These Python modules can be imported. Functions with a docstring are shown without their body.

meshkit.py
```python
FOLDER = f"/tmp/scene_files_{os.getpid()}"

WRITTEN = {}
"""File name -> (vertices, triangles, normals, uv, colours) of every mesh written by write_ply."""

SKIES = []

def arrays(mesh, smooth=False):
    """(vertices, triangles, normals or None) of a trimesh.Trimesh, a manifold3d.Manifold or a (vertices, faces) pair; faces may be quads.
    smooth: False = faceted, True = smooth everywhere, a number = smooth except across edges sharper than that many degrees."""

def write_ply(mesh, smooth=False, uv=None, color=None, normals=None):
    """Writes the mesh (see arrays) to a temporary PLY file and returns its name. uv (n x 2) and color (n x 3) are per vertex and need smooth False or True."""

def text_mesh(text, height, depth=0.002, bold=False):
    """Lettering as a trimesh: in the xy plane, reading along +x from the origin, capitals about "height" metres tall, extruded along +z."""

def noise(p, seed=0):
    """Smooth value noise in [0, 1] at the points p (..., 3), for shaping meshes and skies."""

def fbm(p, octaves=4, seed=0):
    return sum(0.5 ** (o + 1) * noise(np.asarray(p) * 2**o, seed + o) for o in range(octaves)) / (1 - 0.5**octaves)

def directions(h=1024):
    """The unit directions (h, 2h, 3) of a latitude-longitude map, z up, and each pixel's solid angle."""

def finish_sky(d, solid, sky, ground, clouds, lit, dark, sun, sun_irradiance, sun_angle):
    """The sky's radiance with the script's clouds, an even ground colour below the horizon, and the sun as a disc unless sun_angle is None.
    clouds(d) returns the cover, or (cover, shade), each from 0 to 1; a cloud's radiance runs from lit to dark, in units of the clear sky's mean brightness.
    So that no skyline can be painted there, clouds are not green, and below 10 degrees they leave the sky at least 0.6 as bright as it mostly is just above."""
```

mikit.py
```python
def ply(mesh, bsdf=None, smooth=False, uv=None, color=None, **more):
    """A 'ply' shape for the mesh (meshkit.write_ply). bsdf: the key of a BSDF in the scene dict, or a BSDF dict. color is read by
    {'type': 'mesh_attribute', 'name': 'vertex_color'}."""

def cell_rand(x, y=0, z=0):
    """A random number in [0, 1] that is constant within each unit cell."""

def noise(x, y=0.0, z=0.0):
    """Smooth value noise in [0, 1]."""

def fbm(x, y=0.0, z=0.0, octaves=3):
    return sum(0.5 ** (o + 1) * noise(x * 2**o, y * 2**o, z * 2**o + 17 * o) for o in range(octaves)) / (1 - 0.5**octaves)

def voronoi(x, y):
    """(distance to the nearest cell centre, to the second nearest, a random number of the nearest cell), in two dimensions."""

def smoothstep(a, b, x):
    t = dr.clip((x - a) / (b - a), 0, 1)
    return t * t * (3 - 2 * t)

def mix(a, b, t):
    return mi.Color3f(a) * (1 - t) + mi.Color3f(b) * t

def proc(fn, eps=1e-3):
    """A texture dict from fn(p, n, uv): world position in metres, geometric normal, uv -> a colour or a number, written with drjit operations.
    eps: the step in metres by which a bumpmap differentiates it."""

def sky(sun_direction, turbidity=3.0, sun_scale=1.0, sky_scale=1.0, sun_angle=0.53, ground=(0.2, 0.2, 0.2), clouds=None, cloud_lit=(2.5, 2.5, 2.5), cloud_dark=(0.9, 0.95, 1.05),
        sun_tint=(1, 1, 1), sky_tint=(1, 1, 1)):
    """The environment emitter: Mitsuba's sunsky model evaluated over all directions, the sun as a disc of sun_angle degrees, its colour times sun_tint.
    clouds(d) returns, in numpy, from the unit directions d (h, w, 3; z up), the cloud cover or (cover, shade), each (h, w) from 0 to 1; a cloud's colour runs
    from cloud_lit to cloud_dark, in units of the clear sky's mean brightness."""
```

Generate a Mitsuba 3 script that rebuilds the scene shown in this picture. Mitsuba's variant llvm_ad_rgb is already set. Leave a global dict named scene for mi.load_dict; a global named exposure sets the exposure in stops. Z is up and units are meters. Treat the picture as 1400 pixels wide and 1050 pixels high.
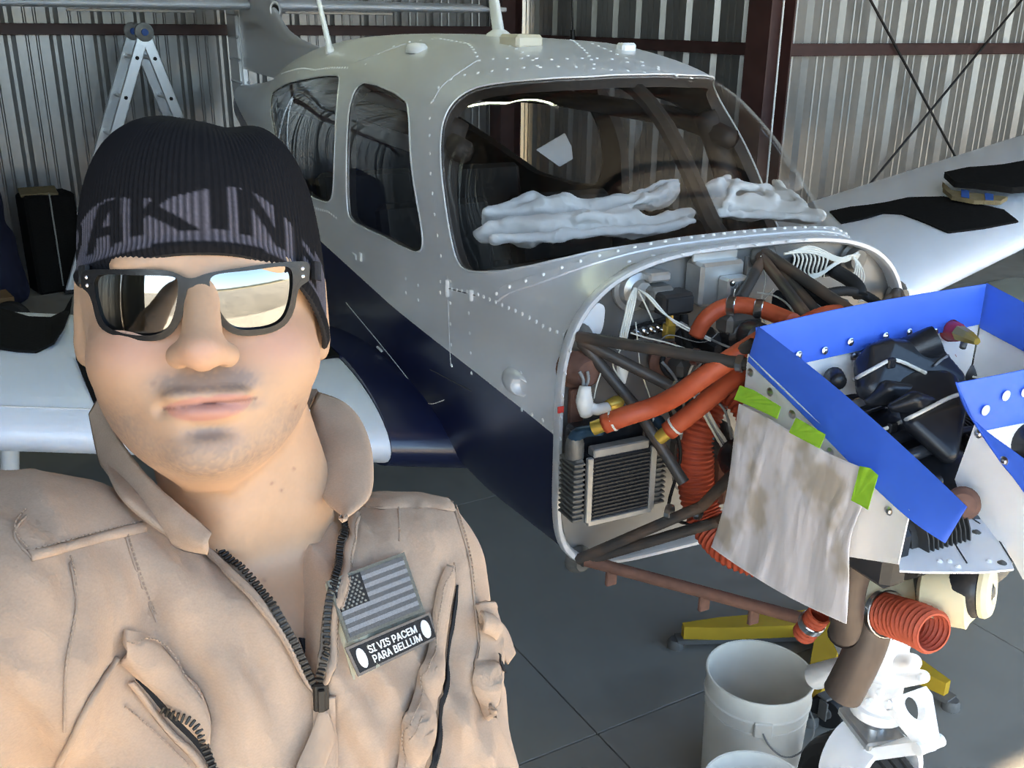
import math, numpy as np, trimesh, shapely, manifold3d as m3, mitsuba as mi, drjit as dr
import mikit, meshkit
from mikit import proc, noise, fbm, smoothstep, mix
from shapely.geometry import Polygon, LineString, box as sbox
from shapely.ops import unary_union

scene, labels = {}, {}
T4 = mi.ScalarTransform4f

# ------------------------------------------------------------------ camera, sky, exposure
CAM_H = 1.88
FOC, PITCH, ROLL, YAW = 1344.53, 0.35619, 0.01192, 0.52434
_h = np.array([-math.cos(YAW), math.sin(YAW), 0.0])
_r = np.cross(_h, [0, 0, 1.0])
CF = _h * math.cos(PITCH) - np.array([0, 0, 1.0]) * math.sin(PITCH)
_u = np.cross(_r, CF)
CR = _r * math.cos(ROLL) + _u * math.sin(ROLL)
CU = -_r * math.sin(ROLL) + _u * math.cos(ROLL)
CO = np.array([0, 0, CAM_H])
scene['camera'] = {'type': 'perspective', 'fov_axis': 'x', 'fov': math.degrees(2 * math.atan(700 / FOC)), 'near_clip': 0.01, 'far_clip': 3000.0,
                   'to_world': T4().look_at(origin=CO.tolist(), target=(CO + CF).tolist(), up=CU.tolist())}
SUN_AZ = np.array([0.41, -0.91])            # horizontal direction towards the sun
SUN_EL = math.radians(38)
_s = SUN_AZ / np.hypot(*SUN_AZ) * math.cos(SUN_EL)
scene['sky'] = mikit.sky((_s[0], _s[1], math.sin(SUN_EL)), turbidity=3.0, sun_scale=1.0, sky_scale=1.0, ground=(0.35, 0.32, 0.26), sky_tint=(1.04, 1.0, 0.96))
exposure = 4.45

# ------------------------------------------------------------------ helpers
def unit(v):
    v = np.asarray(v, float)
    return v / np.linalg.norm(v)

def add(key, mesh, mat, smooth=False, label=None, cat=None, group=None, kind=None, **kw):
    """one entry of the scene; a taken key gets a number"""
    k, n = key, 0
    while k in scene or k in labels and False:
        n += 1
        k = f'{key}_{n:03d}'
    scene[k] = mikit.ply(mesh, mat, smooth, **kw)
    tag(k, label, cat, group, kind)
    return k

def tag(k, label=None, cat=None, group=None, kind=None):
    d = {a: b for a, b in (('label', label), ('category', cat), ('group', group), ('kind', kind)) if b}
    if d:
        labels[k] = d

def reuse(key, src, to_world=None):
    """another entry with the shape of an existing one"""
    k, n = key, 0
    while k in scene:
        n += 1
        k = f'{key}_{n:03d}'
    scene[k] = dict(scene[src])
    if to_world is not None:
        scene[k]['to_world'] = to_world
    return k

def cat(*ms):
    ms = [m for q in ms for m in (q if isinstance(q, (list, tuple)) else [q])]
    return trimesh.util.concatenate(ms)

def box(size, c=(0, 0, 0), bev=0.0, R=None):
    """box by size and centre, its edges chamfered by bev"""
    s = np.asarray(size, float) / 2
    if bev <= 0:
        m = trimesh.creation.box(extents=2 * s)
    else:
        b = min(bev, *(s * 0.45))
        pts = []
        for sx in (-1, 1):
            for sy in (-1, 1):
                for sz in (-1, 1):
                    for a in range(3):
                        q = s - b
                        q = q.copy(); q[a] = s[a]
                        pts.append(q * (sx, sy, sz))
        m = trimesh.Trimesh(np.array(pts)).convex_hull
    if R is not None:
        m.apply_transform(np.vstack([np.hstack([np.asarray(R, float), [[0], [0], [0]]]), [0, 0, 0, 1]]))
    m.apply_translation(c)
    return m

def frame(x=None, z=None, y=None):
    """rotation matrix (columns x, y, z) from one axis and a second one"""
    if z is not None and x is not None:
        z = unit(z); y = unit(np.cross(z, x)); x = np.cross(y, z)
    elif z is not None and y is not None:
        z = unit(z); x = unit(np.cross(y, z)); y = np.cross(z, x)
    return np.stack([x, y, z], 1)

def rounded_path(pts, n=6, closed=False):
    """a smooth curve through the points"""
    from scipy.interpolate import CubicSpline
    p = np.asarray(pts, float)
    if len(p) == 2 and not closed:
        return p
    if closed:
        p = np.vstack([p, p[:1]])
    t = np.r_[0, np.cumsum(np.sqrt(np.linalg.norm(np.diff(p, axis=0), axis=1)))]
    cs = CubicSpline(t, p, bc_type='periodic' if closed else 'natural')
    return cs(np.linspace(0, t[-1], n * (len(p) - 1) + 1))

def tube(pts, r, sides=10, cap=True, smooth_n=0):
    """a tube along the points; r a number or one per point"""
    p = np.asarray(pts, float)
    if smooth_n:
        n0 = len(p)
        r = np.broadcast_to(np.asarray(r, float), (n0,))
        p2 = rounded_path(p, smooth_n)
        r = np.interp(np.linspace(0, 1, len(p2)), np.linspace(0, 1, n0), r)
        p = p2
    r = np.broadcast_to(np.asarray(r, float), (len(p),))
    t = np.gradient(p, axis=0) if len(p) > 2 else np.repeat(p[1:] - p[:1], 2, 0)
    t /= np.linalg.norm(t, axis=1, keepdims=True) + 1e-12
    a = np.zeros_like(p)
    ref = np.array([0, 0, 1.0]) if abs(t[0][2]) < 0.9 else np.array([1.0, 0, 0])
    a[0] = unit(np.cross(t[0], ref))
    for i in range(1, len(p)):
        v = a[i - 1] - t[i] * (a[i - 1] @ t[i])
        a[i] = v / (np.linalg.norm(v) + 1e-12)
    b = np.cross(t, a)
    ang = np.arange(sides) * 2 * np.pi / sides
    v = p[:, None] + r[:, None, None] * (np.cos(ang)[None, :, None] * a[:, None] + np.sin(ang)[None, :, None] * b[:, None])
    n = len(p)
    i, j = np.meshgrid(np.arange(n - 1), np.arange(sides), indexing='ij')
    q = np.stack([i * sides + j, i * sides + (j + 1) % sides, (i + 1) * sides + (j + 1) % sides, (i + 1) * sides + j], -1).reshape(-1, 4)
    f = np.vstack([q[:, [0, 1, 2]], q[:, [0, 2, 3]]])
    v = v.reshape(-1, 3)
    if cap:
        v = np.vstack([v, p[:1], p[-1:]])
        k = np.arange(sides)
        f = np.vstack([f, np.stack([(k + 1) % sides, k, k * 0 + n * sides], 1), np.stack([(n - 1) * sides + k, (n - 1) * sides + (k + 1) % sides, k * 0 + n * sides + 1], 1)])
    return trimesh.Trimesh(v, f, process=False)

def cyl(a, b, r, sides=16, r2=None):
    return tube([a, b], [r, r if r2 is None else r2], sides)

def lathe(profile, sides=40, o=(0, 0, 0), axis=(0, 0, 1)):
    """(radius, height) profile turned around an axis"""
    pr = np.asarray(profile, float)
    ang = np.arange(sides) * 2 * np.pi / sides
    v = np.stack([pr[:, None, 0] * np.cos(ang), pr[:, None, 0] * np.sin(ang), np.repeat(pr[:, 1:2], sides, 1)], -1).reshape(-1, 3)
    n = len(pr)
    i, j = np.meshgrid(np.arange(n - 1), np.arange(sides), indexing='ij')
    q = np.stack([i * sides + j, i * sides + (j + 1) % sides, (i + 1) * sides + (j + 1) % sides, (i + 1) * sides + j], -1).reshape(-1, 4)
    m = trimesh.Trimesh(v, np.vstack([q[:, [0, 1, 2]], q[:, [0, 2, 3]]]), process=False)
    z = unit(axis)
    x = unit(np.cross(z, [0, 1, 0] if abs(z[1]) < 0.9 else [1, 0, 0]))
    R = np.stack([x, np.cross(z, x), z], 1)
    m.vertices = np.asarray(m.vertices) @ R.T + np.asarray(o, float)
    return m

def grid_mesh(P, closed_u=False, closed_v=False):
    """a quad grid of points (n, m, 3) as a mesh"""
    n, m = P.shape[:2]
    i, j = np.meshgrid(np.arange(n if closed_u else n - 1), np.arange(m if closed_v else m - 1), indexing='ij')
    a, b = (i + 1) % n, (j + 1) % m
    q = np.stack([i * m + j, a * m + j, a * m + b, i * m + b], -1).reshape(-1, 4)
    return trimesh.Trimesh(P.reshape(-1, 3), np.vstack([q[:, [0, 1, 2]], q[:, [0, 2, 3]]]), process=False)

def thick_grid(P, th):
    """a sheet: the grid and its copy th below along the normals, closed at the rim"""
    n, m = P.shape[:2]
    du, dv = np.gradient(P, axis=0), np.gradient(P, axis=1)
    N = np.cross(du, dv)
    N /= np.linalg.norm(N, axis=2, keepdims=True) + 1e-12
    Q = P - N * th
    A, B = grid_mesh(P), grid_mesh(Q)
    B.invert()
    rim = np.r_[np.arange(m), np.arange(1, n) * m + m - 1, (n - 1) * m + np.arange(m - 2, -1, -1), np.arange(n - 2, 0, -1) * m]
    k = len(rim); o = n * m
    a, b = rim, np.roll(rim, -1)
    f = np.vstack([np.asarray(A.faces), np.asarray(B.faces) + o, np.stack([a, b, b + o], 1), np.stack([a, b + o, a + o], 1)])
    mm = trimesh.Trimesh(np.vstack([P.reshape(-1, 3), Q.reshape(-1, 3)]), f, process=False)
    return mm

def prism(poly, h, o=(0, 0, 0), R=None, bev=0):
    """a polygon (list or shapely) extruded along z by h, then turned by R and moved to o"""
    P = poly if hasattr(poly, 'area') else Polygon(poly)
    P = P.buffer(0)
    ms = [trimesh.creation.extrude_polygon(g, h, engine='earcut') for g in getattr(P, 'geoms', [P])]
    m = cat(ms)
    if R is not None:
        m.vertices = np.asarray(m.vertices) @ np.asarray(R).T
    m.apply_translation(o)
    return m

def rot(axis, deg):
    return trimesh.transformations.rotation_matrix(math.radians(deg), axis)[:3, :3]

def xf(m, R=None, t=(0, 0, 0)):
    m = m.copy()
    if R is not None:
        m.vertices = np.asarray(m.vertices) @ np.asarray(R).T
    m.apply_translation(t)
    return m

def surface_net(f, lo, hi, h):
    """the zero surface of a signed distance function on a grid of step h, as a mesh (naive surface nets)"""
    lo, hi = np.asarray(lo, float), np.asarray(hi, float)
    n = np.ceil((hi - lo) / h).astype(int) + 1
    ax = [lo[k] + h * np.arange(n[k]) for k in range(3)]
    V = np.empty(n, np.float32)
    step = max(1, int(600000 / (n[1] * n[2])))
    for i in range(0, n[0], step):
        g = np.stack(np.meshgrid(ax[0][i:i + step], ax[1], ax[2], indexing='ij'), -1)
        V[i:i + step] = f(g.reshape(-1, 3)).reshape(g.shape[:3])
    ins = V < 0
    c = [np.s_[:-1], np.s_[1:]]
    cnt = sum(ins[c[a], c[b], c[d]].astype(np.int8) for a in (0, 1) for b in (0, 1) for d in (0, 1))
    act = (cnt > 0) & (cnt < 8)
    idx = np.full(act.shape, -1, np.int64)
    cells = np.argwhere(act)
    idx[act] = np.arange(len(cells))
    acc, num = np.zeros((len(cells), 3)), np.zeros(len(cells))
    cor = [(a, b, d) for a in (0, 1) for b in (0, 1) for d in (0, 1)]
    for a in range(8):
        for b in range(a + 1, 8):
            ca, cb = np.array(cor[a]), np.array(cor[b])
            if np.abs(ca - cb).sum() != 1:
                continue
            va, vb = V[tuple((cells + ca).T)], V[tuple((cells + cb).T)]
            x = (va < 0) != (vb < 0)
            t = np.where(x, va / np.where(va == vb, 1, va - vb), 0)
            acc += np.where(x[:, None], ca + (cb - ca) * t[:, None], 0)
            num += x
    verts = lo + h * (cells + acc / num[:, None])
    quads = []
    for d in range(3):
        e = np.argwhere(np.diff(ins.astype(np.int8), axis=d) != 0)
        u, w = (d + 1) % 3, (d + 2) % 3
        e = e[(e[:, u] > 0) & (e[:, w] > 0) & (e[:, u] < n[u] - 1) & (e[:, w] < n[w] - 1)]
        s = ins[tuple(e.T)]
        du, dw = np.eye(3, dtype=int)[u], np.eye(3, dtype=int)[w]
        q = np.stack([idx[tuple((e - a * du - b * dw).T)] for a, b in ((0, 0), (1, 0), (1, 1), (0, 1))], 1)
        q[~s] = q[~s][:, ::-1]
        quads.append(q)
    q = np.vstack(quads)
    q = q[(q >= 0).all(1)]
    return trimesh.Trimesh(verts, np.vstack([q[:, [0, 1, 2]], q[:, [0, 2, 3]]]), process=False)

def smin(a, b, k):
    h = np.clip(0.5 + 0.5 * (b - a) / k, 0, 1)
    return b + (a - b) * h - k * h * (1 - h)

def smax(a, b, k):
    return -smin(-a, -b, k)

def d_ell(p, c, r, R=None):
    q = p - np.asarray(c, float)
    if R is not None:
        q = q @ np.asarray(R)
    r = np.asarray(r, float)
    k0 = np.linalg.norm(q / r, axis=1)
    k1 = np.linalg.norm(q / (r * r), axis=1)
    return k0 * (k0 - 1) / np.maximum(k1, 1e-9)

def d_cone(p, a, b, ra, rb):
    a, b = np.asarray(a, float), np.asarray(b, float)
    ba = b - a
    t = np.clip(((p - a) @ ba) / (ba @ ba), 0, 1)
    return np.linalg.norm(p - a - t[:, None] * ba, axis=1) - (ra + (rb - ra) * t)

def d_poly(p, pts, rs):
    return np.min([d_cone(p, pts[i], pts[i + 1], rs[i], rs[i + 1]) for i in range(len(pts) - 1)], axis=0)

def ray_dir(px, py):
    """the direction in which the photograph's point (px, py) was seen"""
    return CF + CR * (px - 700) / FOC - CU * (py - 525) / FOC

def seen(px, py, depth):
    """the point seen at (px, py), depth metres along the lens axis"""
    return CO + ray_dir(px, py) * depth

def seen_on(px, py, o, n):
    """the point seen at (px, py) on the plane through o with normal n"""
    d = ray_dir(px, py)
    return CO + d * (((np.asarray(o) - CO) @ n) / (d @ np.asarray(n)))

# ------------------------------------------------------------------ materials
def rgb(*c):
    return {'type': 'rgb', 'value': list(c[0] if len(c) == 1 else c)}

def mat(name, color, rough=0.5, metal=0.0, spec=0.5, cc=0.0, ccg=0.9, sheen=0.0, bump=None, bscale=1.0, two=True, eps=1e-3):
    if callable(color):
        color = proc(color)
    elif isinstance(color, (tuple, list)):
        color = rgb(*color)
    d = {'type': 'principled', 'base_color': color, 'roughness': proc(rough) if callable(rough) else float(rough), 'metallic': float(metal), 'specular': float(spec)}
    if cc:
        d |= {'clearcoat': float(cc), 'clearcoat_gloss': float(ccg)}
    if sheen:
        d['sheen'] = float(sheen)
    if bump is not None:
        d = {'type': 'bumpmap', 'nested_texture': proc(bump, eps), 'nested_bsdf': d, 'scale': float(bscale)}
    if two:
        d = {'type': 'twosided', 'bsdf': d}
    scene[name] = d
    return name

VC = {'type': 'mesh_attribute', 'name': 'vertex_color'}
# ------------------------------------------------------------------ the hangar
XB, YS, XR = -5.12, 4.90, -8.36         # back wall of the wing bay, side wall of the tail bay, rear wall of the tail bay
YT = -0.85                              # other side wall of the tail bay
YE0, YE1 = -4.2, 9.2                    # outer ends of the wing bay
XD, ZTOP, ZDOOR = 0.75, 4.6, 3.95       # door plane, eaves, door header
FX1 = 0.95

def m_steel(p, n, uv):
    s = fbm(p.x * 9 + p.y * 9, p.z * 0.9, 3, octaves=3)
    t = noise(p.x * 40, p.y * 40, p.z * 40)
    return mix((0.225, 0.224, 0.218), (0.305, 0.304, 0.296), s * 0.8 + t * 0.2)
mat('sheet_steel', m_steel, rough=0.32, metal=0.8)
mat('girt_paint', lambda p, n, uv: mix((0.040, 0.016, 0.014), (0.075, 0.032, 0.028), fbm(p.x * 6, p.y * 6, p.z * 6)), rough=0.5)
def m_floor(p, n, uv):
    a = fbm(p.x * 1.3, p.y * 1.3, 0.3, octaves=4)
    b = fbm(p.x * 9, p.y * 9, 1.3, octaves=3)
    c = smoothstep(0.58, 0.75, fbm(p.x * 2.6 + 7, p.y * 2.6, 5.0, octaves=4))
    k = mix((0.225, 0.213, 0.182), (0.30, 0.285, 0.245), a * 0.7 + b * 0.3)
    return k * (1 - 0.12 * c)
mat('concrete', m_floor, rough=0.55, spec=0.4)
mat('joint_dark', (0.03, 0.03, 0.03), rough=0.9)
mat('apron_concrete', lambda p, n, uv: mix((0.42, 0.385, 0.31), (0.52, 0.48, 0.40), fbm(p.x * 1.7, p.y * 1.7, 0.0, octaves=4)), rough=0.8)
mat('asphalt', lambda p, n, uv: mix((0.17, 0.155, 0.125), (0.27, 0.25, 0.205), fbm(p.x * 0.25, p.y * 0.9, 0.0, octaves=4)), rough=0.9)
mat('dry_grass', lambda p, n, uv: mix((0.28, 0.23, 0.12), (0.36, 0.30, 0.17), fbm(p.x * 0.02, p.y * 0.02, 0.0)), rough=1.0)
mat('hill_scrub', (0.07, 0.075, 0.06), rough=1.0)
mat('rod_black', (0.012, 0.011, 0.011), rough=0.5)
mat('rope_white', (0.75, 0.76, 0.76), rough=0.7)

# floor: cast slabs with sawn joints between them
JX, JY = -1.819, 1.343
add('floor', box((FX1 - XR, YE1 - YE0, 0.10), ((FX1 + XR) / 2, (YE0 + YE1) / 2, -0.062)), 'joint_dark', kind='structure')
xs = [XR] + [JX + k * 1.42 for k in (-4, -3, -2, -1, 0, 1)] + [FX1]
ys = [YE0] + [JY + k * 1.41 for k in (-3, -2, -1, 0, 1, 2, 3, 4, 5)] + [YE1]
for i in range(len(xs) - 1):
    for j in range(len(ys) - 1):
        if xs[i + 1] <= XB and (ys[j + 1] < YT or ys[j] > YS):
            continue
        g = 0.0022
        add('floor__slab', box((xs[i + 1] - xs[i] - 2 * g, ys[j + 1] - ys[j] - 2 * g, 0.05), ((xs[i] + xs[i + 1]) / 2, (ys[j] + ys[j + 1]) / 2, -0.025), bev=0.0015), 'concrete')

RIB = 0.3048
def sheet(width, height):
    """ribbed steel sheet along x (0..width) and z (0..height), ribs pressed outwards (-y); a rib every foot"""
    xs, ys = [], []
    n = int(round(width / RIB))
    for k in range(n):
        o = k * RIB
        for x, y in ((0, 0), (0.030, -0.034), (0.054, -0.034), (0.084, 0), (0.146, 0), (0.154, -0.004), (0.162, -0.004), (0.170, 0), (0.215, 0), (0.223, -0.004), (0.231, -0.004), (0.239, 0)):
            xs.append(o + x); ys.append(y)
    xs.append(n * RIB); ys.append(0)
    P = np.array([[[x, y, z] for z in (0.0, height)] for x, y in zip(xs, ys)])
    return thick_grid(P, 0.0012)

def wall(key, a, b, inward, h, z0=0.0, first=0.0):
    """a wall of 3 ft sheets from a to b (x, y); the first rib starts at offset 'first' before a"""
    a, b = np.array(a, float), np.array(b, float)
    L = np.hypot(*(b - a)); d = (b - a) / L
    total = int((L + first) / RIB + 0.5)
    back = -np.array(inward, float)
    y = np.array([*inward, 0.0]); x = np.array([*d, 0.0])
    R = np.stack([x, y, [0, 0, 1.0]], 1)
    mid = (a + b) / 2 + back * 0.075
    wide, deep = (L, 0.04) if abs(d[0]) > 0.5 else (0.04, L)
    # the outer base rail and eave rail that carry the sheets
    add(key, cat(box((wide, deep, 0.10), (mid[0], mid[1], z0 + 0.05)), box((wide, deep, 0.12), (mid[0], mid[1], z0 + h - 0.06))), 'girt_paint', kind='structure')
    made, k = {}, 0
    while k < total:
        n = min(3, total - k)
        o = a + d * (k * RIB - first)
        w = T4().translate([o[0], o[1], z0])
        if n not in made:
            made[n] = add(f'{key}__sheet', xf(sheet(n * RIB, h), R), 'sheet_steel')
            scene[made[n]]['to_world'] = w
        else:
            reuse(f'{key}__sheet', made[n], w)
        k += n

wall('wall_back', (XB, YS), (XB, YE1), (1, 0), ZTOP, first=0.02)
wall('wall_side', (XR, YS), (XB, YS), (0, -1), ZTOP, first=0.086)
wall('wall_rear', (XR, YT), (XR, YS), (1, 0), ZTOP, first=0.12)
wall('wall_inner', (XR, YT), (XB, YT), (0, 1), ZTOP)
wall('wall_left', (XB, YE0), (XB, YT), (1, 0), ZTOP)
wall('wall_west', (XB, YE0), (XD, YE0), (0, 1), ZTOP)
wall('wall_east', (XB, YE1), (XD, YE1), (0, -1), ZTOP)
# front wall: the header above the door and the jamb beside it
JAMB = -2.03
wall('wall_front', (XD, YE0), (XD, YE1), (-1, 0), ZTOP - ZDOOR, z0=ZDOOR)
wall('wall_jamb', (XD, YE0), (XD, JAMB), (-1, 0), ZDOOR)
for _i, _y in enumerate((YE0, YE1)):
    add('wall_front__corner_trim', box((0.2, 0.2, ZTOP), (XD + 0.06, _y, ZTOP / 2)), 'girt_paint')
# roof
add('ceiling', cat(box((XD - XB + 0.3, YE1 - YE0 + 0.4, 0.05), ((XD + XB) / 2, (YE0 + YE1) / 2, ZTOP + 0.0)), box((XB - XR + 0.1, YS - YT + 0.4, 0.05), ((XB + XR) / 2 - 0.05, (YS + YT) / 2, ZTOP + 0.0))), 'sheet_steel', kind='structure')
for k in range(5):
    add('ceiling__purlin', box((0.07, YE1 - YE0 - 0.1, 0.2), (XB + 0.5 + k * 1.15, (YE0 + YE1) / 2, ZTOP - 0.13)), 'girt_paint')
# girts and columns
def girt(key, a, b, z, h=0.075, t=0.07):
    a, b = np.array(a), np.array(b); c = (a + b) / 2
    s = (abs(b[0] - a[0]) + (t if a[0] == b[0] else 0), abs(b[1] - a[1]) + (t if a[1] == b[1] else 0), h)
    m = cat(box(s, (c[0], c[1], z), 0.003), box((s[0] + (0.02 if s[0] == t else 0), s[1] + (0.02 if s[1] == t else 0), 0.006), (c[0], c[1], z + h / 2 + 0.001)))
    add(f'{key}__girt', m, 'girt_paint')
for z in (1.70, 3.0):
    girt('wall_back', (XB + 0.042, YS + 0.01), (XB + 0.042, YE1), z)
    girt('wall_side', (XR + 0.1, YS - 0.042), (XB + 0.0, YS - 0.042), z)
    girt('wall_rear', (XR + 0.042, YT + 0.05), (XR + 0.042, YS - 0.2), z + 0.065)
def column(key, x, y, s=0.19, along='y'):
    f, w = 0.012, 0.009
    h = ZTOP
    m = cat(box((s, f, h), (x, y - s / 2 + f / 2, h / 2)), box((s, f, h), (x, y + s / 2 - f / 2, h / 2)), box((w, s - 2 * f, h), (x, y, h / 2)), box((s + 0.06, s + 0.06, 0.016), (x, y, 0.008)))
    add(key, m, 'girt_paint')
column('wall_back__column', XB + 0.10, YS - 0.105, 0.21)
column('wall_rear__column', XR + 0.12, YS - 0.24, 0.21)
for a, b in (((1190, 0), (1325, 249)), ((1397, 0), (1166, 280))):
    P = [seen_on(*q, (XB + 0.10, 0, 0), (1, 0, 0)) for q in (a, b)]
    d = unit(P[1] - P[0])
    add('wall_back__brace_rod', cat(cyl(P[0] - d * 1.9, P[1] + d * 0.02, 0.0085, 8), cyl(P[1] - d * 0.12, P[1], 0.016, 8)), 'rod_black')
P = [seen_on(1072, 0, (XB + 0.24, 0, 0), (1, 0, 0)), seen_on(1053, 199, (XB + 0.24, 0, 0), (1, 0, 0))]
d = unit(P[1] - P[0])
add('wall_back__conduit', cyl(P[0] - d * 1.6, P[1] + d * 0.4, 0.0065, 8), 'rope_white', label='thin white conduit running down beside the column')
P = [seen_on(782, 0, (0, YS - 0.1, 0), (0, 1, 0)), seen_on(783, 46, (0, YS - 0.1, 0), (0, 1, 0))]
d = unit(P[1] - P[0])
add('wall_side__brace_rod', cat(cyl(P[0] - d * 1.9, P[1] + d * 0.05, 0.008, 8), cyl(P[1] - d * 0.03, P[1] + d * 0.05, 0.022, 8)), 'rod_black')
# a fluorescent batten hung from the roof
tube_a, tube_b = np.array([-4.35, 0.62, 3.05]), np.array([-2.75, 1.50, 3.05])
tag('ceiling_light', 'long fluorescent batten hung under the hangar roof', 'lamp')
_d = unit(tube_b - tube_a)
add('ceiling_light__housing', box((0.07, 1.95, 0.05), (tube_a + tube_b) / 2 + [0, 0, 0.06], 0.008, frame(z=(0, 0, 1), y=_d)), 'rope_white')
add('ceiling_light__tube', cyl(tube_a, tube_b, 0.016, 14), 'rope_white', True, emitter={'type': 'area', 'radiance': rgb(1.3, 1.5, 0.95)})
for _q in (tube_a * .85 + tube_b * .15, tube_a * .15 + tube_b * .85):
    add('ceiling_light__hanger', cyl(_q + [0, 0, 0.08], [_q[0], _q[1], ZTOP - 0.03], 0.004, 6), 'rod_black')
# outside: apron, asphalt, far ridge
add('apron', box((3.2, 60, 0.1), (FX1 + 1.6, 5, -0.055)), 'apron_concrete', kind='structure', label='sunlit pale concrete apron before the hangar door')
add('taxiway', box((160, 400, 0.1), (FX1 + 3.2 + 80, 0, -0.075)), 'asphalt', kind='structure')
add('field', box((3000, 3000, 0.1), (0, 0, -0.19)), 'dry_grass', kind='structure')
_t = np.linspace(-700, 700, 120)
_hz = 10 + 9 * meshkit.fbm(np.stack([_t * 0.012, _t * 0, _t * 0], -1), 4)
add('far_ridge', thick_grid(np.array([[[640 + 60 * q, y, (0 if q in (0, 2) else h)] for q in (0, 1, 2)] for y, h in zip(_t, _hz)]), 1.0), 'hill_scrub', True, kind='structure')
from scipy.ndimage import gaussian_filter1d
# ------------------------------------------------------------------ the airplane: built in its own frame (x forward from the firewall, y to port, z up)
PX0, PY0, PPSI = -1.75, 1.69, -0.07
PR = np.array([[math.cos(PPSI), -math.sin(PPSI), 0], [math.sin(PPSI), math.cos(PPSI), 0], [0, 0, 1.0]])
PO = np.array([PX0, PY0, 0.0])
AIR = T4(np.vstack([np.hstack([PR, PO[:, None]]), [0, 0, 0, 1]]).tolist())

def air(key, mesh, m, smooth=False, **kw):
    return add('airplane__' + key, mesh, m, smooth, to_world=AIR, **kw)

def to_air(P):
    return (np.asarray(P) - PO) @ PR
ACO, = [to_air(CO)]
def aray(px, py):
    return ray_dir(px, py) @ PR
def aon(px, py, axis, val):
    """the point of the airplane's plane (axis = val) seen at (px, py)"""
    d = aray(px, py)
    return ACO + d * ((val - ACO[axis]) / d[axis])

tag('airplane', 'silver over navy low-wing airplane with its cowling off and engine bare', 'airplane')

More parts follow.
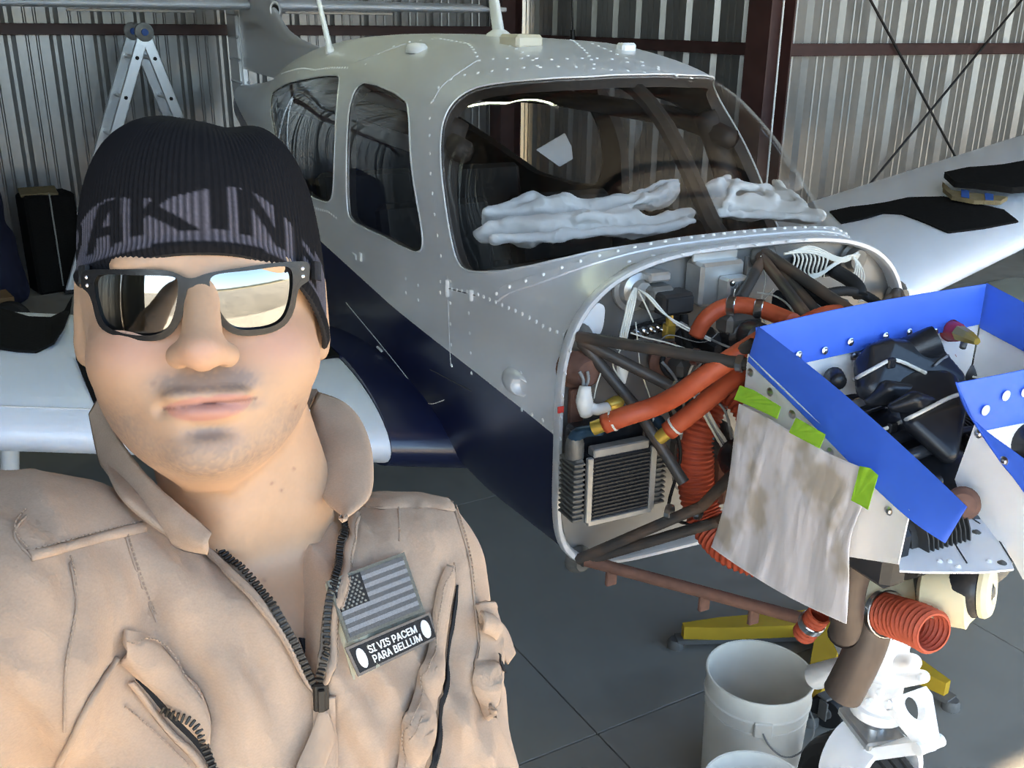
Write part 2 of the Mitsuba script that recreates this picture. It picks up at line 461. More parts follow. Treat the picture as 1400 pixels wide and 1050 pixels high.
STA = np.array([ # x, bottom, belt, top, half width, upper exponent, lower exponent
    (0.02, .575, .98, 1.375, .532, 3.3, 6.0), (-.08, .570, .99, 1.385, .535, 3.2, 6.0), (-.16, .562, 1.01, 1.43, .538, 2.9, 6.0), (-.30, .548, 1.05, 1.57, .545, 2.6, 6.0),
    (-.45, .535, 1.09, 1.69, .552, 2.7, 6.0), (-.60, .528, 1.11, 1.755, .560, 2.9, 5.5), (-.80, .525, 1.13, 1.79, .570, 3.1, 5.0), (-1.10, .52, 1.15, 1.815, .58, 3.2, 5.0),
    (-1.9, .52, 1.15, 1.82, .58, 3.2, 4.5), (-2.4, .545, 1.15, 1.805, .565, 3.0, 4.0), (-3.0, .62, 1.15, 1.765, .50, 2.7, 3.2), (-3.6, .72, 1.16, 1.70, .42, 2.4, 2.8),
    (-4.3, .85, 1.18, 1.56, .31, 2.3, 2.4), (-5.2, .98, 1.2, 1.45, .20, 2.2, 2.2), (-6.1, 1.08, 1.22, 1.38, .08, 2.0, 2.0)])
from scipy.interpolate import PchipInterpolator
_o = np.argsort(STA[:, 0])
_sta = PchipInterpolator(STA[_o, 0], STA[_o, 1:])
def section(x):
    return _sta(np.clip(x, -6.1, 0.02))
def body(x, phi, inset=0.0):
    """a point of the fuselage skin; phi: 0 to port, 90 degrees up"""
    s = section(np.asarray(x, float))
    zb, zc, zt, w, nu, nl = np.moveaxis(s, -1, 0)
    c, sn = np.cos(phi), np.sin(phi)
    h = np.where(sn >= 0, zt - zc, zc - zb) - inset
    n = np.where(sn >= 0, nu, nl)
    ww = w - inset
    r = (np.abs(c / ww) ** n + np.abs(sn / h) ** n) ** (-1 / n)
    return np.stack([np.broadcast_to(x, r.shape), r * c, zc + r * sn], -1)
def body_f(P):
    s = section(P[..., 0])
    zb, zc, zt, w, nu, nl = np.moveaxis(s, -1, 0)
    dz = P[..., 2] - zc
    h = np.where(dz >= 0, zt - zc, zc - zb); n = np.where(dz >= 0, nu, nl)
    return (np.abs(P[..., 1] / w) ** n + np.abs(dz / h) ** n) ** (1 / n) - 1
def on_body(px, py, t0=1.2, t1=7.0):
    """(x, phi) of the skin seen at (px, py), or of the nearest miss"""
    d = aray(px, py)
    t = np.linspace(t0, t1, 3000)
    P = ACO + d * t[:, None]
    F = np.where((P[:, 0] < 0.02) & (P[:, 0] > -6.1), body_f(P), 9)
    k = np.argmax(F < 0) if (F < 0).any() else np.argmin(F)
    p = P[k]
    a = math.atan2(p[2] - section(p[0])[1], p[1])
    return p[0], a + 2 * math.pi if a < -math.pi / 2 else a

PHASE = math.pi / 2
def smooth_poly(pts, n=5):
    return Polygon(rounded_path(np.array(pts), n, closed=True)).buffer(0)
def mirror(poly):
    return shapely.affinity.affine_transform(poly, [1, 0, 0, -1, 0, math.pi])
import shapely.affinity

# window outlines in (x, phi): found once from where the photograph shows their edges on the skin
def outline(pts):
    return [on_body(*q) for q in pts]
door_win = Polygon(outline([(496, 112), (515, 116), (540, 127), (557, 140), (560, 165), (561, 200), (566, 250), (575, 300), (579, 330), (578, 342), (568, 346), (545, 336), (510, 318), (485, 306), (476, 296), (474, 270), (474, 220), (475, 180), (478, 145), (485, 122)]))
rear_win = Polygon(outline([(466, 103), (430, 105.5), (404, 111), (388, 116), (372, 126), (370, 152), (376, 187), (388, 225), (405, 255), (430, 272), (448, 278), (455, 272), (457, 240), (459, 190), (462, 140)]))
# the windscreen: its starboard half, mirrored about the centre line
_half = outline([(1000, 318), (960, 324), (900, 332), (840, 341), (780, 353), (730, 364), (690, 371), (655, 373), (636, 371), (625, 362), (617, 330), (609, 280), (603, 230), (602, 190), (607, 158), (620, 137), (645, 121), (690, 113), (740, 109), (800, 106.5), (860, 105)])
_half = [(x, max(a, PHASE + 0.02)) for x, a in _half]
_half = [(_half[0][0] + 0.005, PHASE)] + _half[1:-1] + [(_half[-2][0] + 0.004, PHASE)]
screen = Polygon(_half + [(x, math.pi - a) for x, a in _half[-2:0:-1]]).buffer(0)
def soften(poly, sig=2.0, n=240):
    r = np.array(poly.exterior.coords)[:-1]
    L = np.r_[0, np.cumsum(np.linalg.norm(np.diff(np.vstack([r, r[:1]]), axis=0) * (1, .5), axis=1))]
    t = np.linspace(0, L[-1], n + 1)[:-1]
    q = np.stack([np.interp(t, L, np.r_[r[:, k], r[0, k]]) for k in (0, 1)], 1)
    return Polygon(np.stack([gaussian_filter1d(q[:, k], sig, mode='wrap') for k in (0, 1)], 1))
door_win, rear_win, screen = soften(door_win), soften(rear_win, 2.0), soften(screen, 2.5, 360)
port_door, port_rear = mirror(door_win), mirror(rear_win)
WINDOWS = {'windshield': screen, 'door_window': door_win, 'rear_window': rear_win, 'port_window': port_door, 'port_rear_window': port_rear}

def skin(region_ok, x0, x1, nx, nphi, inset=0.0, holes=None, keep=None):
    """the part of the skin between two stations as a fine mesh in (x, phi), less the holes or only inside keep"""
    from shapely import prepared
    xs = np.linspace(x0, x1, nx); ph = np.linspace(-math.pi / 2, 1.5 * math.pi, nphi)
    cut = prepared.prep(holes) if holes is not None else None
    V, F = [], []
    for i in range(nx - 1):
        for j in range(nphi - 1):
            c = sbox(xs[i], ph[j], xs[i + 1], ph[j + 1])
            g = c
            if keep is not None:
                if not keep.intersects(c):
                    continue
                g = c if keep.contains(c) else keep.intersection(c)
            elif cut is not None and cut.intersects(c):
                if cut.contains(c):
                    continue
                g = c.difference(holes)
            if g is c:
                q = [(xs[i], ph[j]), (xs[i + 1], ph[j]), (xs[i + 1], ph[j + 1]), (xs[i], ph[j + 1])]
                o = len(V); V += q; F += [(o, o + 1, o + 2), (o, o + 2, o + 3)]
            else:
                for part in getattr(g, 'geoms', [g]):
                    if part.geom_type != 'Polygon' or part.area < 1e-9:
                        continue
                    v, f = trimesh.creation.triangulate_polygon(part, engine='earcut')
                    o = len(V); V += [tuple(a) for a in v]; F += [tuple(a + o) for a in f]
    V, F = np.array(V), np.array(F)
    _, first, inv = np.unique(np.round(V, 6), axis=0, return_index=True, return_inverse=True)
    V = V[first]; F = inv.ravel()[F]
    F = F[(F[:, 0] != F[:, 1]) & (F[:, 1] != F[:, 2]) & (F[:, 0] != F[:, 2])]
    m = trimesh.Trimesh(body(V[:, 0], V[:, 1], inset), F, process=False)
    e = 2e-3
    N = np.cross(body(V[:, 0], V[:, 1] + e, inset) - body(V[:, 0], V[:, 1] - e, inset), body(np.minimum(V[:, 0] + e, 0.02), V[:, 1], inset) - body(V[:, 0] - e, V[:, 1], inset))
    N /= np.linalg.norm(N, axis=1, keepdims=True) + 1e-12
    out = np.stack([0 * V[:, 0], np.cos(V[:, 1]), np.sin(V[:, 1])], 1)
    N[(N * out).sum(1) < 0] *= -1
    f = np.asarray(m.faces)
    P = np.asarray(m.vertices)
    g = np.cross(P[f[:, 1]] - P[f[:, 0]], P[f[:, 2]] - P[f[:, 0]])
    fl = (g * N[f].mean(1)).sum(1) < 0
    f = f.copy(); f[fl] = f[fl][:, ::-1]
    m = trimesh.Trimesh(P, f, process=False)
    m.metadata['n'] = N
    return m
def air_n(key, m, material, **kw):
    k = 'airplane__' + key; i = 0
    while k in scene:
        i += 1; k = f'airplane__{key}_{i:03d}'
    scene[k] = {'type': 'ply', 'filename': meshkit.write_ply(m, False, normals=m.metadata['n']), 'face_normals': False, 'bsdf': {'type': 'ref', 'id': material}, 'to_world': AIR}
    tag(k, **kw)
    return k

def stripe_z(x):
    return 0.955 - 0.055 * x
def m_fuselage(p, n, uv):
    x = (p.x - PX0) * math.cos(PPSI) + (p.y - PY0) * math.sin(PPSI)
    lim = 0.955 - 0.055 * x
    navy = dr.select(p.z < lim, 1.0, 0.0)
    c = mix((0.60, 0.605, 0.61), (0.64, 0.645, 0.65), fbm(p.x * 5, p.y * 5, p.z * 5))
    return dr.select(p.z < lim, mi.Color3f(0.006, 0.010, 0.042), c)
mat('fuselage_paint', m_fuselage, rough=0.28, metal=0.15, spec=0.5, cc=0.8, ccg=0.96)
mat('silver_paint', (0.60, 0.605, 0.61), rough=0.28, metal=0.15, cc=0.8, ccg=0.96)
mat('wing_paint', (0.76, 0.80, 0.86), rough=0.3, metal=0.0, cc=0.7, ccg=0.95)
mat('navy_paint', (0.006, 0.010, 0.042), rough=0.25, cc=1.0, ccg=0.97)
mat('white_paint', (0.82, 0.82, 0.81), rough=0.35, cc=0.4)
mat('cabin_lining', (0.010, 0.009, 0.007), rough=0.8)
mat('brown_trim', (0.020, 0.015, 0.011), rough=0.7)
mat('black_rubber', (0.012, 0.012, 0.012), rough=0.7)
mat('black_cloth', lambda p, n, uv: mix((0.006, 0.006, 0.006), (0.014, 0.0135, 0.013), noise(p.x * 300, p.y * 300, p.z * 300)), rough=0.95, spec=0.1, sheen=0.1)
mat('window_trim', (0.62, 0.63, 0.62), rough=0.35)
scene['perspex'] = {'type': 'thindielectric', 'int_ior': 1.49}

allw = unary_union(list(WINDOWS.values()))
sk = skin(None, 0.0, -6.1, 150, 180, holes=allw)
air_n('fuselage', sk, 'fuselage_paint')
air('cabin_lining', skin(None, -0.06, -3.0, 60, 120, inset=0.03, holes=allw), 'cabin_lining', True, label='dark cabin lining seen through the windows')
for nm, w in WINDOWS.items():
    k = air_n('window', skin(None, max(q[0] for q in w.exterior.coords) + 0.01, min(q[0] for q in w.exterior.coords) - 0.01, 26, 180, inset=0.004, keep=w), 'perspex', label={'windshield': 'big clear raked windshield'}.get(nm))
    ring = np.array(w.exterior.coords)[:-1]
    ring = ring[np.r_[True, np.linalg.norm(np.diff(ring, axis=0), axis=1) > 0.004]]
    dense = np.vstack([np.linspace(a, b, 3)[:-1] for a, b in zip(ring, np.roll(ring, -1, 0))])
    P = body(dense[:, 0], dense[:, 1]); Pi = body(dense[:, 0], dense[:, 1], 0.035)
    n = len(P)
    # trim ring: a shallow lip round the opening, and the reveal behind it
    add(k + '__rim', grid_mesh(np.stack([P, Pi], 1), closed_u=True), 'brown_trim' if nm == 'windshield' else 'cabin_lining', to_world=AIR)
    Pc = np.vstack([P, P[:1]])
    if not nm.startswith('port'):
        add(k + '__trim', tube(Pc, 0.0032 if nm != 'windshield' else 0.0032, 6, cap=False), 'silver_paint', True, to_world=AIR)

# firewall bulkhead behind the windscreen base, glare shield, panel, floor, seats
def ysec(x, inset, n=60):
    ph = np.linspace(-math.pi / 2, 1.5 * math.pi, n)[:-1]
    return body(np.full(n - 1, x), ph, inset)
P = ysec(-0.45, 0.035)
shelf = []
for x in np.linspace(-0.10, -0.62, 10):
    z = 1.325 - 0.20 * (abs(x) - 0.1)
    hw = abs(body(np.array([x]), np.array([math.atan2(z - section(x)[1], 0.5)]), 0.05)[0, 1])
    shelf.append([[x, y, z + 0.012 - 0.18 * (y * y) * 0.6] for y in np.linspace(-hw, hw, 15)])
air('glare_shield', thick_grid(np.array(shelf), -0.02), 'cabin_lining', True, label='black glare shield under the windshield')
air('instrument_panel', box((0.03, 0.98, 0.34), (-0.62, 0, 1.02), 0.01), 'cabin_lining')
air('cabin_floor', box((2.2, 0.98, 0.03), (-1.4, 0, 0.66), 0.005), 'cabin_lining')
for sx, sy in ((-1.35, -0.26), (-1.35, 0.26), (-2.15, -0.26), (-2.15, 0.26)):
    c = xf(cat(box((0.46, 0.44, 0.12), (0.2, 0, 0.22), 0.03)), None, (sx, sy, 0.66))
    b = box((0.10, 0.42, 0.40), (0, 0, 0.0), 0.035, rot([0, 1, 0], -14))
    s = air('seat', cat(c, xf(b, None, (sx - 0.09, sy, 1.06)), box((0.3, 0.34, 0.16), (sx + 0.18, sy, 0.75), 0.01)), 'cabin_lining')
# centre post behind the windscreen
a = body(np.array([-0.085]), np.array([PHASE]), 0.05)[0]; b = body(np.array([-0.66]), np.array([PHASE]), 0.06)[0]
cp = [body(np.array([x]), np.array([PHASE]), 0.045)[0] for x in np.linspace(-0.09, -0.72, 9)]
pts = np.array(cp)
prof = np.array([(-1, -1), (1, -1), (1.15, 0.2), (0.4, 1), (-0.4, 1), (-1.15, 0.2)]) * (0.02, 0.018)
tg = np.gradient(pts, axis=0); tg /= np.linalg.norm(tg, axis=1, keepdims=True)
nn = np.cross(tg, [0, 1, 0.0])
air('center_post', grid_mesh(np.array([[p + [0, 1, 0] * np.array([0, q[0], 0]) * 0 + np.array([0, q[0], 0]) + nv * (q[1] if nv[0] > 0 else -q[1]) for q in prof] for p, nv in zip(pts, nn)]), closed_v=True), 'brown_trim', label='dark centre post behind the windshield')
# cabin pillars inside: padded door posts
for s in (-1, 1):
    post = np.array([body(np.array([x]), np.array([PHASE - s * a]), 0.05)[0] for x, a in ((-0.70, 1.50), (-0.72, 1.30), (-0.76, 1.12), (-0.80, 0.95), (-0.83, 0.75))])
    air('door_post', tube(post, [0.05, 0.045, 0.045, 0.045, 0.04], 8, smooth_n=5), 'brown_trim', True)
    roofrail = np.array([body(np.array([x]), np.array([PHASE - s * 0.85]), 0.05)[0] for x in np.linspace(-0.72, -2.6, 8)])
    air('roof_rail', tube(roofrail, 0.035, 8, smooth_n=4), 'brown_trim', True)

# rivets in rows
def rivets(px_rows, r=0.0042, up=0.0012):
    ms = []
    base = trimesh.creation.icosphere(subdivisions=1, radius=1.0)
    for row in px_rows:
        uv = np.array([on_body(*q) for q in row[0]])
        P = body(uv[:, 0], uv[:, 1])
        L = np.r_[0, np.cumsum(np.linalg.norm(np.diff(P, axis=0), axis=1))]
        n = max(2, int(L[-1] / row[1]) + 1)
        t = np.linspace(0, L[-1], n)
        U = np.stack([np.interp(t, L, uv[:, k]) for k in (0, 1)], 1)
        A, B, C = body(U[:, 0], U[:, 1]), body(U[:, 0] - 0.01, U[:, 1]), body(U[:, 0], U[:, 1] + 0.02)
        N = np.cross(C - A, B - A); N /= np.linalg.norm(N, axis=1, keepdims=True)
        for a, nv in zip(A, N):
            if (a - [0, 0, section(a[0])[1]])[1] * nv[1] + (a[2] - section(a[0])[1]) * nv[2] < 0:
                nv = -nv
            m = base.copy()
            m.vertices = np.asarray(m.vertices) * r
            q = frame(z=nv, x=[1, 0.01, 0])
            m.vertices = (np.asarray(m.vertices) * (1, 1, 0.42)) @ q.T + a + nv * up * 0.4
            ms.append(m)
    return cat(ms)
ROWS = [([(612, 395), (660, 405), (720, 432), (782, 460)], 0.030), ([(616, 385), (616, 440), (618, 500)], 0.05),
        ([(640, 400), (642, 450), (645, 510)], 0.05), ([(590, 140), (588, 200), (592, 270), (603, 350)], 0.055), ([(592, 138), (600, 118), (625, 105), (680, 97), (740, 92), (820, 95), (900, 101), (945, 107)], 0.048),
        ([(655, 83), (700, 80), (760, 82), (830, 80), (900, 95)], 0.045), ([(655, 83), (640, 60), (600, 53), (560, 58)], 0.045), ([(500, 88), (515, 76), (535, 65), (560, 57)], 0.045), ([(385, 101), (430, 96), (475, 93)], 0.03),
        ([(780, 480), (772, 520), (768, 560), (766, 600)], 0.05), ([(790, 440), (815, 400), (845, 378)], 0.04), ([(850, 374), (900, 357), (960, 343), (1040, 335), (1100, 331)], 0.05), ([(860, 358), (920, 345), (1000, 334), (1090, 326), (1160, 325)], 0.055),
        ([(425, 283), (450, 290), (460, 298)], 0.03), ([(555, 381), (555, 400)], 0.07), ([(572, 390), (572, 410)], 0.07), ([(602, 385), (602, 400)], 0.05), ([(714, 560), (740, 572), (757, 590)], 0.05), ([(700, 508), (712, 506), (716, 540)], 0.04),
        ([(810, 60), (850, 78), (900, 92)], 0.05), ([(690, 60), (720, 75), (735, 90)], 0.05), ([(780, 55), (800, 70), (812, 88)], 0.05)]
air('rivets', rivets(ROWS, 0.0054), 'white_paint', True, kind='stuff', label='rows of bright rivet heads on the skin')
# skin seams and door outline: thin dark grooves lying on the skin
def seam(pts, r=0.0016, n=6):
    q = np.array(pts, float)
    L = np.r_[0, np.cumsum(np.linalg.norm(np.diff(q, axis=0), axis=1))]
    t = np.linspace(0, L[-1], max(4, int(L[-1] / 8)))
    uv = np.array([on_body(np.interp(a, L, q[:, 0]), np.interp(a, L, q[:, 1])) for a in t])
    if len(uv) > 8:
        uv = np.stack([gaussian_filter1d(uv[:, k], 1.5, mode='nearest') for k in (0, 1)], 1)
    P = body(uv[:, 0], uv[:, 1])
    return tube(P, r, 5)
mat('seam_dark', (0.05, 0.05, 0.052), rough=0.6)
mat('seam_light', (0.6, 0.61, 0.62), rough=0.4)
air('skin_seam', seam([(612, 372), (613, 420), (615, 470), (617, 505)]), 'seam_light')
air('skin_seam', seam([(612, 394), (650, 404)]), 'seam_dark')
air('skin_seam', seam([(587, 560), (593, 552), (612, 545)][::-1] + [(560, 520), (520, 470), (470, 410)]), 'seam_light')
air('skin_seam', seam([(588, 505), (640, 532), (645, 535)]), 'seam_dark')
air('skin_seam', seam([(480, 88), (520, 73), (560, 58)]), 'seam_light')
air('skin_seam', seam([(592, 140), (601, 118), (640, 92), (657, 80)]), 'seam_light')
# retainer strip along the foot of the windshield, riveted down
_sc = np.array(screen.exterior.coords)[:-1]
_lo = _sc[(_sc[:, 0] > -0.50) & (_sc[:, 1] > PHASE - 1.30) & (_sc[:, 1] < PHASE + 1.30)]
_lo = _lo[np.argsort(_lo[:, 1])]
_lo = np.array([[_lo[np.abs(_lo[:, 1] - a) < 0.08, 0].max() if (np.abs(_lo[:, 1] - a) < 0.08).any() else np.nan, a] for a in np.linspace(_lo[0, 1], _lo[-1, 1], 90)])
_lo = _lo[~np.isnan(_lo[:, 0])]
_lo[:, 0] = gaussian_filter1d(_lo[:, 0], 3, mode='nearest')
st = np.stack([body(_lo[:, 0] + o, _lo[:, 1], -h) for o, h in ((-0.004, 0.002), (0.000, 0.006), (0.022, 0.006), (0.030, 0.004), (0.032, 0.001))], 1)
g = thick_grid(st, 0.003)
air('retainer_strip', g, 'silver_paint', 35, label='riveted retainer strip along the foot of the windshield')
_m = []
for a in np.linspace(_lo[0, 1] + .03, _lo[-1, 1] - .03, 34):
    x = np.interp(a, _lo[:, 1], _lo[:, 0]) + 0.012
    p = body(np.array([x]), np.array([a]), -0.006)[0]
    _m.append(xf(trimesh.creation.icosphere(subdivisions=1, radius=0.005), None, p))
air('retainer_strip__rivets', cat(_m), 'white_paint', True, kind='stuff')

# side scoop, door latch, hinges
u = on_body(706, 522)
p = body(np.array([u[0]]), np.array([u[1]]))[0]
sc = surface_net(lambda q: smax(d_ell(q, (0, 0, 0), (0.062, 0.028, 0.033)), np.maximum(-(d_cone(q, (0.03, -0.012, 0), (0.08, -0.014, 0), 0.018, 0.018)), -q[:, 1] - 0.05) if False else -(d_cone(q, (0.035, -0.010, 0), (0.09, -0.012, 0), 0.019, 0.019)), 0.004), (-0.08, -0.05, -0.05), (0.08, 0.05, 0.05), 0.003)
air('air_scoop', xf(sc, None, p), 'silver_paint', True, label='small round air scoop on the side')
for q, sz in (((485, 350), (0.05, 0.012, 0.02)), ((494, 351), (0.02, 0.014, 0.03)), ((613, 394), (0.012, 0.02, 0.05)), ((646, 404), (0.012, 0.02, 0.03)), ((520, 477), (0.05, 0.012, 0.008))):
    u = on_body(*q); p = body(np.array([u[0]]), np.array([u[1]]))[0]
    air('door_latch' if q[0] < 500 else 'hinge', box(sz, p, 0.003), 'window_trim')
# roof antennas and pads
def foil(z0, z1, c0, c1, th, sweep, n=10):
    prof = np.array([(0.5, 0), (0.35, 0.35), (0.1, 0.5), (-0.2, 0.4), (-0.5, 0.0), (-0.2, -0.4), (0.1, -0.5), (0.35, -0.35)])
    P = []
    for t in np.linspace(0, 1, n):
        c = c0 + (c1 - c0) * t
        P.append([(q[0] * c - sweep * t, q[1] * th * (1 - 0.6 * t), z0 + (z1 - z0) * t) for q in prof])
    return grid_mesh(np.array(P), closed_v=True)
def roof_at(px, py, y=None):
    u = on_body(px, py)
    return body(np.array([u[0]]), np.array([u[1]]))[0]
p = roof_at(628, 50) * [1, 0, 1] + [0, 0.02, 0]
p[2] = section(p[0])[2] - 0.004
k = air('blade_antenna', xf(foil(0.0, 0.42, 0.10, 0.05, 0.03, 0.16), None, p), 'white_paint', True, label='tall white blade antenna on the cabin roof')
add(k + '__base', xf(lathe([(0.001, 0.03), (0.02, 0.028), (0.045, 0.012), (0.055, 0)], 20), np.diag([1.5, 0.8, 1]), p), 'white_paint', True, to_world=AIR)
p = roof_at(452, 72); 
air('whip_antenna', tube([p - [0, 0, 0.005], p + [-0.02, 0, 0.03], p + [-0.22, -0.02, 0.42]], [0.022, 0.013, 0.006], 10), 'white_paint', True, label='thin white whip antenna aft on the roof')
p = roof_at(570, 68)
air('roof_pad', xf(lathe([(0.001, 0.022), (0.03, 0.02), (0.04, 0.008), (0.042, -0.01)], 20), np.diag([1.5, 0.8, 1]), p), 'white_paint', True)
mat('cream_plastic', (0.62, 0.56, 0.42), rough=0.5)
p = roof_at(712, 60)
air('roof_antenna', box((0.13, 0.09, 0.04), p + [0, 0, 0.008], 0.012), 'cream_plastic', label='small cream box antenna on the roof')
p = roof_at(856, 68)
air('roof_pad', box((0.045, 0.05, 0.03), p + [0, 0, 0.005], 0.008), 'white_paint')

# ------------------------------------------------------------------ wings and tail
def airfoil(n=24, t=0.15):
    b = np.linspace(0, np.pi, n)
    x = (1 - np.cos(b)) / 2
    y = 5 * t * (0.2969 * np.sqrt(x) - 0.126 * x - 0.3516 * x ** 2 + 0.2843 * x ** 3 - 0.1036 * x ** 4)
    cam = 0.02 * (1 - (2 * x - 0.8) ** 2)
    up = np.stack([x, cam + y], 1); lo = np.stack([x, cam - y], 1)
    return np.vstack([up[::-1], lo[1:-1]])
def wing(stations, t=0.15, n=24):
    """stations: (leading edge point, chord, incidence)"""
    af = airfoil(n, t)
    P = np.array([[np.array(le) + [-q[0] * c, 0, q[1] * c - math.radians(inc) * q[0] * c] for q in af] for le, c, inc in stations])
    m = grid_mesh(P, closed_v=True)
    k = len(af)
    caps = []
    for row, fl in ((P[0], False), (P[-1], True)):
        c = trimesh.Trimesh(np.vstack([row, row.mean(0)]), [((i + 1) % k, i, k) if not fl else (i, (i + 1) % k, k) for i in range(k)], process=False)
        caps.append(c)
    return cat(m, *caps)
def wle(s, y):
    a = abs(y)
    off = 0 if s < 0 else -0.10
    return np.array([-0.63 - 0.20 * (a - 0.55) * (1 if a < 2.2 else 1) * (1 if a < 1.9 else 1.0) + off * min(1, max(0, (a - 0.6) / 0.6)), s * a, 0.645 + 0.142 * (a - 0.55)])
for s in (-1, 1):
    st = [(wle(s, y), 1.72 - 0.10 * (y - 0.5), 2.0) for y in (0.30, 0.55, 0.72)]
    g = wing(st, 0.17); 
    if s > 0: g.invert()
    air('wing_fairing', g, 'navy_paint', 35, label='navy wing root fairing')
    st = [(wle(s, y), 1.72 - 0.10 * (y - 0.5), 2.0) for y in (0.722, 1.0, 1.5, 2.0, 2.6, 3.2, 3.9, 4.6, 4.78)]
    st[-1] = (st[-1][0] + [-0.12, 0, 0.0], 0.9, 2.0)
    g = wing(st, 0.15)
    if s > 0: g.invert()
    w = air('wing', g, 'wing_paint', 35)
    # flap and aileron joints, a walkway on the starboard root, stall strip line
    for f in (0.055,) if s < 0 else ():
        P = []
        for y in np.linspace(0.8, 2.6, 10):
            le = wle(s, y); c = 1.72 - 0.10 * (y - 0.5)
            q = airfoil(24, 0.15); i = np.argmin(np.abs(q[:24, 0] - f))
            P.append(le + [-q[i, 0] * c, 0, q[i, 1] * c - math.radians(2) * q[i, 0] * c + 0.001])
        add(w + '__seam', tube(P, 0.003, 5), 'window_trim', to_world=AIR)
_af = airfoil(60, 0.15)[:60][::-1]
def wing_top(x, y):
    """height of the wing's upper surface"""
    a = np.abs(y)
    off = np.where(y < 0, 0, -0.10)
    lx = -0.63 - 0.20 * (a - 0.55) + off * np.clip((a - 0.6) / 0.6, 0, 1)
    c = 1.72 - 0.10 * (a - 0.5)
    f = np.clip((lx - x) / c, 0, 1)
    return 0.645 + 0.142 * (a - 0.55) + np.interp(f, _af[:, 0], _af[:, 1]) * c - math.radians(2) * f * c
def on_wing(px, py):
    d = aray(px, py)
    t = np.linspace(1.0, 9, 4000)
    P = ACO + d * t[:, None]
    return P[np.argmax(P[:, 2] < wing_top(P[:, 0], P[:, 1]))]
# main gear legs under the wings
for s in (-1, 1):
    g = air('main_gear', cat(tube([wle(s, 1.72) + [-0.75, 0, -0.05], wle(s, 1.76) + [-0.78, 0, -0.35], [wle(s, 1.7)[0] - 0.82, s * 1.80, 0.18]], [0.032, 0.03, 0.028], 10)), 'white_paint', True)
    c = (wle(s, 1.7)[0] - 0.82, s * 1.89, 0.185)
    add(g + '__tire', lathe([(0.085, -0.06), (0.12, -0.075), (0.165, -0.068), (0.185, -0.03), (0.185, 0.03), (0.165, 0.068), (0.12, 0.075), (0.085, 0.06)], 30, c, (0, 1, 0)), 'black_rubber', 40, to_world=AIR)
    add(g + '__hub', lathe([(0.001, -0.06), (0.05, -0.062), (0.09, -0.05), (0.09, 0.05), (0.05, 0.062), (0.001, 0.06)], 24, c, (0, 1, 0)), 'white_paint', 30, to_world=AIR)
# fin, rudder, tailplane
finp = [(-3.45, 1.70), (-3.9, 1.705), (-4.3, 1.74), (-4.6, 1.80), (-4.82, 1.90), (-4.98, 2.02), (-5.55, 2.9), (-6.05, 2.9), (-5.95, 1.36), (-5.2, 1.40), (-4.3, 1.52), (-3.8, 1.6)]
def slab(poly, th, taper=0.25):
    """an upright panel in the x-z plane with rounded section: thick in the middle, thin at its rim"""
    P = Polygon(poly)
    layers = []
    inner = P.buffer(-0.035).buffer(0.0)
    m = []
    for sgn in (1, -1):
        a = prism(P, th * 0.5, (0, 0, 0)); m.append(a)
    body_ = trimesh.creation.extrude_polygon(P, th * 0.35, engine='earcut')
    mid = trimesh.creation.extrude_polygon(inner if inner.geom_type == 'Polygon' else max(inner.geoms, key=lambda g: g.area), th, engine='earcut')
    body_.apply_translation([0, 0, -th * 0.175]); mid.apply_translation([0, 0, -th * 0.5])
    hull = cat(body_, mid)
    R = np.array([[1, 0, 0], [0, 0, -1], [0, 1, 0.0]])
    hull.vertices = np.asarray(hull.vertices) @ R.T
    return hull
FY = 0.0
_a = airfoil(24, 1.0); _a[:, 1] -= (0.02 * (1 - (2 * _a[:, 0] - 0.8) ** 2))
_st = [(-4.10, 1.50), (-4.15, 1.62), (-3.62, 1.702), (-3.98, 1.722), (-4.30, 1.75), (-4.55, 1.79), (-4.74, 1.85), (-4.88, 1.93), (-4.97, 2.02), (-5.10, 2.2), (-5.55, 2.9)]
_P = np.array([[[x - q[0] * (x + 6.0), q[1] * 0.105 * min(1, (x + 6.0) / 1.2), z] for q in _a] for x, z in _st])
_fm = grid_mesh(_P, closed_v=True); _fm.invert()
air('fin', _fm, 'silver_paint', True)
rp = [(-5.97, 1.36), (-6.07, 2.9), (-6.42, 2.9), (-6.38, 1.30), (-6.3, 1.16), (-6.0, 1.20)]
k = air('rudder', slab(rp, 0.06), 'silver_paint', 25)
for i, z in enumerate(np.linspace(1.4, 2.7, 9)):
    add(k + '__rib', cyl((-6.0, -0.03, z), (-6.36, -0.022, z), 0.012, 8), 'silver_paint', True, to_world=AIR)
    add(k + '__rib', cyl((-6.0, 0.03, z), (-6.36, 0.022, z), 0.012, 8), 'silver_paint', True, to_world=AIR)
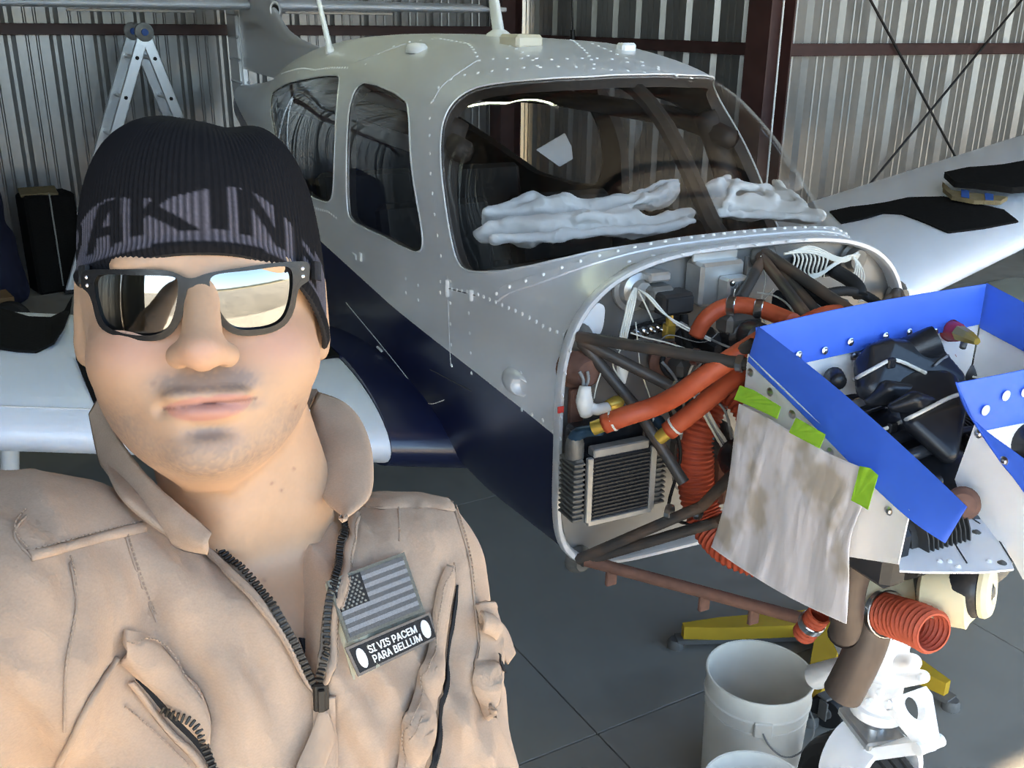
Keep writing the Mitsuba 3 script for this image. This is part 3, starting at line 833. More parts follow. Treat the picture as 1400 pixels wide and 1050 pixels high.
# ring-shaped air intake in the fin's leading edge
p = aon(376, 13, 1, 0.0)
rg = lathe([(0.030, 0), (0.034, 0.012), (0.044, 0.008), (0.050, -0.01), (0.046, -0.12), (0.028, -0.03), (0.030, 0)], 28)
air('air_intake', xf(rg, frame(z=(0.85, -0.25, 0.12), x=(0, 1, 0)) @ np.diag([0.8, 1.2, 1]), p), 'silver_paint', True, label='oval cabin air intake in the fin leading edge')
air('air_intake__throat', xf(lathe([(0.0005, -0.02), (0.030, -0.018)], 20), frame(z=(0.85, -0.25, 0.12), x=(0, 1, 0)) @ np.diag([0.8, 1.2, 1]), p), 'cabin_lining')
for s in (-1, 1):
    st = [((-5.35 - 0.03 * y, s * y, 1.935 + 0.0 * y), 0.80 - 0.10 * y, 0.0) for y in (0.05, 0.5, 1.0, 1.5, 1.72, 1.80)]
    st[-1] = (np.array(st[-1][0]) + [-0.08, 0, 0], 0.45, 0)
    g = wing(st, 0.10)
    if s > 0: g.invert()
    k = air('stabilizer', g, 'wing_paint', 35)
    tabm = box((0.16, 0.85, 0.018), (-6.02, s * 0.75, 1.90), 0.004)
    add(k + '__trim_tab', tabm, 'silver_paint', to_world=AIR)
    add(k + '__tip', box((0.62, 0.10, 0.035), (-5.72, s * 1.86, 1.94), 0.016), 'silver_paint', to_world=AIR)
# ------------------------------------------------------------------ firewall, engine mount, engine, baffles, nose gear (parts of the airplane)
def A(px, py, x):
    return aon(px, py, 0, x)
def m_firewall(p, n, uv):
    a = fbm(p.x * 7 + 3, p.y * 7, p.z * 7, octaves=4)
    b = smoothstep(0.52, 0.72, fbm(p.y * 3.1 + 9, p.z * 2.2, 1.0, octaves=4))
    c = mix((0.20, 0.205, 0.205), (0.31, 0.31, 0.305), a)
    return mix(c, mi.Color3f(0.12, 0.11, 0.09), b * 0.55)
mat('firewall_metal', m_firewall, rough=0.42, metal=0.55)
mat('bare_metal', lambda p, n, uv: mix((0.36, 0.36, 0.35), (0.55, 0.55, 0.53), fbm(p.x * 25, p.y * 25, p.z * 25)), rough=0.35, metal=0.7)
mat('dull_metal', lambda p, n, uv: mix((0.10, 0.098, 0.09), (0.22, 0.21, 0.19), fbm(p.x * 30, p.y * 30, p.z * 30)), rough=0.5, metal=0.5)
mat('mount_tube', lambda p, n, uv: mix((0.045, 0.04, 0.036), (0.12, 0.075, 0.05), smoothstep(0.45, 0.75, fbm(p.x * 12, p.y * 12, p.z * 12))), rough=0.45)
mat('orange_hose', lambda p, n, uv: mix((0.40, 0.060, 0.020), (0.52, 0.10, 0.035), fbm(p.x * 30, p.y * 30, p.z * 30)), rough=0.55)
mat('orange_duct', lambda p, n, uv: mix((0.36, 0.052, 0.022), (0.46, 0.085, 0.036), fbm(p.x * 20, p.y * 20, p.z * 20)), rough=0.6)
mat('wire_white', (0.66, 0.64, 0.56), rough=0.5)
mat('wire_grey', (0.25, 0.25, 0.24), rough=0.5)
mat('black_plastic', (0.014, 0.014, 0.015), rough=0.4)
mat('brass', (0.55, 0.38, 0.07), rough=0.35, metal=0.6)
mat('blue_fitting', (0.05, 0.10, 0.16), rough=0.3, metal=0.6)
mat('white_plastic', (0.78, 0.77, 0.72), rough=0.4)
mat('rust', lambda p, n, uv: mix((0.10, 0.05, 0.035), (0.2, 0.10, 0.07), fbm(p.x * 40, p.y * 40, p.z * 40)), rough=0.8)
mat('baffle_white', lambda p, n, uv: mix((0.74, 0.735, 0.72), (0.80, 0.795, 0.78), fbm(p.x * 8, p.y * 8, p.z * 8)), rough=0.38, cc=0.2)
mat('seal_blue', lambda p, n, uv: mix((0.045, 0.125, 0.60), (0.060, 0.155, 0.68), fbm(p.x * 9, p.y * 9, p.z * 9)), rough=0.5, spec=0.4)
mat('engine_black', lambda p, n, uv: mix((0.008, 0.009, 0.011), (0.022, 0.023, 0.026), fbm(p.x * 18, p.y * 18, p.z * 18)), rough=0.35, spec=0.5)
mat('tube_black', (0.022, 0.024, 0.028), rough=0.22, spec=0.7)
mat('fin_metal', (0.055, 0.053, 0.05), rough=0.5, metal=0.4)
mat('cream_paint', (0.66, 0.58, 0.38), rough=0.45)
mat('exhaust_pipe', lambda p, n, uv: mix((0.075, 0.062, 0.055), (0.15, 0.11, 0.085), fbm(p.x * 9, p.y * 9, p.z * 14)), rough=0.5, metal=0.4)
mat('red_plastic', (0.45, 0.035, 0.03), rough=0.4)
mat('label_white', (0.75, 0.76, 0.77), rough=0.5)
mat('gear_white', (0.90, 0.90, 0.89), rough=0.35, cc=0.5)
mat('chrome', (0.75, 0.75, 0.76), rough=0.12, metal=1.0)

# firewall plate with its flange
ph = np.linspace(0, 2 * math.pi, 161)[:-1]
ring0 = body(np.full(160, 0.0), ph, 0.004)[:, 1:]
fw = Polygon(ring0)
RYZ = np.array([[0, 0, 1], [1, 0, 0], [0, 1, 0.0]])           # polygon (y, z) extruded along x
air('firewall', prism(fw, 0.006, (-0.030, 0, 0), RYZ), 'firewall_metal', label='bare metal firewall with everything bolted to it')
rg = [body(np.full(160, x), ph, i) for x, i in ((-0.028, 0.012), (0.004, 0.012), (0.012, 0.006), (0.012, -0.002), (0.006, -0.005), (-0.012, -0.004))]
air('cowl_flange', grid_mesh(np.stack(rg, 1), closed_u=True), 'silver_paint', 40, label='bright flange around the firewall')
FW = -0.020
k = 'airplane__firewall'
for a in ((1022, 350, 1012, 470), (1085, 355, 1090, 400)):
    P = [A(a[0], a[1], FW), A(a[2], a[3], FW)]
    add(k + '__stiffener', tube(P, 0.006, 6), 'firewall_metal', to_world=AIR)
# grey-white worn paint patch plates
def on_fw(px, py, dx=0.0):
    return A(px, py, FW + dx)
def facing(m, px, py, dx=0.0, R=None):
    return xf(m, R, on_fw(px, py, dx))
X1 = np.array([[0, 0, 1], [1, 0, 0], [0, 1, 0.0]])            # local z -> airplane x
k = air('grommet', facing(lathe([(0.058, 0), (0.056, 0.006), (0.045, 0.008), (0.040, 0.022), (0.026, 0.030), (0.022, 0.045), (0.001, 0.044)], 24), 866, 393, 0, X1), 'bare_metal', 35, label='round firewall grommet with wires')
k = air('grommet', facing(lathe([(0.04, 0), (0.04, 0.006), (0.03, 0.01), (0.026, 0.03), (0.001, 0.03)], 20), 1163, 352, 0, X1), 'dull_metal', 35)
k = air('grommet', facing(lathe([(0.055, 0), (0.054, 0.006), (0.045, 0.012), (0.038, 0.05), (0.03, 0.06), (0.001, 0.06)], 24), 788, 500, 0, X1), 'rust', 35, label='rusty round boot on the firewall')
# relay
k = air('relay', facing(box((0.07, 0.065, 0.06), (0.035, 0, 0), 0.008), 884, 400, 0), 'dull_metal')
add(k + '__cover', facing(box((0.06, 0.085, 0.05), (0.075, 0.02, -0.005), 0.006), 884, 400, 0), 'black_plastic', to_world=AIR)
add(k + '__rim', facing(box((0.006, 0.07, 0.035), (0.107, 0.022, -0.005), 0.004), 884, 400, 0), 'black_rubber', to_world=AIR)
add(k + '__cap', facing(box((0.05, 0.06, 0.022), (0.03, 0, 0.045), 0.01), 884, 398, 0), 'bare_metal', to_world=AIR)
air('connector', facing(cat(tube([(0.05, 0, 0.05), (0.06, 0.006, 0.0), (0.055, 0.01, -0.04)], 0.009, 8), box((0.022, 0.026, 0.035), (0.055, 0.01, -0.035), 0.003)), 893, 425), 'brass', 30, label='yellow connector below the relay')
# regulator box
k = air('regulator', facing(box((0.07, 0.125, 0.105), (0.035, 0, 0), 0.008), 964, 379), 'bare_metal', label='silver voltage regulator box on the firewall')
add(k + '__plate', facing(box((0.008, 0.13, 0.02), (0.03, 0, 0.06), 0.003), 964, 379), 'bare_metal', to_world=AIR)
add(k + '__cover', facing(box((0.045, 0.068, 0.070), (0.09, 0.018, -0.010), 0.006), 964, 381), 'bare_metal', to_world=AIR)
add(k + '__sticker', facing(box((0.002, 0.046, 0.020), (0.1135, 0.018, -0.026), 0), 964, 381), 'label_white', to_world=AIR, label='white sticker')
for dy, dz in ((-0.008, 0.016), (0.044, 0.016), (-0.008, -0.038), (0.044, -0.038)):
    add(k + '__screw', facing(lathe([(0.001, 0.005), (0.006, 0.004), (0.007, 0)], 10, (0.113, dy, dz), (1, 0, 0)), 964, 381), 'chrome', to_world=AIR)
# terminal strip
k = air('terminal_strip', facing(box((0.02, 0.16, 0.03), (0.01, 0, 0), 0.004, rot([1, 0, 0], 7)), 888, 446), 'black_plastic')
for i in range(6):
    add(k + '__stud', facing(cat(cyl((0.018, 0, 0), (0.05, 0, 0), 0.004, 8), lathe([(0.001, 0.03), (0.008, 0.03), (0.008, 0.02), (0.001, 0.02)], 6, (0, 0, 0), (1, 0, 0))), 863 + i * 9.5, 450 - i * 2.2), 'chrome', to_world=AIR)
# multi-way connector block with its fan of wires
k = air('connector_block', facing(box((0.05, 0.125, 0.05), (0.03, 0, 0), 0.006, rot([1, 0, 0], -3)), 1102, 360), 'black_plastic', label='black connector block with a fan of white wires')
for i in range(9):
    a = on_fw(1082 + i * 5.6, 352 + (i % 2), 0.055); b = on_fw(1083 + i * 5.6, 368, 0.065); c = on_fw(1090 + i * 4.6, 377 + (i % 3), 0.05)
    add(k + '__wire', tube([a + [0.0, 0, 0.012], a + [0.012, 0, 0], b, c], 0.0026, 6, smooth_n=4), 'wire_white', True, to_world=AIR)
for i in range(4):
    o = np.array([0, 0.002 * i, 0.003 * i])
    add(k + '__wire', tube([on_fw(1072 + 5 * i, 347, 0.06) + o, on_fw(1105, 345 - i, 0.06) + o, on_fw(1130, 352, 0.065) + o, on_fw(1148, 358, 0.07) + o, on_fw(1170, 350, 0.04) + o], 0.003, 6, smooth_n=5), 'wire_white', True, to_world=AIR)
    add(k + '__wire', tube([on_fw(1092 + 4 * i, 377, 0.05) + o, on_fw(1112, 380, 0.06) + o, on_fw(1128, 372, 0.065) + o, on_fw(1147, 359, 0.07) + o, on_fw(1172, 353, 0.04) + o], 0.003, 6, smooth_n=5), 'wire_white', True, to_world=AIR)

def wire(pts, r=0.0022, m='wire_white', key='wire', label=None):
    return air(key, tube([A(*q) for q in pts], r, 6, smooth_n=5), m, True, label=label)
for i, off in enumerate((0, 3, 6, -3)):
    wire([(868 + off * .3, 394, .02), (862 + off, 412, .05), (858 + off, 430, .06), (852 + off, 455, .06), (847 + off, 478, .05)], 0.0026)
for off in (0, 3):
    wire([(872, 396, .02), (885 + off, 405, .06), (902 + off, 424, .08), (925, 440 + off, .10), (952, 454 + off, .12), (972, 463 + off, .14)], 0.0024)
wire([(872, 396, .02), (884, 420, .05), (893, 440, .05)], 0.0022)
wire([(862, 455, .04), (885, 462, .06), (910, 468, .08), (935, 476, .10), (948, 481, .12)], 0.0022)
wire([(869, 440, .02), (872, 470, .03), (876, 505, .03), (884, 530, .03), (889, 545, .03)], 0.0018)
wire([(822, 508, .05), (815, 530, .05), (812, 545, .05)], 0.0018)
for q in ((792, 508, 797, 530), (803, 508, 800, 530)):
    wire([(q[0], q[1], .05), ((q[0] + q[2]) / 2 + 3, (q[1] + q[3]) / 2, .06), (q[2], q[3], .06)], 0.004, 'wire_grey')
wire([(848, 478, .05), (842, 490, .06), (838, 500, .05), (846, 515, .06), (850, 528, .05)], 0.002)
for off in (0, 4, 8):
    wire([(950 + off, 495, .22), (942 + off, 512, .20), (946 + off, 535, .20), (958 + off, 560, .20), (975 + off, 590, .18), (988 + off, 612, .18), (996, 622, .18)], 0.003 if off < 8 else 0.0045, 'wire_white' if off != 4 else 'wire_grey')
for off in (0, 5, 10):
    wire([(890 + off, 555, .08), (893 + off, 572, .10), (898 + off * .5, 590, .10), (905, 612, .08), (918, 640, .06), (922, 662, .06), (930, 672, .07)], 0.0026, 'wire_white' if off != 5 else 'wire_grey')
wire([(900, 470, .05), (915, 458, .06), (960, 468, .10), (985, 450, .12), (1000, 430, .12)], 0.0015, 'wire_grey')
wire([(1040, 350, .03), (1046, 385, .03), (1040, 420, .05), (1046, 440, .06)], 0.0015)
wire([(1058, 395, .03), (1045, 410, .03), (1035, 428, .03)], 0.0015)
wire([(1005, 395, .12), (1003, 405, .12), (1001, 420, .1), (998, 432, .1)], 0.0016)
for i in range(5):
    wire([(1166, 350, .04), (1170 + i * 2, 365, .05), (1168 + i * 3, 382 + i, .06), (1182 - i * 2, 392, .06), (1176 + i * 3, 402, .06), (1186 - 3 * i, 412, .06)], 0.0018)
# white sensor fittings at the starboard side
k = air('fuel_fitting', xf(cat(tube([A(800, 528, .07), A(799, 548, .075), A(802, 565, .07)], [0.013, 0.020, 0.017], 12, smooth_n=3), tube([A(802, 556, .075), A(816, 560, .08), A(832, 556, .08)], [0.015, 0.013, 0.012], 12)), None), 'white_plastic', True, label='white elbow fitting by the rusty boot')
air('fuel_valve', tube([A(832, 556, .08), A(845, 550, .08), A(850, 545, .08)], [0.016, 0.018, 0.01], 10), 'brass', True)
air('bracket', box((0.02, 0.035, 0.09), on_fw(787, 555, 0.012), 0.004), 'rust')
air('paint_patch', prism(smooth_poly([(-0.03, -0.05), (0.02, -0.045), (0.035, 0.0), (0.03, 0.03), (0.0, 0.035), (-0.01, 0.02), (-0.03, 0.01)]), 0.002, on_fw(808, 436, 0.002), X1), 'label_white', label='patch of flaking white paint on the firewall')
air('capacitor', tube([A(849, 495, .06), A(851, 508, .06), A(852, 524, .06)], [0.010, 0.014, 0.006], 10), 'white_plastic', True)
air('seal_tag', box((0.004, 0.016, 0.016), body(np.array([0.018]), np.array([math.pi + 0.0]), -0.006)[0] + [0.004, 0.0, 0.055], 0.002), 'red_plastic', label='dab of red on the flange')

# engine mount tubes
def strut(a, b, r=0.0135, m='mount_tube', key='mount_tube', bulge=True):
    P, Q = A(*a), A(*b)
    return air(key, tube([P, Q], r, 12), m, True)
for a, b in (((790, 460, .01), (1035, 500, .36)), ((793, 465, .01), (925, 532, .16)), ((795, 468, .01), (868, 555, .10)), ((868, 555, .10), (935, 660, .22)),
             ((790, 765, .01), (960, 692, .22)), ((795, 768, .01), (985, 712, .25)), ((925, 532, .16), (1030, 470, .34)), ((960, 692, .22), (1010, 640, .30)), ((985, 712, .25), (1015, 690, .34)),
             ((1040, 350, .01), (1118, 452, .33)), ((1045, 345, .01), (1180, 437, .34)), ((1050, 350, .01), (1115, 425, .22)), ((1045, 350, .01), (1012, 410, .15)), ((1222, 405, .01), (1180, 440, .30)), ((1225, 400, .01), (1215, 455, .30)), ((1228, 400, .01), (1240, 430, .14))):
    strut(a, b)
for q in ((790, 462), (790, 764), (1042, 348), (1224, 402)):
    air('mount_foot', facing(lathe([(0.001, 0.03), (0.02, 0.03), (0.024, 0.02), (0.036, 0.008), (0.038, 0)], 16), *q, 0, X1), 'dull_metal', 40)
for q in ((951, 488, .23), (1012, 497, .33), (925, 532, .16), (915, 700, .16), (955, 700, .2)):
    p = A(*q)
    air('tube_clamp', lathe([(0.016, -0.008), (0.019, -0.006), (0.019, 0.006), (0.016, 0.008)], 14, p, A(1035, 500, .36) - A(790, 460, .01)), 'chrome')
# nose gear drag brace running forward and down
P, Q = A(800, 766, .02), aon(1112, 850, 1, -0.05)
air('drag_brace', tube([P, Q], 0.015, 12), 'rust', True, label='long rusty brace tube from the firewall to the nose gear')
for q in ((838, 772, 836, 790), (968, 815, 966, 832), (1035, 815, 1036, 800)):
    t = (q[0] - 800) / 312; c = P + (Q - P) * t
    air('brace_lug', box((0.012, 0.03, 0.05), c + [0, 0, -0.025], 0.003), 'rust')
# long black hoses at port side
air('black_hose', tube([A(1140, 370, .04), A(1158, 380, .08), A(1172, 392, .12), A(1176, 405, .14)], 0.018, 10, smooth_n=4), 'black_rubber', True)
air('black_hose', tube([A(1060, 372, .05), A(1105, 395, .15), A(1150, 425, .25), A(1185, 438, .32)], 0.016, 10, smooth_n=4), 'black_rubber', True)
air('black_hose', tube([A(1120, 405, .15), A(1150, 398, .14), A(1185, 405, .14), A(1212, 425, .2)], 0.012, 10, smooth_n=4), 'black_rubber', True)
air('black_hose', tube([A(920, 470, .03), A(905, 500, .05), A(930, 520, .08), A(955, 505, .1), A(958, 480, .1)], 0.006, 8, smooth_n=5), 'black_rubber', True)
air('black_hose', tube([A(935, 430, .03), A(940, 470, .06), A(960, 490, .16)], 0.010, 8, smooth_n=5), 'black_rubber', True)
# magnetos and accessories at the engine's back
for q, r, L in (((1000, 452, .12), 0.042, 0.06), ((905, 490, .0), 0.05, 0.03), ((960, 590, .06), 0.05, 0.08), ((1000, 620, .18), 0.05, 0.08), ((1020, 455, .2), 0.035, 0.06)):
    p = A(*q)
    air('accessory', lathe([(0.001, L), (r * 0.6, L), (r, L * 0.75), (r, 0.02), (r * 0.8, 0), (0.001, 0)], 20, p, (1, 0, 0)), 'rust' if q[0] == 905 else 'engine_black', 35)
for q, sz, m_ in (((950, 470, .03), (.05, .10, .08), 'engine_black'), ((935, 505, .05), (.06, .07, .06), 'dull_metal'), ((985, 480, .10), (.08, .08, .07), 'engine_black'), ((1010, 440, .14), (.06, .10, .05), 'dull_metal'),
                  ((960, 540, .05), (.08, .12, .10), 'engine_black'), ((985, 640, .08), (.10, .07, .16), 'rust'), ((930, 620, .02), (.04, .05, .09), 'dull_metal'), ((1120, 425, .12), (.06, .16, .05), 'dull_metal'), ((1080, 410, .06), (.05, .09, .05), 'engine_black')):
    air('accessory_box', box(sz, A(*q), 0.012), m_)
wire([(930, 440, .06), (955, 455, .08), (985, 470, .16), (1010, 480, .2)], 0.003, 'wire_grey')
wire([(905, 495, .08), (925, 520, .1), (935, 560, .12), (930, 600, .1)], 0.004, 'wire_grey')
wire([(965, 500, .14), (975, 540, .18), (990, 560, .2), (1000, 600, .2)], 0.0035, 'wire_grey')
wire([(1035, 400, .04), (1060, 405, .08), (1080, 420, .14), (1090, 440, .2)], 0.0025)
wire([(915, 560, .1), (925, 590, .12), (928, 640, .1), (915, 700, .08), (935, 715, .12), (965, 712, .18)], 0.004, 'black_rubber')
air('accessory_case', box((0.12, 0.36, 0.36), (0.27, 0.05, 1.02), 0.03), 'engine_black')
k = air('carburetor', box((0.12, 0.14, 0.12), (0.34, 0.02, 0.80), 0.02), 'dull_metal')

# oil cooler: core, plates, side tanks, fittings
oc = A(840, 655, .09)
k = air('oil_cooler', cat(box((0.055, 0.165, 0.155), oc, 0.004)), 'engine_black', label='oil cooler with black fins on the firewall')
for i in range(15):
    add(k + '__fin', box((0.006, 0.150, 0.0035), oc + [0.029, 0.002, -0.068 + i * 0.0097], 0), 'fin_metal', to_world=AIR)
for s in (-1, 1):
    for i in range(12):
        add(k + '__tank_fin', box((0.07, 0.030, 0.0055), oc + [-0.006, s * 0.112, -0.072 + i * 0.0128], 0.0015), 'dull_metal', to_world=AIR)
    add(k + '__tank', box((0.06, 0.024, 0.155), oc + [-0.008, s * 0.108, 0], 0.004), 'dull_metal', to_world=AIR)
    add(k + '__plate', box((0.012, 0.016, 0.165), oc + [0.028, s * 0.086, 0.0], 0.002), 'bare_metal', to_world=AIR)
    add(k + '__boss', lathe([(0.001, 0.05), (0.018, 0.05), (0.022, 0.035), (0.022, 0)], 16, oc + [-0.005, s * 0.108, 0.075]), 'dull_metal', 40, to_world=AIR)
add(k + '__rail', box((0.012, 0.175, 0.014), oc + [0.028, 0, -0.084], 0.002), 'bare_metal', to_world=AIR)
add(k + '__rail', box((0.030, 0.15, 0.022), oc + [0.012, 0, 0.088], 0.003), 'bare_metal', to_world=AIR)
add(k + '__shroud', box((0.04, 0.2, 0.07), oc + [-0.05, 0, 0.10], 0.008), 'engine_black', to_world=AIR)
for s, b in ((-1, (822, 588, .14)), (1, (913, 593, .16))):
    a = oc + [-0.005, s * 0.108, 0.120]; c = A(*b)
    add(k + '__fitting', tube([a - [0, 0, 0.02], a + [0.004, 0.0, 0.01], a * 0.45 + c * 0.55 + [0, 0, 0.008], c], [0.017, 0.016, 0.013, 0.013], 12, smooth_n=3), 'blue_fitting', True, to_world=AIR)
# oil hoses
def hose(pts, r, key, label=None, m='orange_hose', ferr=None):
    P = [A(*q) for q in pts]
    k = air(key, tube(P, r, 14, smooth_n=7), m, True, label=label)
    for e in ferr or ():
        i, m2, rr = e
        d = unit(P[i] - P[i + (1 if i == 0 else -1)])
        add(k + '__ferrule', cyl(P[i] - d * 0.006, P[i] + d * 0.028, rr, 14), m2, 30, to_world=AIR)
        add(k + '__clamp', cyl(P[i] - d * 0.024, P[i] - d * 0.019, r * 1.07, 14), 'wire_white', 30, to_world=AIR)
    return k
hose([(826, 580, .15), (858, 568, .18), (890, 558, .20), (925, 541, .24), (955, 520, .27), (1000, 490, .30), (1045, 462, .33)], 0.022, 'oil_hose', 'orange firesleeved oil hose to the outer end of the cooler', ferr=((0, 'brass', 0.016),))
hose([(913, 590, .17), (945, 565, .20), (985, 532, .24), (1015, 505, .28), (1040, 475, .32)], 0.022, 'oil_hose', 'orange firesleeved oil hose to the inner end of the cooler', ferr=((0, 'brass', 0.016),))
hose([(952, 458, .12), (962, 440, .13), (980, 424, .14), (1005, 417, .16), (1035, 421, .20), (1065, 432, .25), (1085, 440, .30)], 0.019, 'oil_hose', 'orange hose arching over the accessories')
hose([(1075, 455, .3), (1120, 430, .30), (1165, 428, .27), (1205, 440, .26)], 0.015, 'oil_hose')
for t in ((1000, 418, .158), (1038, 422, .205)):
    p = A(*t)
    air('hose_clamp', lathe([(0.0195, -0.01), (0.0215, -0.008), (0.0215, 0.008), (0.0195, 0.01)], 16, p, A(1038, 422, .205) - A(1000, 418, .158)), 'chrome')
# ribbed orange ducts
def duct(pts, r, pitch, key, label, smooth_n=30, m='orange_duct', ends=(1, 1)):
    P = rounded_path(np.array([q for q in pts], float), smooth_n)
    L = np.r_[0, np.cumsum(np.linalg.norm(np.diff(P, axis=0), axis=1))]
    n = int(L[-1] / pitch * 6)
    s = np.linspace(0, L[-1], n)
    Q = np.stack([np.interp(s, L, P[:, i]) for i in range(3)], 1)
    rr = r * (1 - 0.055 + 0.055 * np.cos(2 * np.pi * s / pitch))
    t = np.linspace(0, 1, n); rr = rr * (ends[0] + (ends[1] - ends[0]) * t)
    out = tube(Q, rr, 24, cap=False)
    inn = tube(Q, rr - 0.004, 24, cap=False); inn.invert()
    k = 24; lip = []
    for o, inv in ((0, False), ((n - 1) * k, True)):
        i = np.arange(k); j = (i + 1) % k
        f = np.vstack([np.stack([i, j, j + k], 1), np.stack([i, j + k, i + k], 1)])
        v = np.vstack([np.asarray(out.vertices)[o:o + k], np.asarray(inn.vertices)[o:o + k]])
        lip.append(trimesh.Trimesh(v, f if inv else f[:, ::-1], process=False))
    return air(key, cat(out, inn, *lip), m, 50, label=label)
duct([A(978, 530, .08), A(964, 565, .09), A(953, 605, .10), A(951, 645, .11), A(957, 690, .13), A(972, 722, .17), A(1000, 750, .24), A(1040, 765, .30)], 0.046, 0.0125, 'air_duct', 'fat ribbed orange air duct curving down behind the rag')
duct([A(985, 520, .10), A(1010, 540, .16), A(1030, 570, .2)], 0.04, 0.0125, 'air_duct', None)

# baffles: white panels with blue seal strips
def panel(pts, th=0.003):
    """a flat-ish sheet through a polygon of 3-d points (fan), thickened"""
    P = np.asarray(pts, float)
    c = P.mean(0)
    n = unit(np.cross(P[1] - P[0], P[2] - P[0]))
    u, s, vt = np.linalg.svd(P - c); x = vt[0]; n2 = vt[2]
    y = np.cross(n2, x)
    q = np.stack([(P - c) @ x, (P - c) @ y], 1)
    m = prism(Polygon(q), th, (0, 0, -th / 2))
    m.vertices = np.asarray(m.vertices) @ np.stack([x, y, n2], 1).T + c
    return m
def strip(low, high, th=0.003, n=10, curl=None):
    lo, hi = rounded_path(np.array(low, float), n), rounded_path(np.array(high, float), n)
    m = max(len(lo), len(hi))
    re = lambda a: np.stack([np.interp(np.linspace(0, 1, m), np.linspace(0, 1, len(a)), a[:, i]) for i in range(3)], 1)
    lo, hi = re(lo), re(hi)
    P = np.stack([lo + (hi - lo) * t + (0 if curl is None else np.asarray(curl) * (t * t)) for t in np.linspace(0, 1, 5)], 1)
    return thick_grid(P, th)
def screw(p, n, r=0.0065, m='chrome'):
    return lathe([(0.0005, 0.005), (r * 0.6, 0.0045), (r, 0.0025), (r * 1.35, 0.0012), (r * 1.35, 0)], 12, p, n)
E0 = 'baffle'
k = air('baffle_rear', panel([(0.372, -0.300, 0.93), (0.372, -0.300, 1.245), (0.366, 0.05, 1.262), (0.356, 0.385, 1.250), (0.356, 0.385, 0.93)]), 'baffle_white', label='white rear engine baffle')
add(k + '__seal', strip([(0.384, -0.290, 1.205), (0.380, 0.05, 1.218), (0.368, 0.375, 1.225)], [(0.378, -0.292, 1.302), (0.372, -0.12, 1.312), (0.366, 0.10, 1.318), (0.358, 0.385, 1.318)], 0.0035), 'seal_blue', True, to_world=AIR, label='blue rubber seal strip')
for y in (-0.25, -0.18, -0.11, -0.04, 0.06, 0.13, 0.21, 0.29):
    add(k + '__screw', screw((0.386, y, 1.232 + 0.01 * (1 if -0.1 < y < 0.2 else 0)), (1, 0, 0.1)), 'chrome', to_world=AIR)
for y in (-0.015, 0.0, 0.05, 0.065):
    add(k + '__screw', screw((0.374, y, 1.203), (1, 0, 0)), 'chrome', to_world=AIR)
add(k + '__joint', box((0.004, 0.004, 0.10), (0.372, 0.028, 1.17)), 'seam_dark', to_world=AIR)
k = air('baffle_side', panel([(0.36, 0.39, 0.93), (0.36, 0.39, 1.25), (0.86, 0.42, 1.14), (0.86, 0.42, 0.98)]), 'baffle_white')
add(k + '__seal', strip([(0.365, 0.383, 1.215), (0.62, 0.398, 1.165), (0.88, 0.412, 1.11)], [(0.352, 0.395, 1.318), (0.62, 0.40, 1.26), (0.90, 0.40, 1.19)], -0.0035), 'seal_blue', True, to_world=AIR)
k = air('baffle_side', panel([(0.385, -0.312, 0.95), (0.385, -0.312, 1.252), (0.868, -0.358, 1.140), (0.862, -0.354, 1.036), (0.72, -0.34, 0.975)]), 'baffle_white', label='white starboard engine baffle with screws along its top')
add(k + '__seal', strip([(0.392, -0.316, 1.238), (0.62, -0.338, 1.186), (0.868, -0.360, 1.128), (0.935, -0.345, 1.112)], [(0.378, -0.286, 1.304), (0.62, -0.296, 1.255), (0.86, -0.318, 1.200), (0.948, -0.328, 1.178)], -0.0035), 'seal_blue', True, to_world=AIR, label='blue rubber seal strip')
nrm = (0.05, -1, 0)
for t in (0.02, 0.17, 0.33, 0.42, 0.58, 0.92):
    p = np.array([0.395, -0.315, 1.222]) * (1 - t) + np.array([0.866, -0.360, 1.112]) * t
    add(k + '__screw', screw(p + [0, -0.003, 0], nrm), 'chrome', to_world=AIR)
# front inlet floor and the panel beside the nose case
fl = [(0.862, -0.352, 1.034), aon(1262, 782, 2, 0.985), aon(1345, 783, 2, 0.985), aon(1388, 779, 2, 0.987), aon(1345, 660, 2, 1.0), aon(1310, 655, 2, 1.0), (0.66, -0.2, 1.0), (0.70, -0.335, 1.02)]
k = air('inlet_floor', panel([aon(1230, 781, 2, 0.990), aon(1262, 783, 2, 0.990), aon(1345, 783, 2, 0.990), aon(1386, 779, 2, 0.990), aon(1342, 655, 2, 0.990), aon(1300, 640, 2, 0.990), aon(1236, 668, 2, 0.990), aon(1222, 700, 2, 0.99)], 0.004), 'baffle_white', label='white inlet floor plate between the front baffles')
for a, b in (((1296, 728), (1322, 770)), ((1345, 705), (1384, 768)), ((1300, 690), (1340, 716))):
    add(k + '__seam', tube([aon(*a, 2, 0.9925), aon(*b, 2, 0.9925)], 0.0014, 5), 'seam_dark', to_world=AIR)
for q in ((1223, 768), (1335, 728), (1370, 770)):
    add(k + '__screw', screw(aon(*q, 2, 0.992), (0, 0, 1), 0.006), 'dull_metal', to_world=AIR)
for q in ((1298, 768), (1322, 727), (1266, 737), (1352, 768), (1285, 768), (1310, 775)):
    add(k + '__rivet', screw(aon(*q, 2, 0.992), (0, 0, 1), 0.004), 'baffle_white', to_world=AIR)
YI = -0.06
k = air('baffle_inner', panel([aon(1333, 580, 1, YI), aon(1362, 622, 1, YI), aon(1400, 672, 1, YI), aon(1440, 730, 1, YI), aon(1440, 840, 1, YI), aon(1398, 790, 1, YI), aon(1385, 765, 1, YI), aon(1310, 668, 1, YI), aon(1306, 655, 1, YI)]), 'baffle_white', label='white inner baffle panel beside the inlet')
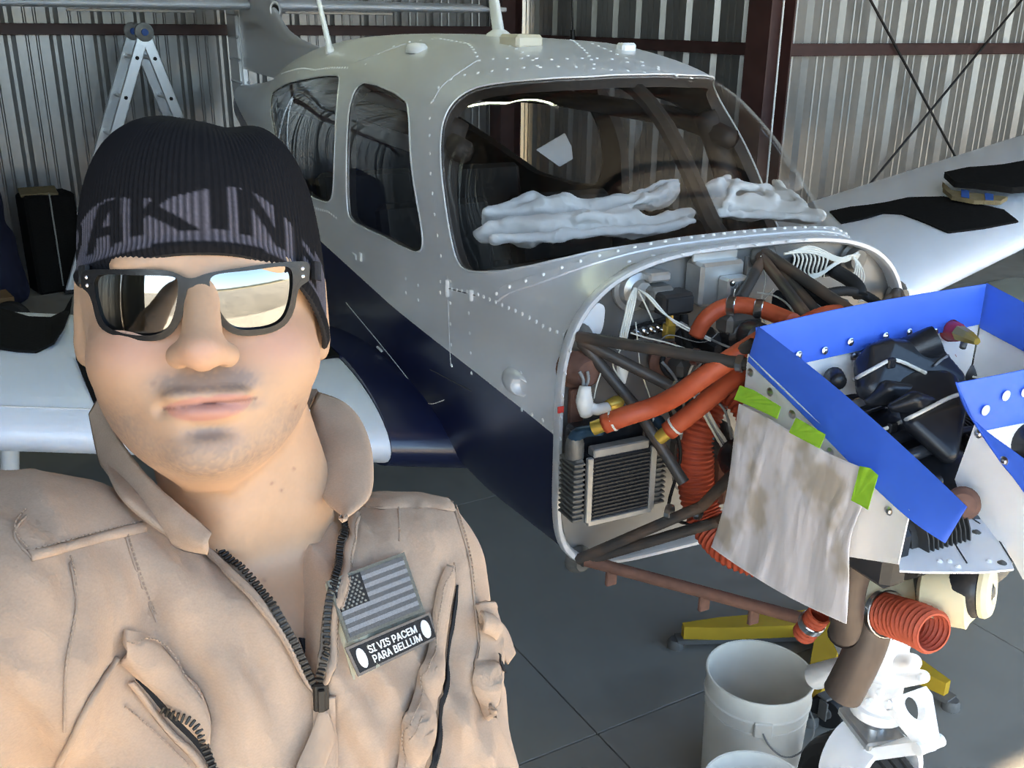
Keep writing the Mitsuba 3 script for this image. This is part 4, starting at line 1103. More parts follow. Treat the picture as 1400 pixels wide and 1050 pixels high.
add(k + '__seal', strip([aon(1333, 582, 1, YI - 0.006), aon(1400, 674, 1, YI - 0.006), aon(1440, 732, 1, YI - 0.006)], [aon(1308, 522, 1, YI + 0.0), aon(1330, 572, 1, YI), aon(1400, 628, 1, YI), aon(1440, 668, 1, YI)], 0.003), 'seal_blue', True, to_world=AIR, label='blue rubber seal strip')
for q in ((1337, 585), (1372, 622)):
    p = aon(q[0] + 1, q[1] + 8, 1, YI - 0.003)
    add(k + '__screw', screw(p, (0, -1, 0)), 'chrome', to_world=AIR)
xf0 = aon(1320, 560, 1, YI)[0]
XN = xf0 - 0.03
def NX(px, py):
    return aon(px, py, 0, XN)
k = air('baffle_front', panel([NX(1340, 590), NX(1400, 578), NX(1470, 560), NX(1470, 680), NX(1400, 690), NX(1352, 640)]), 'baffle_white', label='white front baffle with a round hole')
add(k + '__seal', strip([NX(1342, 597), NX(1400, 589), NX(1470, 575)], [NX(1309, 524), NX(1345, 517), NX(1400, 506), NX(1470, 490)], 0.003), 'seal_blue', True, to_world=AIR, label='blue rubber seal strip')
for q in ((1373, 540), (1399, 535), (1345, 560)):
    add(k + '__rivet', screw(NX(*q) + [0.004, 0, 0], (1, 0, 0), 0.008), 'label_white', to_world=AIR)
add(k + '__fitting', lathe([(0.001, 0.04), (0.03, 0.04), (0.035, 0)], 18, NX(1398, 600), (1, 0, 0)), 'engine_black', 35, to_world=AIR)
k = air('rubber_plug', xf(lathe([(0.001, 0.02), (0.022, 0.018), (0.03, 0.008), (0.03, -0.01)], 18), frame(z=(0.6, -0.7, 0.2), x=(1, 0, 0)), aon(1317, 688, 1, -0.10)), 'rust', 30, label='red-brown plug in the baffle corner')

# the engine: crankcase, four finned cylinders, tubes, cables
def ell_hull(items):
    pts = []
    s = trimesh.creation.icosphere(subdivisions=2)
    for c, r in items:
        pts.append(np.asarray(s.vertices) * r + c)
    return trimesh.Trimesh(np.vstack(pts)).convex_hull
_eng = (cat(ell_hull([((0.42, 0.03, 0.95), (0.05, 0.13, 0.14)), ((0.72, 0.05, 0.96), (0.05, 0.11, 0.08))]),
                      ell_hull([(aon(1180, 500, 0, .42), (.02, .02, .02)), (aon(1192, 480, 0, .42), (.015, .015, .015)), (aon(1215, 470, 0, .42), (.02, .015, .012)), (aon(1275, 478, 0, .42), (.02, .02, .015)), (aon(1300, 520, 0, .46), (.03, .03, .03)), (aon(1190, 530, 0, .46), (.03, .03, .03))]),
                      ell_hull([(aon(1190, 548, 0, .48), (.012, .012, .010)), (aon(1215, 530, 0, .50), (.02, .02, .015)), (aon(1240, 532, 0, .50), (.015, .02, .012)), (aon(1228, 545, 0, .50), (.02, .02, .015))]),
                      ell_hull([(aon(1222, 556, 0, .54), (.012, .012, .010)), (aon(1250, 545, 0, .56), (.02, .02, .015)), (aon(1268, 548, 0, .56), (.012, .02, .010)), (aon(1255, 560, 0, .56), (.02, .02, .012))]),
                      ell_hull([(aon(1230, 520, 0, .46), (.02, .02, .02)), (aon(1290, 520, 0, .50), (.03, .03, .02)), (aon(1300, 560, 0, .58), (.03, .03, .02)), (aon(1250, 580, 0, .58), (.02, .02, .02)), (aon(1295, 620, 0, .64), (.02, .02, .02))]),
                      box((0.36, 0.56, 0.06), (0.58, 0.06, 0.955), 0.02), box((0.36, 0.08, 0.16), (0.60, 0.33, 1.0), 0.03)))
k = air('engine', _eng, 'engine_black', 40, label='black engine case and cylinders between the baffles')
for x in (0.50, 0.72):
    for s in (-1, 1):
        y0 = 0.03
        cyl_ = [(0.001, 0.12), (0.062, 0.12), (0.062, 0.13)]
        for i in range(10):
            z = 0.135 + i * 0.0115
            cyl_ += [(0.062, z), (0.084, z + 0.001), (0.084, z + 0.004), (0.062, z + 0.005)]
        cyl_ += [(0.062, 0.26), (0.001, 0.26)]
        c = add(k + '__cylinder', lathe(cyl_, 26, (x, y0, 0.985), (0, s, 0)), 'fin_metal', to_world=AIR)
        add(k + '__rocker_cover', box((0.15, 0.06, 0.12), (x, y0 + s * 0.30, 0.985), 0.02), 'engine_black', to_world=AIR)
        for dx in (-0.035, 0.035):
            add(k + '__pushrod_tube', cyl((x + dx, y0 + s * 0.10, 1.055), (x + dx, y0 + s * 0.30, 1.05), 0.0115, 10), 'engine_black', True, to_world=AIR)
for a, b, r in (((1125, 556), (1190, 533), .011), ((1135, 580), (1219, 547), .011), ((1195, 609), (1279, 583), .013), ((1220, 632), (1307, 601), .013)):
    z = 1.10 if a[1] < 590 else 1.075
    add(k + '__intake_tube', tube([aon(*a, 2, z), aon(*b, 2, z - 0.0)], r, 12), 'tube_black', True, to_world=AIR)
def on_engine(px, py, z):
    """the point on the engine case seen there, a little proud of it, or else the point at height z"""
    d = unit(aray(px, py))
    hit, _, _ = _eng.ray.intersects_location([ACO], [d], multiple_hits=True)
    p = aon(px, py, 2, z)
    if len(hit):
        h = hit[np.argmin(np.linalg.norm(hit - ACO, axis=1))] - d * 0.007
        return h if np.linalg.norm(h - ACO) < np.linalg.norm(p - ACO) else p
    return p
def cable(pts, r=0.004, m='wire_white', label=None):
    P = np.array([on_engine(*q) for q in rounded_path(np.array(pts, float), 5)])
    return add(k + '__ignition_cable', tube(P, r, 8), m, True, to_world=AIR, label=label)
cable([(1128, 540, 1.10), (1165, 520, 1.13), (1205, 498, 1.15), (1222, 492, 1.15), (1245, 500, 1.14), (1266, 510, 1.12)], 0.0042)
cable([(1185, 596, 1.08), (1220, 582, 1.10), (1262, 562, 1.12), (1300, 543, 1.14), (1316, 538, 1.15)], 0.0042)
for q in ((1218, 494, 1.15), (1220, 582, 1.10)):
    p = on_engine(*q)
    add(k + '__cable_clip', box((0.014, 0.022, 0.022), p - [0, 0, 0.004], 0.004), 'black_plastic', to_world=AIR)
for i, a in enumerate((0.0, 0.5, 1.0)):
    cable([(1345, 468, 1.16), (1372, 478 - 4 * i, 1.16), (1352, 484 + 3 * i, 1.13), (1315, 478 + 4 * i, 1.12), (1290, 490, 1.10), (1278, 500, 1.09)], 0.0024, 'wire_grey')
cable([(1345, 468, 1.16), (1370, 470, 1.17), (1390, 486, 1.14), (1430, 490, 1.12)], 0.0024, 'wire_grey')
cable([(1330, 515, 1.10), (1362, 520, 1.10), (1440, 512, 1.10)], 0.003)
add(k + '__plug', tube([aon(1140, 515, 0, .40), aon(1146, 522, 0, .43)], [0.022, 0.018], 14), 'black_plastic', True, to_world=AIR)
air('air_outlet', xf(lathe([(0.027, 0.05), (0.033, 0.052), (0.035, 0.042), (0.033, -0.03), (0.027, -0.03), (0.027, 0.048)], 24), frame(z=(0.45, 0.75, 0.45), x=(0, 0, 1)), aon(1250, 478, 0, 0.42)), 'engine_black', 40, label='black air outlet with a rusty mouth')
air('air_outlet__mouth', xf(lathe([(0.001, 0.034), (0.027, 0.036)], 24), frame(z=(0.45, 0.75, 0.45), x=(0, 0, 1)), aon(1250, 478, 0, 0.42)), 'rust')
air('red_elbow', tube([aon(1292, 497, 2, 1.12), aon(1297, 484, 2, 1.15), aon(1306, 480, 2, 1.16)], [0.017, 0.017, 0.015], 12, smooth_n=4), 'orange_hose', True, label='short red elbow hose')
air('fuel_servo', cat(lathe([(0.001, 0.04), (0.05, 0.04), (0.06, 0.02), (0.06, 0)], 22, aon(1322, 512, 2, 1.08)), box((0.05, 0.05, 0.05), aon(1360, 492, 2, 1.1), 0.008), tube([aon(1298, 510, 2, 1.10), aon(1292, 492, 2, 1.13)], [0.024, 0.018], 12)), 'engine_black', 35)
k2 = air('spray_nozzle', tube([A(1300, 452, .37), A(1308, 454, .40), A(1318, 457, .43)], [0.026, 0.022, 0.014], 14), 'red_plastic', True, label='red and brass fitting through the rear baffle')
add(k2 + '__nut', tube([A(1312, 455, .42), A(1325, 461, .46), A(1336, 467, .49)], [0.018, 0.014, 0.008], 6), 'brass', to_world=AIR)
add(k2 + '__lever', tube([A(1320, 460, .44), A(1316, 476, .45)], [0.008, 0.007], 8), 'dull_metal', True, to_world=AIR)

# underneath: sump, exhaust, alternator, ducts
air('sump', cat(ell_hull([((0.40, 0.03, 0.84), (0.05, 0.14, 0.06)), ((0.72, 0.03, 0.86), (0.05, 0.10, 0.05))])), 'dull_metal', 40)
p = aon(1192, 812, 1, -0.13)
air('heat_muff', xf(lathe([(0.001, 0.16), (0.05, 0.155), (0.058, 0.14), (0.058, -0.06), (0.045, -0.075), (0.001, -0.08)], 26), frame(z=(0.55, 0.80, 0.10), x=(0, 0, 1)), p), 'cream_paint', 40, label='cream heat muff under the engine')
air('heat_muff__strap', xf(lathe([(0.059, -0.008), (0.062, -0.006), (0.062, 0.006), (0.059, 0.008)], 26, (0, 0, 0.08)), frame(z=(0.55, 0.80, 0.10), x=(0, 0, 1)), p), 'dull_metal')
air('muff_flange', xf(lathe([(0.001, 0.0), (0.062, 0.0), (0.064, -0.012), (0.05, -0.03), (0.001, -0.03)], 26), frame(z=(-0.55, -0.80, -0.10), x=(0, 0, 1)), p - np.array([0.55, 0.8, 0.1]) * 0.085), 'dull_metal', 40)
P = [aon(1178, 720, 1, -0.26), aon(1172, 760, 1, -0.26), aon(1160, 810, 1, -0.26), aon(1158, 850, 1, -0.25), aon(1152, 868, 1, -0.24)]
air('exhaust_riser', tube(P, [0.034, 0.034, 0.032, 0.03, 0.03], 16, smooth_n=4), 'exhaust_pipe', True)
P = np.array([aon(1196, 832, 1, -0.16), aon(1188, 870, 1, -0.17), aon(1172, 910, 1, -0.185), aon(1152, 948, 1, -0.20)])
q = rounded_path(P, 8); n = len(q)
o = tube(q, 0.040, 22, cap=False); i_ = tube(q, 0.036, 22, cap=False); i_.invert()
air('tail_pipe', cat(o, i_, tube(q[:2], 0.04, 22)), 'exhaust_pipe', True, label='wide sooty exhaust pipe pointing down')
p = aon(1302, 812, 1, -0.08)
k = air('alternator', xf(lathe([(0.001, 0.05), (0.03, 0.05), (0.05, 0.035), (0.062, 0.03), (0.062, -0.01), (0.055, -0.05), (0.03, -0.06), (0.001, -0.06)], 30), frame(z=(0.80, 0.50, 0.12), x=(0, 0, 1)), p), 'cream_paint', 35, label='cream starter gear drum')
p2 = aon(1336, 806, 1, -0.06)
k = air('pulley', xf(lathe([(0.016, 0.026), (0.024, 0.03), (0.046, 0.026), (0.052, 0.018), (0.052, 0.010), (0.03, 0.008), (0.018, 0.012)], 32), frame(z=(0.80, 0.40, 0.16), x=(0, 0, 1)), p2), 'cream_paint', 35, label='small cream pulley')
add(k + '__hub', xf(lathe([(0.001, 0.03), (0.010, 0.03), (0.018, 0.016), (0.018, 0.0)], 18), frame(z=(0.80, 0.40, 0.16), x=(0, 0, 1)), p2), 'dull_metal', 35, to_world=AIR)
add(k + '__rim', xf(lathe([(0.001, 0.006), (0.05, 0.008), (0.055, -0.002), (0.055, -0.03), (0.05, -0.04), (0.001, -0.04)], 32), frame(z=(0.80, 0.40, 0.16), x=(0, 0, 1)), p2), 'engine_black', 35, to_world=AIR)
air('alternator_bracket', panel([aon(1260, 800, 1, -0.12), aon(1290, 790, 1, -0.1), aon(1285, 820, 1, -0.12), aon(1268, 830, 1, -0.12)], 0.012), 'dull_metal')
duct([aon(1208, 838, 1, -0.16), aon(1228, 845, 1, -0.165), aon(1252, 853, 1, -0.17), aon(1277, 866, 1, -0.175)], 0.044, 0.012, 'air_duct', 'short ribbed orange duct stub with an open end', ends=(0.95, 1.0))
air('duct_clamp', xf(lathe([(0.046, -0.008), (0.048, -0.006), (0.048, 0.006), (0.046, 0.008)], 24), frame(z=aon(1228, 845, 1, -0.165) - aon(1208, 838, 1, -0.16), x=(0, 0, 1)), aon(1211, 839, 1, -0.16)), 'chrome', 30)
duct([aon(1122, 838, 1, -0.18), aon(1108, 855, 1, -0.18), aon(1098, 868, 1, -0.18)], 0.026, 0.012, 'air_duct', 'little orange hose stub below the rag')
air('duct_clamp', xf(lathe([(0.027, -0.01), (0.029, -0.008), (0.029, 0.008), (0.027, 0.01)], 20), frame(z=aon(1122, 838, 1, -0.18) - aon(1098, 868, 1, -0.18), x=(0, 0, 1)), aon(1110, 852, 1, -0.18)), 'chrome', 30)

# nose gear
YG = -0.03
def G(px, py, y=YG):
    return aon(px, py, 1, y)
top, bot = G(1222, 845), G(1200, 965)
ax = unit(top - bot)
g = air('nose_gear', cat(tube([top + ax * 0.16, top, top * .6 + bot * .4, bot], [0.040, 0.040, 0.044, 0.047], 20), lathe([(0.001, 0.012), (0.058, 0.01), (0.060, -0.012), (0.05, -0.02)], 22, bot, ax), lathe([(0.044, 0.014), (0.054, 0.01), (0.054, -0.01), (0.044, -0.014)], 22, top, ax), lathe([(0.044, 0.016), (0.056, 0.01), (0.056, -0.01), (0.044, -0.016)], 22, top * .45 + bot * .55, ax)), 'gear_white', 35, label='white cast nose gear leg')
for q, r, y in (((1182, 905), 0.018, -0.08), ((1255, 870), 0.02, -0.02), ((1248, 905), 0.018, -0.04), ((1262, 925), 0.014, -0.03)):
    add(g + '__lug', ell_hull([(G(*q, y), (r, r, r)), (G(1212, q[1]), (0.03, 0.02, 0.03))]), 'gear_white', 40, to_world=AIR)
for q in ((1205, 945), (1215, 962), (1190, 958), (1180, 905), (1262, 925)):
    add(g + '__bolt', lathe([(0.001, 0.012), (0.008, 0.011), (0.009, 0.0)], 6, G(*q, YG - 0.058), (0.3, -1, 0.1)), 'gear_white', 30, to_world=AIR)
pis0, pis1 = bot - ax * 0.01, G(1192, 992)
add(g + '__piston', cyl(pis0, pis1, 0.026, 18), 'chrome', True, to_world=AIR)
plate = G(1192, 993)
add(g + '__plate', box((0.13, 0.10, 0.022), plate, 0.006, frame(z=ax, x=(1, -0.25, 0))), 'bare_metal', to_world=AIR)
wc = np.array([plate[0] + 0.02, YG - 0.005, 0.178])
fork = []
for s in (-1, 1):
    P = rounded_path(np.array([plate + [0.0, 0.0, -0.018], plate + [0.01, s * 0.055, -0.03], plate + [0.015, s * 0.088, -0.085], wc + [0.0, s * 0.085, 0.06], wc + [0.0, s * 0.082, -0.02]]), 8)
    w = 0.055
    fork.append(thick_grid(np.stack([P + [dx, 0, 0] for dx in (-w, -w * .5, 0, w * .5, w)], 1), 0.014 * s))
add(g + '__fork', cat(*fork), 'gear_white', 40, to_world=AIR)
tp = []
for r, z in ((0.075, -0.055), (0.10, -0.066), (0.14, -0.066), (0.163, -0.055), (0.172, -0.044), (0.176, -0.030), (0.171, -0.027), (0.171, -0.023), (0.1775, -0.020), (0.178, -0.004), (0.172, -0.002), (0.172, 0.002), (0.178, 0.004), (0.1775, 0.020), (0.171, 0.023), (0.171, 0.027), (0.176, 0.030), (0.172, 0.044), (0.163, 0.055), (0.14, 0.066), (0.10, 0.066), (0.075, 0.055)):
    tp.append((r, z))
add(g + '__tire', lathe(tp, 60, wc, (0, 1, 0)), 'black_rubber', 25, to_world=AIR, label='black grooved nose tyre')
add(g + '__hub', lathe([(0.001, -0.07), (0.02, -0.07), (0.03, -0.045), (0.08, -0.05), (0.08, 0.05), (0.03, 0.045), (0.02, 0.07), (0.001, 0.07)], 30, wc, (0, 1, 0)), 'gear_white', 35, to_world=AIR)
add(g + '__axle', cyl(wc + [0, -0.10, 0], wc + [0, 0.10, 0], 0.012, 12), 'chrome', to_world=AIR)
# torque links, as forked plates meeting in front
apex = G(1270, 1018)
for a in (G(1238, 948), ):
    d = unit(apex - a); yv = np.array([0, 1, 0.0])
    nrm = unit(np.cross(d, yv))
    up = [a + yv * 0.045, a - yv * 0.045, apex - yv * 0.018, apex + d * 0.012, apex + yv * 0.018]
    out = Polygon([(0, 0.05), (0.02, 0.056), (np.linalg.norm(apex - a), 0.022), (np.linalg.norm(apex - a) + 0.014, 0), (np.linalg.norm(apex - a), -0.022), (0.02, -0.056), (0, -0.05)]).difference(smooth_poly([(0.015, 0.022), (0.015, -0.022), (np.linalg.norm(apex - a) * 0.5, -0.012), (np.linalg.norm(apex - a) * 0.5, 0.012)]))
    add(g + '__torque_link', prism(out, 0.024, a - nrm * 0.012, np.stack([d, yv, nrm], 1)), 'gear_white', to_world=AIR)
a = plate + np.array([0.05, -0.01, -0.02]); d = unit(apex - a); nrm = unit(np.cross(d, [0, 1, 0.0])); yv = np.cross(nrm, d); L = np.linalg.norm(apex - a)
add(g + '__torque_link', prism(Polygon([(-0.02, 0.05), (L, 0.022), (L + 0.012, 0), (L, -0.022), (-0.02, -0.05)]), 0.026, a - nrm * 0.013, np.stack([d, yv, nrm], 1)), 'gear_white', to_world=AIR)
add(g + '__link_bolt', cyl(apex - [0, 0.035, 0], apex + [0, 0.035, 0], 0.014, 14), 'gear_white', to_world=AIR)
air('steering_rod', cat(cyl(G(1115, 925, -0.06), G(1168, 912, -0.06), 0.03, 18)), 'white_paint', True, label='short white canister beside the exhaust')
air('shimmy_damper', cat(cyl(G(1148, 868, 0.0), G(1165, 905, 0.0), 0.022, 14)), 'white_paint', True)
for q in ((1205, 862, 1222, 846, 1228, 858), (1220, 875, 1232, 862, 1240, 880)):
    air('safety_wire', tube([G(q[0], q[1], -0.10), G(q[2], q[3], -0.10), G(q[4], q[5], -0.1)], 0.0012, 5, smooth_n=4), 'rust')
# ------------------------------------------------------------------ loose things on and around the airplane
mat('rag_cloth', lambda p, n, uv: mix(mix((0.60, 0.555, 0.55), (0.82, 0.78, 0.79), fbm(p.x * 60 + p.y * 20, p.y * 12, p.z * 7, octaves=4)), mi.Color3f(0.36, 0.28, 0.16), smoothstep(0.52, 0.70, fbm(p.x * 11.3 + 2, p.y * 9, p.z * 9, octaves=4)) * 0.6), rough=0.95, spec=0.1, bump=lambda p, n, uv: noise(p.x * 420, p.y * 60, p.z * 160), bscale=0.0012)
mat('green_tape', lambda p, n, uv: mix((0.25, 0.52, 0.025), (0.36, 0.66, 0.05), fbm(p.x * 50, p.y * 50, p.z * 50)), rough=0.55)
mat('towel_white', lambda p, n, uv: mix((0.70, 0.675, 0.63), (0.82, 0.80, 0.76), fbm(p.x * 14, p.y * 14, p.z * 14)), rough=0.95, spec=0.1, bump=lambda p, n, uv: noise(p.x * 500, p.y * 500, p.z * 500), bscale=0.0008)
mat('bucket_white', lambda p, n, uv: mix((0.60, 0.565, 0.48), (0.72, 0.69, 0.62), fbm(p.x * 9, p.y * 9, p.z * 5, octaves=4)), rough=0.45)
mat('jack_yellow', lambda p, n, uv: mix((0.50, 0.30, 0.02), (0.60, 0.38, 0.03), fbm(p.x * 16, p.y * 16, p.z * 16)), rough=0.45)
mat('jack_grey', (0.13, 0.125, 0.115), rough=0.6)
mat('aluminium', (0.72, 0.73, 0.74), rough=0.35, metal=0.6)
mat('navy_cover', (0.008, 0.011, 0.035), rough=0.85)
mat('cardboard', (0.20, 0.125, 0.06), rough=0.9)
mat('sticker', lambda p, n, uv: mix((0.42, 0.38, 0.13), (0.60, 0.58, 0.46), smoothstep(0.4, 0.6, fbm(p.x * 90, p.y * 90, p.z * 90))), rough=0.5)
mat('tan_edge', lambda p, n, uv: mix((0.13, 0.10, 0.05), (0.24, 0.19, 0.10), fbm(p.x * 40, p.y * 40, p.z * 40)), rough=0.8)
mat('blue_tape', (0.03, 0.09, 0.32), rough=0.6)
mat('grey_green', (0.16, 0.175, 0.15), rough=0.7)
scene['tube_glow'] = {'type': 'principled', 'base_color': rgb(.8, .8, .8)}

def world(P):
    return np.asarray(P) @ PR.T + PO

# the rag taped over the starboard baffle
def coons(top, bottom, left, right, n=40, m=40):
    rs = lambda p, k: np.stack([np.interp(np.linspace(0, 1, k), np.linspace(0, 1, len(p)), np.array(p, float)[:, i]) for i in range(2)], 1)
    sm = lambda p: rounded_path(np.array(p, float), 8)
    t, b, l, r = rs(sm(top), m), rs(sm(bottom), m), rs(sm(left), n), rs(sm(right), n)
    u, v = np.linspace(0, 1, m)[None, :, None], np.linspace(0, 1, n)[:, None, None]
    return (1 - v) * t[None] + v * b[None] + (1 - u) * l[:, None] + u * r[:, None] - ((1 - u) * (1 - v) * t[0] + u * (1 - v) * t[-1] + (1 - u) * v * b[0] + u * v * b[-1])
Q = coons([(1010, 552), (1050, 572), (1100, 602), (1150, 628), (1190, 644)], [(972, 748), (1000, 768), (1060, 806), (1110, 832), (1156, 853)], [(1010, 552), (1003, 600), (992, 680), (972, 748)], [(1190, 644), (1178, 690), (1162, 735), (1160, 790), (1156, 853)], 60, 60)
P = np.zeros(Q.shape[:2] + (3,))
for i in range(60):
    for j in range(60):
        u, v = j / 59, i / 59
        fold = 0.011 * (meshkit.noise(np.array([u * 5 + v * .8, v * 1.3, 2.0]), 3) - .5) * (.3 + v) + 0.006 * (meshkit.noise(np.array([u * 15 + v * 1.5, v * 2.2, 5.0]), 4) - .5) + .0025 * (meshkit.noise(np.array([u * 45 + v * 2, v * 6, 5.0]), 5) - .5)
        y = -0.345 - 0.028 * u - 0.012 - 0.02 * v - fold - (0.012 * max(0, 1 - abs(u - 0.55) / 0.2) * max(0, 0.25 - v) * 4 * 0)
        P[i, j] = aon(*Q[i, j], 1, y)
P = world(P)
m = thick_grid(P, 0.0025)
add('rag', m, 'rag_cloth', True, label='stained white shop rag taped over the starboard baffle of the engine', cat='rag')
for poly, lab in (([(1004, 546), (1012, 527), (1030, 533), (1068, 556), (1063, 573), (1050, 566), (1028, 556)], 'leftmost strip of green tape, holding the top corner of the rag'), ([(1079, 591), (1089, 571), (1108, 582), (1129, 594), (1121, 613), (1100, 602)], 'middle strip of green tape along the top of the rag'), ([(1164, 684), (1172, 655), (1176, 637), (1190, 640), (1201, 650), (1193, 676), (1187, 697), (1176, 690)], 'rightmost strip of green tape, hanging over the right corner of the rag')):
    g = Polygon(poly).segmentize(4)
    v, f = trimesh.creation.triangulate_polygon(g, engine='earcut')
    v3, f3 = [], []
    cx = np.mean(np.array(poly)[:, 0])
    base = [aon(px, py, 1, -0.345 - 0.028 * (px - 1010) / 180 - 0.021 - 0.0007 * math.sin(px * 0.35 + py * 0.2)) for px, py in v]
    base = np.array(base)
    c = base.mean(0)
    k = len(base)
    off = np.array([0, -0.0012, 0])
    mm = trimesh.Trimesh(v, f, process=False) if False else None
    edges = {}
    for t in f:
        for a, b in ((t[0], t[1]), (t[1], t[2]), (t[2], t[0])):
            edges[(a, b)] = edges.get((a, b), 0) + 1
    rim = [(a, b) for (a, b) in edges if (b, a) not in edges]
    F = [tuple(t) for t in f] + [tuple(t[::-1] + k) for t in f] + [q for a, b in rim for q in ((a, a + k, b + k), (a, b + k, b))]
    add('tape_strip', trimesh.Trimesh(world(np.vstack([base, base + off])), F, process=False), 'green_tape', label=lab, cat='tape')

# crumpled towels on the glare shield: soft heaps with folds pressed into them
def Z(px, py, z):
    return aon(px, py, 2, z)
def towel(key, lst, label, seed, ridges):
    ps = [(np.array([Z(*q[:3]) for q in pts]), [q[3] for q in pts]) for pts in lst]
    rd = [(np.array([Z(*q[:3]) for q in pts]), [q[3] for q in pts]) for pts in ridges]
    allp = np.vstack([p for p, _ in ps])
    def f(p):
        w = np.stack([meshkit.fbm(p * 8 + k * 7.7, 2, seed + k) - .5 for k in range(3)], 1)
        p2 = p + w * .07
        d = None
        for pts, r in ps:
            q = d_poly(p2, pts, r)
            q = d_poly(p2, pts, [a * 1.12 for a in r])
            d = q if d is None else smin(d, q, .05)
        for pts, r in rd:
            d = smin(d, d_poly(p + w * .05, pts, [a * .95 for a in r]), .018)
        c = np.abs(meshkit.noise(p2 * (14, 22, 22), seed + 5) - .5)
        c2 = np.abs(meshkit.noise(p2 * (30, 44, 44) + 3, seed + 6) - .5)
        return d - .022 * (.3 - c) - .008 * (.25 - c2)
    m = surface_net(f, allp.min(0) - .07, allp.max(0) + .07, .0045)
    m.vertices = world(m.vertices)
    add(key, m, 'towel_white', True, label=label, cat='towel')
towel('towel', [
    [(672, 318, 1.30, .026), (720, 316, 1.305, .030), (790, 310, 1.315, .030), (870, 302, 1.325, .028), (945, 296, 1.335, .022)],
    [(676, 298, 1.315, .026), (730, 292, 1.33, .032), (800, 286, 1.335, .032), (870, 280, 1.345, .028), (920, 266, 1.355, .022)]],
    'crumpled white towel on the glare shield, the long one on the left', 1,
    [[(664, 292, 1.335, .010), (700, 280, 1.355, .012), (722, 270, 1.365, .012), (742, 278, 1.355, .010), (775, 274, 1.36, .010)],
     [(770, 276, 1.36, .008), (830, 270, 1.365, .008), (890, 258, 1.37, .008), (932, 250, 1.375, .007)],
     [(838, 292, 1.35, .008), (880, 274, 1.365, .008), (928, 254, 1.38, .007)],
     [(668, 330, 1.30, .010), (760, 326, 1.30, .010), (860, 314, 1.315, .010), (955, 302, 1.33, .008)],
     [(790, 300, 1.345, .008), (860, 296, 1.345, .007), (930, 290, 1.35, .006)],
     [(690, 308, 1.325, .008), (735, 312, 1.32, .008), (770, 305, 1.33, .007)]])
towel('towel', [
    [(975, 288, 1.36, .020), (1030, 287, 1.365, .022), (1080, 291, 1.365, .018), (1112, 296, 1.365, .012)],
    [(975, 270, 1.37, .024), (1000, 256, 1.385, .024), (1035, 262, 1.385, .026), (1070, 276, 1.38, .022)]],
    'crumpled white towel on the glare shield, the short heap right of the centre post', 4,
    [[(972, 262, 1.385, .009), (1000, 234, 1.415, .010), (1020, 230, 1.42, .010), (1048, 244, 1.41, .010), (1076, 262, 1.40, .010), (1094, 284, 1.38, .009)],
     [(996, 280, 1.39, .008), (1012, 262, 1.405, .008), (1040, 258, 1.41, .008), (1058, 272, 1.40, .008)],
     [(945, 250, 1.38, .010), (965, 246, 1.385, .010)], [(985, 294, 1.362, .009), (1040, 294, 1.362, .009), (1118, 299, 1.362, .007)]])
# white card standing inside
add('sun_card', panel([world(aon(757 + 15, 182, 0, -1.75)), world(aon(733, 205, 0, -1.75)), world(aon(765, 228, 0, -1.75)), world(aon(783, 217, 0, -1.75)), world(aon(781, 200, 0, -1.75))], 0.004), 'label_white', label='pale card hanging inside the cabin behind the windshield', cat='card')

# black mats on the wings
def drape(px_poly, th=0.008, lift=0.002, step=9, up=None):
    g = Polygon(px_poly).segmentize(step)
    x0, y0, x1, y1 = g.bounds
    V = [tuple(q) for q in np.array(g.exterior.coords)[:-1]]
    pts = [(a, b) for a in np.arange(x0 + step / 2, x1, step) for b in np.arange(y0 + step / 2, y1, step) if g.buffer(-step * 0.4).contains(shapely.Point(a, b))]
    from scipy.spatial import Delaunay
    W = np.array(V + pts)
    tri = [t for t in Delaunay(W).simplices if g.buffer(0.5).contains(shapely.Point(*W[t].mean(0)))]
    tri = np.array(tri)
    B = np.array([on_wing(*w) for w in W])
    if up is not None:
        d = np.array([unit(aray(*w)) for w in W])
        B = B - d * (up(W)[:, None] / np.maximum(0.1, -d[:, 2:3]))
    B = B + [0, 0, lift]
    C = B + [0, 0, th]
    n = len(W)
    a = (W[tri[:, 1]] - W[tri[:, 0]]); b = (W[tri[:, 2]] - W[tri[:, 0]])
    flip = (a[:, 0] * b[:, 1] - a[:, 1] * b[:, 0]) > 0
    tri[flip] = tri[flip][:, ::-1]
    edges = set()
    for t in tri:
        edges |= {(t[0], t[1]), (t[1], t[2]), (t[2], t[0])}
    rim = [(a, b) for a, b in edges if (b, a) not in edges]
    F = [tuple(t + n) for t in tri] + [tuple(t[::-1]) for t in tri] + [q for a, b in rim for q in ((a, b, b + n), (a, b + n, a + n))]
    return trimesh.Trimesh(world(np.vstack([B, C])), F, process=False)
add('mat', drape([(1134, 291), (1162, 285), (1200, 281), (1242, 272), (1290, 271), (1330, 280), (1372, 289), (1392, 305), (1345, 314), (1296, 320), (1262, 305), (1232, 294), (1208, 293), (1180, 301), (1150, 307)]), 'black_cloth', label='flat black mat lying on the port wing beside the cabin', cat='mat')
add('mat', drape([(1288, 256), (1320, 249), (1360, 247), (1402, 239), (1420, 236), (1420, 276), (1380, 279), (1340, 273), (1302, 270)], th=0.03, lift=0.05), 'black_cloth', label='thick black pad farther out on the port wing', cat='mat')
k = add('taped_board', drape([(1287, 259), (1300, 271), (1340, 276), (1376, 280), (1366, 286), (1330, 285), (1300, 279), (1288, 268)], th=0.02, lift=0.02), 'tan_edge', label='tan board with blue tape patches under the black pad on the port wing', cat='board')
